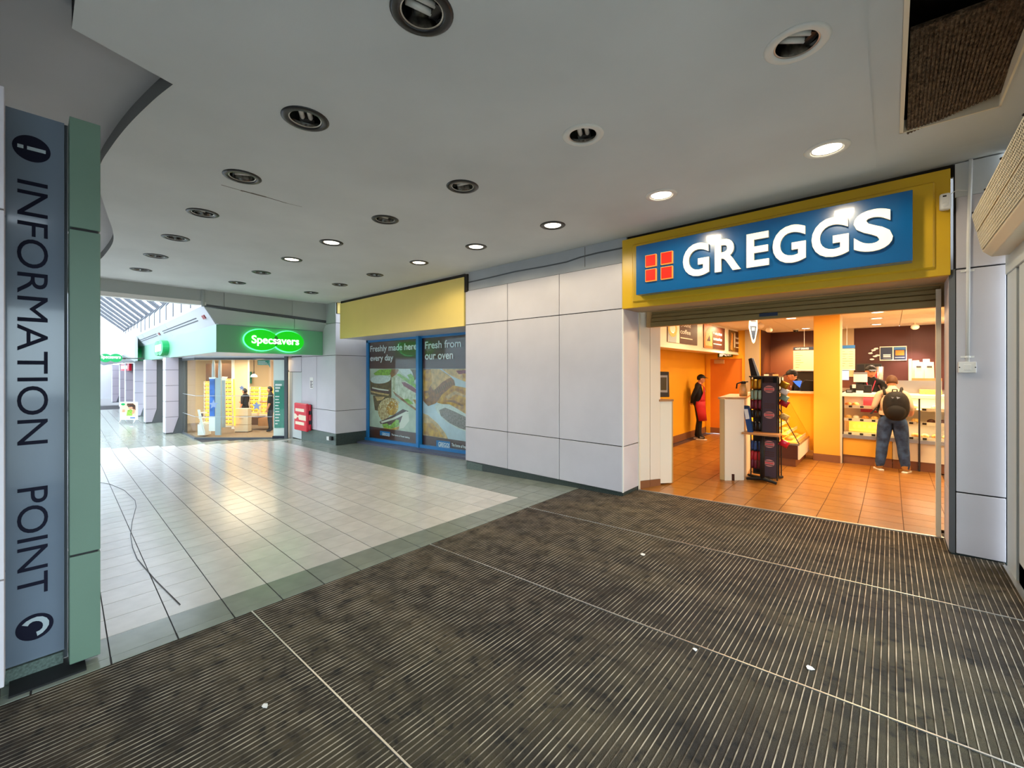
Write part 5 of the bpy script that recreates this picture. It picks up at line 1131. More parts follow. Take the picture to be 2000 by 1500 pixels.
# ---- snack rack on its table
def fr(px, py, Y): return onY(px, py, Y)
YR = 7.55
rk = thing('snack_rack', (onY(1500, 800, YR).x, YR, FS), 'tall dark snack rack with brown chocolate posters and hanging packets', 'rack')
xl, xm, xr_ = onY(1466, 800, YR).x, onY(1487.5, 800, YR).x, onY(1518, 800, YR).x; zt_r = onY(1490, 737, YR).z
rp = [Vector((xl, YR + .30, 0)), Vector((xm, YR, 0)), Vector((xr_, YR, 0))]
for p in (Vector((xl, YR + .02, 0)), Vector((xm, YR, 0)), Vector((xr_, YR, 0)), Vector((xl, YR + .32, 0)), Vector((xr_, YR + .32, 0))):
    mb = MB(); mb.box(p.x - .008, p.x + .008, p.y - .008, p.y + .008, FS + .02, zt_r); obj('upright', mb, 'dark_steel', rk)
mb = MB(); mb.box(xl - .02, xr_ + .02, YR - .02, YR + .36, zt_r, zt_r + .02); obj('top_shelf', mb, 'dark_steel', rk)
mb = MB(); mb.box(xl, xr_, YR + .16, YR + .18, FS + .05, zt_r); obj('back_sheet', mb, 'black', rk)
for k in range(7):
    z = FS + .1 + k * .2; mb = MB(); mb.tube([(xl, YR + .02, z), (xm, YR, z)], .005, 5); obj('hanger_rail', mb, 'dark_steel', rk)
zsh = onY(1490, 850, YR).z
for z0, z1 in ((zsh + .02, onY(1500, 748, YR).z), (FS + .06, zsh - .06)):
    mb = MB(); mb.box(xm + .012, xr_ - .012, YR - .012, YR - .004, z0, z1); obj('poster_strip', mb, 'choc', rk)
    n_ov = 2
    for k in range(2):
        zc2 = z0 + (z1 - z0) * ((.22, .70)[k] if z0 > 1 else (.38, .88)[k]); cx = (xm + xr_) / 2
        mb = MB(); mb.slab(disc_pts((cx, YR - .014, zc2), UX, UZ, .072, .055, 20), (0, .001, 0)); o = obj('oval_print', mb, 'pink_oval', rk)
        for dz in (-.028, 0, .028): mb = MB(); mb.box(cx - .055, cx + .055, YR - .0165, YR - .0145, zc2 + dz - .006, zc2 + dz + .006); obj('print_line', mb, 'red_box' if dz == 0 else 'choc', o)
        for dz in (.11, .14, .17): mb = MB(); mb.box(cx - .07, cx + .07 - .02 * (k), YR - .0145, YR - .0125, zc2 + dz - .005, zc2 + dz + .005); obj('print_line', mb, 'brown', rk)
r_ = random.Random(11); FO = ['foil_gold', 'foil_mint', 'foil_wine', 'foil_black', 'foil_black', 'foil_blue', 'foil_red', 'foil_wine']
rowname = ['gold', 'pale green', 'wine red', 'black', 'dark brown', 'navy blue', 'red', 'yellow and red']
def packet(c, w_, h_, m, lb, tilt=0.):
    t = MB(); nx, nz = 4, 5; vs = []
    for s in (-1, 1):
        for i in range(nx + 1):
            for j in range(nz + 1):
                u, v = i / nx * 2 - 1, j / nz * 2 - 1; b = .022 * (1 - u * u) * (1 - v * v) * s
                vs.append((u * w_ / 2 * (1 - .06 * (1 - abs(v))), b, v * h_ / 2))
    g = (nx + 1) * (nz + 1); fs = []
    for s in range(2):
        for i in range(nx):
            for j in range(nz):
                a = s * g + i * (nz + 1) + j; fs.append((a, a + nz + 1, a + nz + 2, a + 1))
    t.T = Matrix.Translation(c) @ Matrix.Rotation(tilt, 4, 'Y') @ Matrix.Rotation(r_.uniform(-.3, .3), 4, 'Z'); t.add(vs, fs)
    return obj('snack_packet', t, m, smooth=True, label=lb, cat='packet', group='packets hanging on the snack rack')
zs = [onY(1476, y, YR).z for y in (750, 771, 790, 808, 832, 870, 890, 905)]
for k, z in enumerate(zs):
    for j in range(3):
        x = xl + (xm - xl) * (j + .5) / 3
        packet((x, YR - .02 - .02 * (j % 2), z), (xm - xl) / 3 * .95, .15 if k != 3 else .12, FO[k], f"{rowname[k]} snack packet, {['left','middle','right'][j]} of three in the {ORD[k]} row of the rack")
for k, (y, m_) in enumerate(((752, 'foil_gold'), (765, 'white'), (778, 'foil_mint'), (788, 'foil_red'), (815, 'bread2'), (868, 'red_box'))):
    packet((xr_ + .07, YR + .12, onY(1525, y, YR).z), .13, .10, m_, f"{['gold','white','pale green','red','cream','pink and red'][k]} packet sticking out of the right side of the rack, {ORD[k]} from top", .5)
bb = thing('leaflet_board', (xl, YR + .2, zt_r), 'grey white leaning display card on top of the snack rack', 'card')
mb = MB(); mb.slab([fr(1461.5, 701, YR + .2), fr(1468, 699, YR + .2), fr(1481, 735, YR + .2), fr(1467, 736, YR + .2)], (0, .03, 0)); obj('card', mb, 'black', bb); mb = MB(); mb.slab([fr(1468, 699, YR + .19), fr(1472, 700.5, YR + .19), fr(1484, 734, YR + .19), fr(1479.5, 735, YR + .19)], (0, .02, 0)); obj('card_face', mb, 'grey_panel', bb)
tbq = thing('pedestal_table', (onY(1490, 900, YR - .25).x, YR - .25, FS), 'small wooden pedestal table with black crossed foot in front of the snack rack', 'table')
YT = YR - .28
a, b = onY(1448.5, 848.5, YT), onY(1521, 852.5, YT)
mb = MB(); mb.box(a.x, b.x, YT, YT + .26, b.z - .012, b.z + .015); obj('table_top', mb, 'wood', tbq)
cx = onY(1489, 900, YT + .12).x; mb = MB(); mb.tube([(cx, YT + .12, FS + .06), (cx, YT + .12, b.z - .01)], .032, 10); obj('post', mb, 'black', tbq, smooth=True)
for px, py in ((1458, 937), (1517, 947), (1528, 934), (1462, 930)):
    e = onZ(px, py, FS); mb = MB(); mb.tube([(cx, YT + .12, FS + .06), (e.x, e.y, FS + .022)], [.03, .02], 8); obj('foot', mb, 'black', tbq)
lf = thing('leaflet_holder', (a.x + .1, YT + .1, b.z), 'navy upright leaflet holder with white card on the pedestal table', 'holder')
Y_ = YT + .1
mb = MB(); mb.slab([fr(1460, 845, Y_), fr(1470, 845, Y_), fr(1462.5, 793, Y_), fr(1450.5, 793, Y_)], (0, .06, .0)); obj('holder', mb, 'foil_blue', lf); mb = MB(); mb.slab([fr(1456.5, 819, Y_ - .004), fr(1464, 818, Y_ - .004), fr(1460.5, 799, Y_ - .004), fr(1453, 799, Y_ - .004)], (0, .003, 0)); obj('card', mb, 'white', lf); mb = MB(); mb.slab([fr(1450.5, 797, Y_ - .005), fr(1462.5, 797, Y_ - .005), fr(1461.5, 792, Y_ - .005), fr(1450, 792, Y_ - .005)], (0, .003, 0)); obj('header', mb, 'sign_navy', lf)

# ---- glazed pasty case in the middle
gc = thing('display_case', (-1.35, 9.2, FS), 'slanted glass hot display case glowing yellow beside the yellow column', 'display case')
XC = onZ(1561, 914, FS).x; y0_, y1_ = onZ(1561, 914, FS).y, YK - .02
zc0 = onX(1562, 870, XC).z; 
mb = MB(); mb.box(XC - .02, XC, y0_, y1_ + .3, FS + .14, zc0); obj('front_panel', mb, 'white_warm', gc)
mb = MB(); mb.box(XC - .8, XC - .02, y0_, y0_ + .02, FS + .14, zc0); obj('end_panel', mb, 'brown', gc); mb = MB(); mb.box(XC - .8, XC - .06, y0_ + .05, y1_ + .3, FS, FS + .14); obj('plinth', mb, 'skirt', gc)
mb = MB(); mb.box(XC - .8, XC + .0, y0_, y1_ + .3, zc0, zc0 + .03); obj('deck', mb, 'steel', gc)
for k in range(3):
    z = zc0 + .04 + .12 * k; x1 = XC - .05 - .14 * k; mb = MB(); mb.box(x1 - .26, x1, y0_ + .04, y1_ + .25, z, z + .012); obj('shelf', mb, 'glow_shelf', gc)
    mb = MB(); mb.box(x1 - .005, x1 + .005, y0_ + .06, y1_ + .2, z + .012, z + .06); obj('ticket_rail', mb, 'tag', gc)
z1c = onX(1540, 766, XC - .4).z
mb = MB(); mb.slab([(XC, y0_, zc0 + .03), (XC, y1_ + .3, zc0 + .03), (XC - .42, y1_ + .3, z1c), (XC - .42, y0_, z1c)], (-.006, 0, 0)); obj('slanted_glass', mb, 'glass_case', gc)
mb = MB(); mb.tube([(XC, y0_, zc0 + .03), (XC - .42, y0_, z1c)], .008, 6); obj('glass_edge', mb, 'black', gc)
mb = MB(); mb.box(XC - .85, XC - .42, y0_, y1_ + .6, z1c, z1c + .04); obj('top_ledge', mb, 'white_warm', gc)
mb = MB(); mb.box(XC - .83, XC - .80, y0_, y1_ + .5, FS, z1c); obj('back_board', mb, 'shop_yellow', gc)
mb = MB(); mb.box(XC - .8, k0 - .01, y1_ + .30, y1_ + .34, FS + .14, z1c); obj('end_board', mb, 'shop_yellow', gc)
mb = MB(); mb.box(XC - .75, k0 - .01, y1_ + .22, y1_ + .52, z1c, z1c + .035); obj('rear_ledge', mb, 'white_warm', gc)
lamp('case_light', 'AREA', (XC - .4, (y0_ + y1_) / 2, z1c - .03), 7, (1, .72, .28), .6, sy=.2)
def bake(c, r, m, lb, grp, kind='roll'):
    t = MB(); 
    if kind == 'roll': t.ell(c, r, 10, 6, fn=lambda p: Vector((p.x, p.y, max(p.z, -.55))))
    else: t.T = Matrix.Translation(c); t.slab([(-r[0], -r[1], -r[2]), (r[0], -r[1], -r[2]), (r[0] * .9, r[1] * .3, r[2]), (-r[0] * .9, r[1] * .3, r[2])], (0, r[1] * .6, 0))
    return obj('pastry', t, m, smooth=kind == 'roll', label=lb, cat='pastry', group=grp)
for k in range(3):
    for j in range(4):
        y = y0_ + .15 + j * .24; bake((XC - .18 - .14 * k, y, zc0 + .085 + .12 * k), (.07, .09, .035), 'bread2' if (j + k) % 2 else 'bread', f"golden pasty in the glowing case, {ORD[j]} from the front on its {['bottom','middle','top'][k]} shelf", 'pasties in the hot display case')

# ---- chiller counter at the back right
YC = 9.95
cn_ = thing('chiller_counter', (-.05, YC, FS), 'long glass fronted bakery chiller counter that the customer stands at', 'counter')
def zy(x, y): return onY(x, y, YC).z
xL, xR_, xM = onY(1643.5, 800, YC).x, .98, onY(1795.5, 800, YC).x
zk, zp, zr = zy(1646, 887), zy(1646, 854), zy(1646, 849)
ztop0, ztop1 = zy(1646, 774), zy(1646, 768.5)
for a, b, m_ in ((xL, .02, 'column_y'), (.02, xM - .01, 'cream'), (xM + .01, xR_, 'cream')):
    mb = MB(); mb.box(a + .004, b - .004, YC, YC + .03, zk, zp); obj('front_panel', mb, m_, cn_)
    mb = MB(); mb.box(a + .004, b - .004, YC + .02, YC + .05, FS, zk); obj('plinth', mb, 'skirt', cn_)
    mb = MB(); mb.box(a, b, YC - .03, YC + .04, zp, zr + .012); obj('bottom_rail', mb, 'steel', cn_)
mb = MB(); mb.box(xL, xR_, YC - .04, YC + .75, ztop0, ztop1 + .01); obj('counter_top', mb, 'white', cn_, bev=.008)
for x in (xL + .012, xM, xR_ - .012):
    mb = MB(); mb.box(x - .012, x + .012, YC - .01, YC + .02, FS, ztop0); obj('post', mb, 'dark_steel', cn_)
mb = MB(); mb.box(xL, xR_, YC + .62, YC + .66, FS, ztop0); obj('back_wall', mb, 'cream', cn_)
shelfz = [zy(1650, 846.5) - .02, zy(1650, 819) - .03, zy(1650, 794) - .03]
for k, z in enumerate(shelfz):
    mb = MB(); mb.box(xL + .03, xR_, YC + .06 + .07 * k, YC + .6, z, z + .015); obj('shelf', mb, 'white_warm' if k else 'steel', cn_)
    mb = MB(); mb.box(xL + .03, xM - .03, YC + .045 + .07 * k, YC + .055 + .07 * k, z - .005, z + .05); obj('ticket_strip', mb, 'tag', cn_); mb = MB(); mb.box(xM + .03, xR_, YC + .045 + .07 * k, YC + .055 + .07 * k, z - .005, z + .05); obj('ticket_strip', mb, 'tag', cn_)
    for j in range(8):
        x = xL + .12 + j * .165; mb = MB(); mb.box(x - .025, x + .025, YC + .040 + .07 * k, YC + .0445 + .07 * k, z + .008, z + .04); obj('price_ticket', mb, 'tagink', cn_)
for a, b in ((xL + .02, xM - .015), (xM + .015, xR_)):
    mb = MB(); mb.box(a, b, YC + .0, YC + .006, zr + .012, ztop0); obj('glass_front', mb, 'glass_case', cn_)
for z, w0, w1 in ((shelfz[2], .30, .72), (shelfz[1] + .0, .26, .75)):
    mb = MB(); mb.box(xL + w0, xL + w1, YC + .30, YC + .55, z + .02 if z == shelfz[2] else z + .16, (z + .24) if z == shelfz[2] else z + .27); obj('red_crate', mb, 'filling_red', cn_)
for j in range(7):
    x = xL + .14 + j * .075; mb = MB(); mb.box(x, x + .045, YC + .42, YC + .5, shelfz[0] + .1, shelfz[0] + .16); obj('product_box', mb, 'glow_shelf', cn_)
mb = MB(); mb.box(xL + .08, .0, YC + .5, YC + .52, shelfz[0] + .02, shelfz[1] - .01); obj('lit_back', mb, 'glow_shelf', cn_)
for a, b in ((xL + .35, 24),): lamp('chiller_light', 'AREA', ((xL + xR_) / 2, YC + .28, ztop0 - .03), 9, (1, .84, .6), 1.3, sy=.2)
lamp('chiller_light', 'AREA', ((xL + xR_) / 2, YC + .2, shelfz[1] - .03), 5, (1, .84, .6), 1.3, sy=.1)
PL = [(2, .08, 'bread', 'round filled bun'), (2, .19, 'bread', 'round filled bun'), (2, .55, 'bread', 'round filled bun'), (1, .09, 'bread2', 'pale filled roll'), (1, .2, 'p_cream', 'pale cream cake'), (1, .33, 'bread', 'golden iced bun'), (1, .46, 'bread2', 'golden pizza slice'), (1, .58, 'bread', 'golden pizza slice'), (1, 1.0, 'bread2', 'domed yellow roll'), (1, 1.20, 'brown', 'dark chocolate cake'), (1, 1.34, 'brown', 'dark chocolate cake'), (0, 1.0, 'bread', 'wrapped baguette'), (0, 1.12, 'bread2', 'wrapped baguette'), (0, 1.25, 'bread', 'soft white sandwich'), (0, 1.38, 'bread2', 'soft white sandwich'), (2, 1.25, 'bread2', 'small wrapped slice'), (2, 1.0, 'bread2', 'small wrapped slice')]
cnt = {}
for k, x, m_, nm in PL:
    key = (nm, k); cnt[key] = cnt.get(key, 0) + 1
    side = 'left of the customer' if x < .75 else 'right of the customer'
    bake((xL + x, YC + .2 + .06 * k, shelfz[k] + .055), (.055, .07, .045), m_, f"{nm} on the {['bottom','middle','top'][k]} chiller shelf {side}" + (f", {ORD[cnt[key]-1]} such from left" if sum(1 for q in PL if (q[3], q[0]) == key) > 1 else ''), 'baked goods in the chiller counter')
# counter top things
def px_box(name, x0, x1, y0, y1, Y, th, m, parent=None, **k):
    a, b = onY(x0, y1, Y), onY(x1, y0, Y); mb = MB(); mb.box(a.x, b.x, Y, Y + th, a.z, b.z); return obj(name, mb, m, parent, **k)
zt2 = ztop1 + .01
tl = thing('till', (-.4, YC + .3, zt2), 'black till with pale customer screen on the chiller counter', 'till')
YT2 = YC + .3
px_box('base', 1660, 1702, 753, 767.5, YT2, .3, 'black', tl); px_box('printer', 1672, 1688, 751, 761, YT2 - .04, .04, 'dark_steel', tl); px_box('screen', 1667, 1694, 731, 746, YT2, .03, 'paper_w', tl); px_box('screen_rim', 1667, 1694, 727, 731, YT2, .03, 'steel', tl); px_box('screen_arm', 1679, 1684, 746, 754, YT2 + .03, .03, 'black', tl); px_box('card_slip', 1672, 1686, 763, 767, YT2 - .05, .02, 'white', tl); px_box('badge', 1664.5, 1671.5, 751, 758, YT2 - .03, .02, 'paper_w', tl)
t = zt2
cdv = thing('card_reader', (0, 0, 0), 'small black card reader at the left end of the chiller counter', 'card reader'); cdv.location = (xL + .12, YC + .1, zt2)
mb = MB(); mb.box(xL + .06, xL + .16, YC + .05, YC + .17, zt2, zt2 + .06); obj('body', mb, 'black', cdv, bev=.01); mb = MB(); mb.box(xL + .075, xL + .145, YC + .044, YC + .0495, zt2 + .02, zt2 + .05); obj('keys', mb, 'steel', cdv)
px_box('sandwich_tray', 1797, 1840, 762, 771, YC + .35, .3, 'bread2', label='heap of wrapped yellow sandwiches on the right end of the counter', cat='sandwiches')
px_box('steel_splash', 1740, 1840, 744, 772, YC + .74, .03, 'steel', label='brushed steel back panel behind the right end of the counter', cat='panel')
# back wall displays
YQ = YB - .03
pf = thing('wall_poster', (0, YQ, 2), 'pair of navy posters in a pale frame on the maroon wall', 'poster')
px_box('frame', 1718, 1771, 675.5, 704.5, YQ, .02, 'white_warm', pf); px_box('left_poster', 1719.5, 1743, 678, 702.5, YQ - .008, .006, 'sign_navy', pf); px_box('right_poster', 1745.5, 1769.5, 677.5, 702.5, YQ - .008, .006, 'sign_navy', pf)
px_box('sky_print', 1746, 1769, 678, 683, YQ - .012, .003, 'sign_blue', pf); px_box('food_print', 1749, 1766, 684, 694, YQ - .012, .003, 'shop_orange', pf)
for s_, y in (('DONT GO', 690.5), ('THE TEAM', 694)):
    pass
a, b = onY(1723, 697.5, YQ), onY(1740, 692, YQ)
for w_, y0, y1 in (('BAKE OF', 692, 694.4), ('THE DAY', 695.2, 697.6)):
    a, b = onY(1725, y1, YQ), onY(1740, y0, YQ); mb = MB(); px_box('print_line', 1725, 1739.5, y0, y1, YQ - .012, .003, 'white', pf)
px_box('print_line', 1725, 1741, 699, 700, YQ - .012, .003, 'grey_panel', pf); px_box('print_line', 1748, 1767, 697.5, 699, YQ - .012, .003, 'grey_panel', pf)
YM = 12.3
for x0, x1, y0, y1, lb, cap in ((1549.5, 1592, 677, 724, 'cream hot drinks menu board with navy header left of the column', 'HOT DRINKS'), (1638, 1670, 674, 723, 'pale yellow menu board with blue header right of the column', None)):
    m_ = thing('menu_board', (0, YM, 2), lb, 'menu board'); px_box('board', x0, x1, y0 + 7, y1 - 1, YM, .012, 'paper', m_); px_box('header', x0, x1, y0, y0 + 7, YM - .002, .014, 'sign_navy' if cap else 'sign_blue', m_); px_box('foot_rail', x0 - 1, x1, y1 - 1.5, y1, YM - .004, .02, 'white', m_)
    if cap: a, b = onY(x0 + 4, y0 + 6, YM), onY(x0 + 30, y0 + 2, YM); txt('lettering', cap, (a.x, YM - .004, a.z), UX, UZ, b.x - a.x, b.z - a.z, 'letter', m_, depth=.003, bold=.02)
    for k in range(7):
        y = y0 + 12 + k * 4.6; px_box('print_line', x0 + 4, x0 + 4 + (8, 14, 9, 11, 16, 9, 7)[k], y, y + 1, YM - .004, .003, 'soffit', m_)
        if not cap: px_box('print_line', x0 + 20, x0 + 28, y, y + 1, YM - .004, .003, 'soffit', m_)
    c = onY((x0 + x1) / 2, y0, YM); mb = MB(); mb.tube([(c.x, YM + .005, c.z), (c.x, YM + .005, SHOP_Z)], .004, 5); obj('wire', mb, 'white', m_)
tb_ = thing('tablet_screen', (0, 12.8, 1.6), 'glowing pale blue tablet screen below the right menu board', 'screen'); px_box('screen', 1640, 1658, 724, 742, 12.8, .01, 'screen2', tb_); px_box('bezel', 1639, 1659, 721, 724, 12.8, .012, 'sign_navy', tb_)
cs = thing('coffee_shelf', (.75, 12.9, 1.6), 'wooden wall shelf holding coffee bags at the right of the maroon wall', 'shelf')
YSF = 12.9
px_box('board', 1781, 1840, 739, 745, YSF, .35, 'wood', cs); px_box('upright', 1774.5, 1781, 701, 747, YSF + .1, .05, 'cream', cs)
for n, (x0, x1, y0, y1, dy, lb) in enumerate(((1786, 1803, 707, 735, .1, 'left front cream coffee bag on the wooden shelf'), (1806, 1825, 707, 737, .08, 'right front cream coffee bag on the wooden shelf'), (1781, 1796, 704, 730, .22, 'pink cream coffee bag standing behind the left front bag'), (1802, 1817, 701, 732, .22, 'pale coffee bag standing behind the right front bag'))):
    a, b = onY(x0, y1, YSF + dy), onY(x1, y0, YSF + dy); zb2 = onY(1800, 739, YSF).z
    t = thing('coffee_bag', ((a.x + b.x) / 2, YSF + dy, zb2), lb, 'bag', 'coffee bags on the wooden shelf')
    mb = MB(); xm2 = (a.x + b.x) / 2; w2 = (b.x - a.x) / 2
    mb.hexa([(xm2 - w2, YSF + dy, zb2), (xm2 + w2, YSF + dy, zb2), (xm2 + w2, YSF + dy + .09, zb2), (xm2 - w2, YSF + dy + .09, zb2), (xm2 - w2 * .9, YSF + dy + .03, b.z), (xm2 + w2 * .9, YSF + dy + .03, b.z), (xm2 + w2 * .9, YSF + dy + .04, b.z), (xm2 - w2 * .9, YSF + dy + .04, b.z)]); obj('bag', mb, 'paper', t, bev=.01)
    if n < 2: mb = MB(); z = zb2 + (b.z - zb2) * .66; mb.slab([(xm2 - w2 * .55, YSF + dy - .004 + .018, z), (xm2 + w2 * .55, YSF + dy - .004 + .018, z), (xm2 + w2 * .55, YSF + dy + .001 + .018, z + .035), (xm2 - w2 * .55, YSF + dy + .001 + .018, z + .035)], (0, -.004, 0)); obj('print_line', mb, 'tagink', t)
bx = thing('pigeon_holes', (-.5, 13.3, 1.6), 'dark pigeon hole rack on the maroon wall behind the server', 'rack')
px_box('frame', 1672, 1722, 710, 725, 13.35, .2, 'dark_steel', bx)
for k in range(3): px_box('hole', 1674 + k * 16.5, 1688 + k * 16.5, 712, 724, 13.34, .009, 'black', bx)
cu = thing('cup_stack', (-.1, 12.5, 1.5), 'stack of paper cups and a red funnel behind the server', 'cups')
for k, (x, y0, y1, m_) in enumerate(((1708, 722, 745, 'filling_red'), (1718, 716, 745, 'steel'))):
    a, b = onY(x, y1, 12.4), onY(x, y0, 12.4); mb = MB(); r0 = .07; mb.lathe([(r0 * .8, a.z), (r0, b.z), (r0 * .8, b.z), (r0 * .7, a.z + .02)], c=(a.x, 12.4, 0), n=14); obj('cup_column', mb, m_, cu, smooth=True)
bkc = thing('back_counter', (-.3, 12.6, FS), 'steel back counter along the maroon wall', 'counter'); mb = MB(); mb.box(-1.75, .98, 12.45, YB - .01, FS, 1.28); obj('cabinet', mb, 'dark_steel', bkc); mb = MB(); mb.box(-1.75, .98, 12.42, YB - .01, 1.28, 1.32); obj('worktop', mb, 'steel', bkc)
wd_ = thing('wall_ornament', (-.4, YQ, 2.1), 'small white cut-out ornament on the maroon wall left of the posters', 'ornament')
for k, (x, y) in enumerate(((1700, 690), (1706, 684), (1711, 681), (1703, 702), (1709, 696), (1714, 694))):
    c = onY(x, y, YQ); mb = MB(); mb.ell((c.x, YQ, c.z), (.045, .012, .022), 8, 5); obj('leaf', mb, 'white', wd_)
mb = MB(); mb.tube([onY(1698, 691, YQ), onY(1714, 679, YQ)], .006, 5); mb2 = mb; obj('stem', mb2, 'white', wd_)
mcn = thing('coffee_machine', (-1.5, 12.6, 1.32), 'low row of dark coffee equipment with pale tops behind the pasty case', 'machine')
px_box('machine_body', 1556, 1590, 726, 748, 12.5, .4, 'dark_steel', mcn); px_box('machine_top', 1556, 1590, 724, 727, 12.5, .4, 'steel', mcn); px_box('grinder', 1495, 1512, 728, 745, 12.5, .3, 'brown', mcn); px_box('carton', 1509, 1519, 731, 742, 12.4, .1, 'cream_dk', mcn); px_box('carton', 1492, 1500, 731, 742, 12.4, .1, 'white', mcn); px_box('jug', 1519, 1529, 737, 760, 12.3, .1, 'white', mcn)
bs2 = thing('order_screen', (-1.3, 10.6, 1.5), 'bright blue till screen behind the pasty case', 'screen')
Y6 = y1_ + .45
mb = MB(); mb.slab([onY(1548, 744, Y6), onY(1566, 744, Y6), onY(1562, 757, Y6), onY(1556, 752, Y6)], (0, .02, 0)); obj('screen', mb, 'screen', bs2)
mb = MB(); mb.slab([onY(1563, 764, Y6 - .05), onY(1590, 764, Y6 - .05), onY(1590, 744, Y6 - .05), onY(1572, 742, Y6 - .05), onY(1565, 750, Y6 - .05)], (0, .06, 0)); obj('screen_back', mb, 'black', bs2, bev=.01)

# ================================================================== PEOPLE
def lerp(a, b, t): return tuple(x + (y - x) * t for x, y in zip(a, b))
def person(label, loc, rot, s=1.0, pose=None, mats=None, wide=1.0, finger_curl=.5, hood=None):
    """one continuous skinned body; local axes: x to the person's right, y forward, z up"""
    J = dict(pelvis=((0, 0, .95), (.150, .115)), belly=((0, .01, 1.08), (.140, .110)), chest=((0, .005, 1.27), (.160, .115)), collar=((0, -.005, 1.42), (.10, .075)), neck=((0, .0, 1.49), (.056, .056)), skull=((0, .02, 1.555), (.058, .062)),
             shR=((.165, -.005, 1.40), (.068, .066)), elR=((.225, -.03, 1.13), (.047, .047)), wrR=((.235, .05, .90), (.031, .031)), paR=((.235, .075, .83), (.036, .020)),
             shL=((-.165, -.005, 1.40), (.068, .066)), elL=((-.225, -.03, 1.13), (.047, .047)), wrL=((-.235, .05, .90), (.031, .031)), paL=((-.235, .075, .83), (.036, .020)),
             hiR=((.090, 0, .88), (.100, .105)), knR=((.105, .02, .50), (.066, .068)), anR=((.11, -.01, .10), (.046, .05)), toR=((.125, .125, .045), (.046, .036)), heR=((.11, -.045, .045), (.040, .036)),
             hiL=((-.090, 0, .88), (.100, .105)), knL=((-.105, .02, .50), (.066, .068)), anL=((-.11, -.01, .10), (.046, .05)), toL=((-.125, .125, .045), (.046, .036)), heL=((-.11, -.045, .045), (.040, .036)))
    for k, v in (pose or {}).items(): J[k] = (v if isinstance(v[0], (tuple, list)) else (v, J[k][1]))
    E_ = [('pelvis', 'belly', 'top'), ('belly', 'chest', 'top'), ('chest', 'collar', 'top'), ('collar', 'neck', 'skin'), ('neck', 'skull', 'skin')]
    for S in 'RL':
        E_ += [('collar', 'sh' + S, 'top'), ('sh' + S, 'el' + S, 'arm'), ('el' + S, 'wr' + S, 'fore'), ('wr' + S, 'pa' + S, 'skin'), ('pelvis', 'hi' + S, 'leg'), ('hi' + S, 'kn' + S, 'leg'), ('kn' + S, 'an' + S, 'leg'), ('an' + S, 'to' + S, 'shoe'), ('an' + S, 'he' + S, 'shoe')]
        w_, p = Vector(J['wr' + S][0]), Vector(J['pa' + S][0]); d = (p - w_).normalized()
        side = d.cross(Vector((1 if S == 'R' else -1, 0, 0))).normalized(); inn = side.cross(d).normalized()
        for fi, (off, ln) in enumerate(((-.026, .070), (-.009, .080), (.009, .076), (.026, .060))):
            b = p + d * .022 + side * off; k1 = b + d * ln * .45 + inn * .006; k2 = k1 + d * ln * .3 * (1 - finger_curl * .5) + inn * ln * .4 * finger_curl
            for nm, q, r in ((f'f{fi}a{S}', b, .0095), (f'f{fi}b{S}', k1, .0088), (f'f{fi}c{S}', k2, .0075)): J[nm] = (tuple(q), (r, r))
            E_ += [('pa' + S, f'f{fi}a{S}', 'skin'), (f'f{fi}a{S}', f'f{fi}b{S}', 'skin'), (f'f{fi}b{S}', f'f{fi}c{S}', 'skin')]
        tb = p - d * .02 - side * .034; tt = tb + d * .045 - side * .016 + inn * .012
        J['tb' + S] = (tuple(tb), (.011, .011)); J['tt' + S] = (tuple(tt), (.009, .009)); E_ += [('pa' + S, 'tb' + S, 'skin'), ('tb' + S, 'tt' + S, 'skin')]
    names = list(J); idx = {n: i for i, n in enumerate(names)}
    verts = [Vector(J[n][0]) for n in names]; rad = [J[n][1] for n in names]; edges = []
    for a, b, g in E_:                                            # extra joint half-way keeps limbs full and tapering
        if g in ('skin', 'shoe'): edges.append((idx[a], idx[b])); continue
        i = len(verts); verts.append((Vector(J[a][0]) + Vector(J[b][0])) / 2)
        ra, rb_ = J[a][1], J[b][1]; k = 1.04
        rad.append(((ra[0] + rb_[0]) / 2 * k, (ra[1] + rb_[1]) / 2 * k)); edges += [(idx[a], i), (i, idx[b])]
    me = bpy.data.meshes.new('body'); me.from_pydata([tuple(v) for v in verts], edges, [])
    tmp = bpy.data.objects.new('tmp', me); C.objects.link(tmp)
    sk = tmp.modifiers.new('skin', 'SKIN'); sk.use_smooth_shade = True; sk.branch_smoothing = .4
    for i, sv in enumerate(me.skin_vertices[0].data): sv.radius = (rad[i][0] * (wide if i < len(names) and not names[i].startswith(('f', 'tb', 'tt', 'pa', 'wr', 'an', 'to', 'he', 'neck', 'skull')) or i >= len(names) else 1), rad[i][1]); sv.use_root = (i == 0)
    su = tmp.modifiers.new('sub', 'SUBSURF'); su.levels = 1; su.render_levels = 1
    bpy.context.view_layer.update(); bm_ = bpy.data.meshes.new_from_object(tmp.evaluated_get(bpy.context.evaluated_depsgraph_get()))
    bpy.data.objects.remove(tmp)
    T = Matrix.Translation(Vector(loc)) @ Matrix.Rotation(rot, 4, 'Z') @ Matrix.Scale(s, 4)
    mm = dict(skin='skin', top='black_cloth', arm='black_cloth', fore='skin', leg='black_cloth', shoe='black'); mm.update(mats or {})
    slots = list(dict.fromkeys(mm.values()))
    mb = MB(T); vs = [v.co.copy() for v in bm_.vertices]; segs = [(Vector(J[a][0]), Vector(J[b][0]), g, max(J[a][1][0], J[b][1][0])) for a, b, g in E_]
    fs, fm = [], []
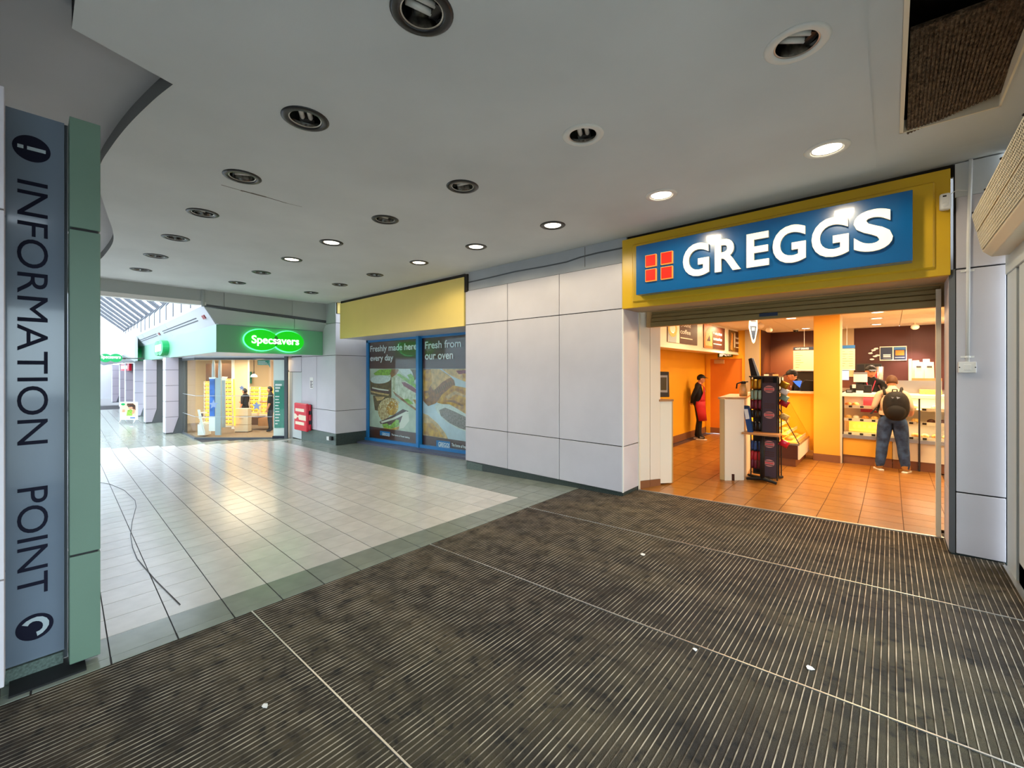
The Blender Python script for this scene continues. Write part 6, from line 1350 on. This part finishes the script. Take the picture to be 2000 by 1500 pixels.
    for p in bm_.polygons:
        c = p.center; best = None
        for a, b, g, r in segs:
            ab = b - a; t = max(0, min(1, (c - a).dot(ab) / max(ab.length_squared, 1e-9))); d = (c - a - ab * t).length / max(r, .02) if g not in ('skin',) else (c - a - ab * t).length / max(r, .02)
            if best is None or d < best[0]: best = (d, g)
        g = best[1]
        if g in ('top', 'leg'): g = 'leg' if c.z < J['pelvis'][0][2] + .02 else 'top'
        fs.append(tuple(p.vertices)); fm.append(slots.index(mm[g]))
    b0 = len(mb.v); mb.add(vs, fs); mb.m = fm
    bpy.data.meshes.remove(bm_)
    # head, joined to the body mesh
    hc = Vector(J['skull'][0]) + Vector((0, .012, .045)); tilt = J.get('tilt', ((0,), 0))[0][0] if 'tilt' in J else 0
    si = slots.index(mm['skin'])
    def face(p):
        q = p.copy()
        if q.z < 0: q.x *= 1 - .38 * (-q.z) ** 1.5; q.y = q.y * (1 - .12 * (-q.z)) + .10 * (-q.z)
        if q.y > .5: q.y = .5 + (q.y - .5) * .86
        if q.y > .3 and abs(q.x) < .16 and -.38 < q.z < .10: q.y += .26 * (1 - abs(q.x) / .16) * (.10 - q.z) / .48 * (1.4 if q.z > -.34 else .5)
        if q.y > .3 and .12 < abs(q.x) < .5 and .02 < q.z < .22: q.y -= .06
        return q
    R2 = Matrix.Translation(hc) @ Matrix.Rotation(pose.get('_turn', 0) if pose else 0, 4, 'Z') @ Matrix.Rotation(pose.get('_nod', 0) if pose else 0, 4, 'X')
    hb = MB(T @ R2); hb.ell((0, 0, 0), (.076, .096, .120), 22, 16, fn=face)
    for sx in (-1, 1): hb.ell((sx * .076, -.008, -.008), (.012, .022, .034), 8, 6)
    mb.v += hb.v; off = len(mb.v) - len(hb.v); mb.f += [[off + i for i in f] for f in hb.f]; mb.m += [si] * len(hb.f)
    th = thing('person', tuple(loc), label, 'person')
    o = obj('body', mb, slots, th, smooth=True)
    def hpart(name, m, fnc, sm=True): q = MB(T @ R2); fnc(q); return obj(name, q, m, th, smooth=sm)
    for sx in (-1, 1):
        hpart('eye', 'black', lambda q: q.ell((sx * .030, .0835, .008), (.011, .006, .007), 8, 5))
    hpart('mouth', 'lips', lambda q: q.ell((0, .086, -.066), (.022, .006, .006), 8, 5))
    return th, T, R2, hpart, J
def cap(hpart, m='black'):
    def f(q):
        q.ell((0, -.006, .030), (.086, .106, .095), 20, 9, fn=lambda p: Vector((p.x, p.y, max(p.z, .0))))
    hpart('cap_crown', m, f)
    def b(q): q.slab([(.065, .085, .04), (.06, .135, .030), (.03, .165, .022), (-.03, .165, .022), (-.06, .135, .030), (-.065, .085, .04), (-.03, .10, .046), (.03, .10, .046)], (0, 0, .008))
    hpart('cap_peak', m, b, False)
def hair(hpart, m='hair', low=-.35, full=False):
    def f(q): q.ell((0, -.010, .010), (.083, .100, .118), 20, 14, fn=lambda p: Vector((p.x, min(p.y, .45 + .5 * max(0, p.z)) , max(p.z, low if p.y < .2 else .35))))
    hpart('hair', m, f)

# customer with the backpack, seen from behind, leaning slightly towards the counter
cx, cy = .02, 9.66
pz = dict(hiR=(.095, 0, .87), hiL=(-.095, 0, .87), knR=(.135, .015, .48), knL=(-.135, .015, .48), anR=(.165, -.02, .10), anL=(-.165, -.02, .10), toR=((.205, .105, .045), (.05, .036)), toL=((-.215, .10, .045), (.05, .036)), heR=((.16, -.06, .045), (.04, .036)), heL=((-.155, -.06, .045), (.04, .036)),
          chest=((0, .05, 1.27), (.185, .125)), belly=((0, .02, 1.09), (.175, .13)), pelvis=((0, 0, .96), (.175, .135)), collar=(0, .075, 1.415), neck=((0, .105, 1.475), (.06, .06)), skull=((-.01, .135, 1.53), (.06, .064)), shR=((.175, .065, 1.375), (.062, .06)), shL=((-.175, .065, 1.375), (.062, .06)),
          elR=((.245, .02, 1.13), (.044, .044)), wrR=((.245, .13, 1.0), (.034, .034)), paR=((.22, .19, 1.0), (.036, .022)), elL=((-.255, .02, 1.11), (.044, .044)), wrL=((-.22, .15, 1.06), (.034, .034)), paL=((-.17, .19, 1.08), (.036, .022)), _nod=-.35, _turn=.1)
for S in 'RL': pz['hi' + S] = (pz['hi' + S], (.125, .13)); pz['kn' + S] = (pz['kn' + S], (.092, .090)); pz['an' + S] = (pz['an' + S], (.080, .08))
def clean(p): return {k: v for k, v in p.items() if not k.startswith('_')}
def person2(label, loc, rot, s, pose, **k):
    global _p; P = dict(pose); extra = {a: P.pop(a) for a in list(P) if a.startswith('_')}
    class D(dict): pass
    d = D(P); 
    old = person.__globals__
    d_get = dict(extra)
    class PP(dict):
        def get(self, a, b=None): return d_get.get(a, dict.get(self, a, b))
    return person(label, loc, rot, s, PP(P), **k)
th, T, R2, hpart, J = person2('customer in pale T-shirt and blue jeans with black backpack standing at the chiller counter', (cx, cy, FS), 0, .955, pz, mats=dict(top='tee', arm='tee', leg='jeans', shoe='shoe_tan'), wide=1.0)
hair(hpart, 'hair', -.45)
def bp(name, m, f, sm=True): q = MB(T); f(q); return obj(name, q, m, bag, smooth=sm)
bag = thing('backpack', (cx, cy - .12, FS + 1.1), 'bulging black backpack on the back of the customer at the counter', 'backpack')
bp('bag_body', 'pack', lambda q: q.ell((.045, -.145, 1.165), (.178, .135, .255), 20, 14, fn=lambda p: Vector((math.copysign(abs(p.x) ** .8, p.x), math.copysign(abs(p.y) ** .75, p.y), math.copysign(abs(p.z) ** .85, p.z)))))
bp('front_pocket', 'pack', lambda q: q.ell((.045, -.235, 1.08), (.135, .07, .135), 16, 10))
bp('top_loop', 'pack', lambda q: q.tube([(0, -.05, 1.41), (.0, -.07, 1.45), (.06, -.07, 1.45), (.06, -.05, 1.41)], .01, 6))
for sx in (-1, 1):
    bp('shoulder_strap', 'pack', lambda q: q.tube([(sx * .10, -.10, 1.36), (sx * .12, .03, 1.475), (sx * .13, .16, 1.42), (sx * .16, .19, 1.25), (sx * .20, .05, 1.06), (sx * .15, -.06, .98)], .020, 7))
bp('loose_strap', 'pack', lambda q: q.slab([(-.215, .0, 1.13), (-.195, -.02, 1.13), (-.275, -.05, 1.00), (-.31, -.04, 1.00)], (0, -.012, 0)), False)
bp('reflective_mark', 'steel', lambda q: (q.slab([(-.02, -.288, 1.33), (.02, -.29, 1.32), (.0, -.29, 1.30)], (0, -.003, 0)), q.slab([(.05, -.29, 1.335), (.10, -.285, 1.32), (.06, -.29, 1.295)], (0, -.003, 0))), False)
for S, sx in (('R', 1), ('L', -1)):
    q = MB(T); t = Vector(J['to' + S][0]); h = Vector(J['he' + S][0]); d = (t - h).normalized(); n = Vector((-d.y, d.x, 0)) * .048
    q.slab([h - d * .035 - n * .8, h - d * .035 + n * .8, t + d * .02 + n, t + d * .055, t + d * .02 - n], (0, 0, .028)); q.v = [v - Vector((0, 0, .043)) for v in q.v]; obj('shoe_sole', q, 'sole', th, bev=.008)
q = MB(T); q.lathe([(.062, 1.455), (.072, 1.470), (.080, 1.452)], c=(0, .098, 0), n=18); obj('shirt_collar', q, 'tee', th, smooth=True)
q = MB(T); q.lathe([(.186, .995), (.190, 1.03), (.178, 1.07)], c=(0, .005, 0), n=24); q.v = [Vector((v.x, cy + (v.y - cy) * .80, v.z)) for v in q.v]; obj('shirt_hem', q, 'tee', th, smooth=True)

# apron wearer leaning on the yellow wall, hands behind the back
wp = dict(shR=(.165, -.01, 1.385), shL=(-.165, -.01, 1.385), elR=((.225, -.13, 1.13), (.05, .05)), wrR=((.10, -.155, .97), (.034, .034)), paR=((.03, -.16, .94), (.036, .022)), elL=((-.225, -.13, 1.13), (.05, .05)), wrL=((-.10, -.155, .97), (.034, .034)), paL=((-.03, -.165, .95), (.036, .022)),
          collar=(0, .005, 1.415), neck=(0, .03, 1.475), skull=(0, .065, 1.535), anR=((.09, .02, .10), (.055, .058)), toR=((.11, .165, .045), (.046, .036)), heR=((.09, -.02, .045), (.04, .036)), knR=((.095, .03, .50), (.075, .075)), knL=((-.095, .03, .50), (.075, .075)), anL=((-.09, -.04, .10), (.055, .058)), toL=((-.10, .10, .045), (.046, .036)), heL=((-.09, -.08, .045), (.04, .036)), _nod=-.05)
WL_ = onZ(1362, 858, FS); wx, wy = -3.58, 11.0
th, T, R2, hpart, J = person2('bakery worker in black cap and red apron leaning against the yellow wall', (wx, wy, FS), math.radians(-72), .945, wp, mats=dict(top='black_cloth', arm='black_cloth', fore='black_cloth', leg='black_cloth', shoe='black'))
cap(hpart); hair(hpart, 'black', -.3)
def sheet(prof, m, name, t=.012):
    """cloth panel that wraps the front of the body; prof = rows (z, half angle, rx, ry, cy)"""
    q = MB(T); n = 13; vs = []
    for z, ha, rx, ry, c in prof:
        for i in range(n):
            a = PI / 2 + ha * (1 - 2 * i / (n - 1)); vs.append((rx * math.cos(a), c + ry * math.sin(a), z))
    q.add(vs, [(r * n + i, r * n + i + 1, (r + 1) * n + i + 1, (r + 1) * n + i) for r in range(len(prof) - 1) for i in range(n - 1)])
    o = obj(name, q, m, th, smooth=True); so = o.modifiers.new('solid', 'SOLIDIFY'); so.thickness = t; so.offset = 0; return o
sheet([(1.36, .55, .15, .135, .015), (1.22, .75, .178, .150, .01), (1.05, 1.3, .175, .150, .015), (.98, 1.75, .180, .155, .01)], 'apron', 'apron_bib')
sheet([(1.0, 1.95, .182, .158, .01), (.88, 1.95, .200, .170, .0), (.70, 1.75, .205, .175, .01), (.50, 1.6, .205, .185, .02)], 'apron', 'apron_skirt')
for sx in (-1, 1):
    q = MB(T); q.tube([(sx * .055, .145, 1.36), (sx * .07, .09, 1.43), (sx * .06, .0, 1.475)], .010, 6); obj('apron_strap', q, 'lanyard', th, smooth=True)
q = MB(T); q.box(.03, .08, .165, .172, 1.245, 1.285); obj('name_badge', q, 'white', th)
q = MB(T); q.tube([(-.183, .0, .985), (-.12, .125, .985), (0, .172, .985), (.12, .125, .985), (.183, .0, .985)], .008, 6); obj('apron_tie', q, 'filling_red', th, smooth=True)
for S in 'RL':
    q = MB(T); t = Vector(J['to' + S][0]); h = Vector(J['he' + S][0]); d = (t - h).normalized(); n = Vector((-d.y, d.x, 0)) * .044
    q.slab([h - d * .03 - n * .8, h - d * .03 + n * .8, t + d * .02 + n, t + d * .05, t + d * .02 - n], (0, 0, .022)); q.v = [v - Vector((0, 0, .042)) for v in q.v]; obj('shoe_sole', q, 'sole', th, bev=.006)
    m_ = (t + h) / 2
    for k in range(3):
        q = MB(T); p = m_ + d * (.03 * k - .02); q.box(p.x - .045, p.x + .045, p.y - .006, p.y + .006, .055, .088 - .006 * k); obj('shoe_stripe', q, 'white', th)

# server behind the till
sy = 11.15; s_x = onY(1701, 740, sy).x
th, T, R2, hpart, J = person2('server in black cap facing the customer behind the till', (s_x, sy, FS), PI, 1.05, dict(_turn=.25, _nod=-.1, elR=((.23, .08, 1.14), (.047, .047)), wrR=((.15, .28, 1.12), (.031, .031)), paR=(.11, .34, 1.13), elL=((-.23, .08, 1.14), (.047, .047)), wrL=((-.15, .28, 1.12), (.031, .031)), paL=(-.11, .34, 1.13)), mats=dict())
cap(hpart); hair(hpart, 'black', -.3)
for sx in (-1, 1):
    q = MB(T); q.tube([(sx * .05, -.02, 1.485), (sx * .065, .075, 1.42), (sx * .02, .135, 1.25), (0, .14, 1.20)], .008, 6); obj('lanyard', q, 'lanyard', th, smooth=True)
# worker bending over the pasty case
k_x, k_y = onY(1574, 745, 11.0).x, 11.0
th, T, R2, hpart, J = person2('bakery worker in black cap seen in profile behind the pasty case', (k_x, k_y, FS), math.radians(105), 1.05, dict(chest=((0, .08, 1.25), (.16, .115)), collar=(0, .15, 1.38), neck=(0, .19, 1.43), skull=(0, .23, 1.475), shR=(.17, .14, 1.36), shL=(-.17, .14, 1.36), elR=(.22, .20, 1.12), elL=(-.22, .20, 1.12), wrR=((.16, .40, 1.10), (.031, .031)), wrL=((-.16, .40, 1.10), (.031, .031)), paR=(.14, .46, 1.10), paL=(-.14, .46, 1.10), _nod=-.25), mats=dict())
cap(hpart); hair(hpart, 'black', -.3)
q = MB(T); q.box(.11, .16, .235, .245, 1.27, 1.31); obj('name_badge', q, 'white', th)

# ================================================================== OPTICIAN INTERIOR
def pxs(name, m, k, x0, x1, y0, y1, th_, parent=None, **kw): return slab_px(parent, name, m, k, x0, x1, y0, y1, th_, **kw)
def tower(lb, k, x0, x1, y0, y1, rows, lean=0, dark=False):
    P, Q = par(k); b = at((x0 + x1) / 2, y1, P, Q); t = thing('frame_display', (b.x, b.y, zf), lb, 'display')
    a, c_, d, e = at(x0 + lean, y1, P, Q), at(x1 + lean, y1, P, Q), at(x1, y0, P, Q), at(x0, y0, P, Q)
    mb = MB(); mb.slab([a, c_, d, e], -SN * .12); obj('lit_board', mb, 'glow_shelf', t)
    for s_ in (0, 1):
        mb = MB(); q0_, q1_ = (a, e) if s_ == 0 else (c_, d); mb.tube([q0_ + SN * .02, q1_ + SN * .02], .022, 6); obj('side_rail', mb, 'white_warm', t)
    mb = MB(); mb.slab([a.lerp(a, 0) - UZ * .02, c_ - UZ * .02, c_ + UZ * .03, a + UZ * .03], SN * .12); obj('base_tray', mb, 'white_warm', t)
    for r in range(rows):
        f0 = (r + .5) / rows; l, r2 = a.lerp(e, f0), c_.lerp(d, f0)
        mb = MB(); mb.slab([l, r2, r2 + UZ * .010, l + UZ * .010], SN * .09); obj('shelf', mb, 'white_warm', t)
        n = max(2, int((x1 - x0) / 7))
        for j in range(n):
            c0 = l.lerp(r2, (j + .5) / n) + SN * .06 + UZ * .035; u = (r2 - l).normalized(); w_ = (r2 - l).length / n * .36
            mb = MB()
            for sx in (-1, 1): mb.slab(disc_pts(c0 + u * sx * w_ * .5, u, UZ, w_ * .42, .018, 8), SN * .006)
            mb.slab([c0 - u * w_ * .15, c0 + u * w_ * .15, c0 + u * w_ * .15 + UZ * .006, c0 - u * w_ * .15 + UZ * .006], SN * .006)
            obj('spectacles', mb, 'brown' if dark else 'wood', t)
    return t
tower('narrow glowing spectacles tower behind the blue banner, far left', 1.6, 400.5, 411.5, 745, 826, 11)
tower('tall glowing spectacles tower in the middle of the corner window', 1.3, 439, 454, 740, 832, 12, 2, True)
tower('small glowing spectacles display above the white drawer desk', 2.8, 458, 472, 764, 797, 5)
tower('left half of the wide glowing spectacles wall display', 2.2, 490, 508, 756, 808, 7, -2, True)
tower('right half of the wide glowing spectacles wall display', 2.15, 509, 531, 757, 810, 7, 1)
bnr = thing('banner_stand', tuple(at(419, 850, *par(.5))), 'blue photo banner on a grey and white stand in the corner window', 'banner')
pxs('white_foot', 'white', .5, 408, 420, 813, 842, .05, bnr); pxs('grey_side', 'grey_panel', .5, 420, 431, 738, 850, .05, bnr); pxs('photo', 'poster_blue', .49, 409, 419, 740, 813, .02, bnr); pxs('white_head', 'white', .5, 408, 420, 737, 740, .05, bnr)
for x in (417, 429.5):
    P, Q = par(.55); mb = MB(); a = at(x, 738, P, Q); mb.tube([a, at(x, 712, P, Q), at(x, 701, P, Q)], [.05, .045, .02], 8); obj('tapered_post', mb, 'mall_white', bnr, smooth=True)
pl2 = thing('grey_panel_display', tuple(at(433, 850, *par(.9))), 'grey display panel with tilted white top behind the blue banner', 'display')
pxs('panel', 'grey_panel', .9, 431, 439, 742, 835, .05, pl2); P, Q = par(.87); mb = MB(); mb.slab([at(432, 743, P, Q), at(440, 743, P, Q), at(443, 736, P, Q), at(433.5, 735.5, P, Q)], -SN * .05); obj('tilted_top', mb, 'white', pl2)
ds = thing('drawer_desk', tuple(at(471, 845, *par(1.5))), 'white drawer unit in the middle of the optician corner window', 'cabinet')
for k, (y0, y1) in enumerate(((798, 812), (812.6, 829), (829.6, 843))): o = pxs('drawer', 'white_warm', 1.5, 458, 484, y0, y1, .22, ds)
pxs('handle', 'steel', 1.48, 467, 475, 817, 818, .01, ds); pxs('plinth', 'dark_steel', 1.52, 459, 483, 843, 846, .3, ds)
cn2 = thing('brown_counter', tuple(at(510, 835, *par(2.0))), 'low brown wooden counter under the glowing spectacles wall', 'counter')
pxs('front', 'wood', 2.0, 504, 530, 817, 832, .5, cn2); pxs('side', 'brown_wall', 2.05, 488, 503.5, 815, 830, .5, cn2)
wsu = thing('ladder_shelf', tuple(at(391, 850, *par(.45))), 'white leaning ladder shelf just behind the corner glass edge', 'shelf')
P, Q = par(.45)
for x0, x1 in ((387, 398), (389.5, 401)):
    mb = MB(); mb.tube([at(x0, 800, P, Q), at(x1, 848, P, Q)], .02, 6); obj('rail', mb, 'white', wsu)
for y in (806, 816, 826): pxs('step', 'white', .5, 386 + (y - 800) * .1, 393 + (y - 800) * .16, y, y + 1.5, .25, wsu)
pxs('base_box', 'white', .5, 386, 400, 829, 850, .3, wsu); pxs('book', 'foil_blue', .48, 388.5, 391.5, 808, 815, .1, wsu)
lp = thing('pendant_lamp', tuple(at(496, 735, *par(3.2))), 'glowing white dome pendant lamp in the optician shop', 'lamp')
P, Q = par(3.2); c = at(496, 736, P, Q); rr_ = (at(502, 736, P, Q) - c).length
mb = MB(); mb.lathe([(rr_ * .25, rr_ * .95), (rr_ * .8, rr_ * .55), (rr_, 0), (rr_ * .9, 0)], c=tuple(c), n=18); obj('shade', mb, 'lamp_on', lp, smooth=True); mb = MB(); mb.tube([c + UZ * rr_ * .9, Vector((c.x, c.y, 2.16))], .012, 6); obj('cord', mb, 'black', lp); mb = MB(); mb.lathe([(rr_ * .25, rr_ * .9), (rr_ * .2, rr_ * 1.7)], c=tuple(c), n=12); obj('lamp_holder', mb, 'dark_steel', lp)
for px, py, kk in ((432, 704, 1.2), (466, 703, 1.4), (490, 703, 1.5), (518, 703, 1.6)):
    c = at(px, py, *par(kk)); t = thing('shop_downlight', (c.x, c.y, 2.165), f"bright ceiling light panel in the optician shop, {ORD[(432,466,490,518).index(px)]} from the left", 'downlight', 'optician ceiling lights'); mb = MB(); mb.box(c.x - .16, c.x + .16, c.y - .16, c.y + .16, 2.155, 2.168); obj('panel', mb, 'lamp_shop', t)
for px, kk, rot, lb, hc_, nod in ((479, 2.05, 2.2, 'seated looking dark clothed person beside the white drawer desk', 'black', -.2), (528.5, 1.55, 2.6, 'dark haired person in black top at the right edge of the glowing display', 'black', -.1)):
    c = at(px, 800, *par(kk))
    th, T, R2, hpart, J = person2(lb, (c.x, c.y, zf), rot, .88 if kk > 2 else .93, dict(_nod=nod, elR=((.23, .06, 1.14), (.047, .047)), wrR=((.20, .28, 1.12), (.031, .031)), paR=(.18, .34, 1.13)), mats=dict())
    hair(hpart, hc_, -.75)
sd = lamp('optician_area_lamp', 'AREA', (-16.5, 5.0, 2.1), 30, (1, .85, .65), 2.0, sy=1.5)  # broad warm lamp below the optician's ceiling, with no fitting of its own
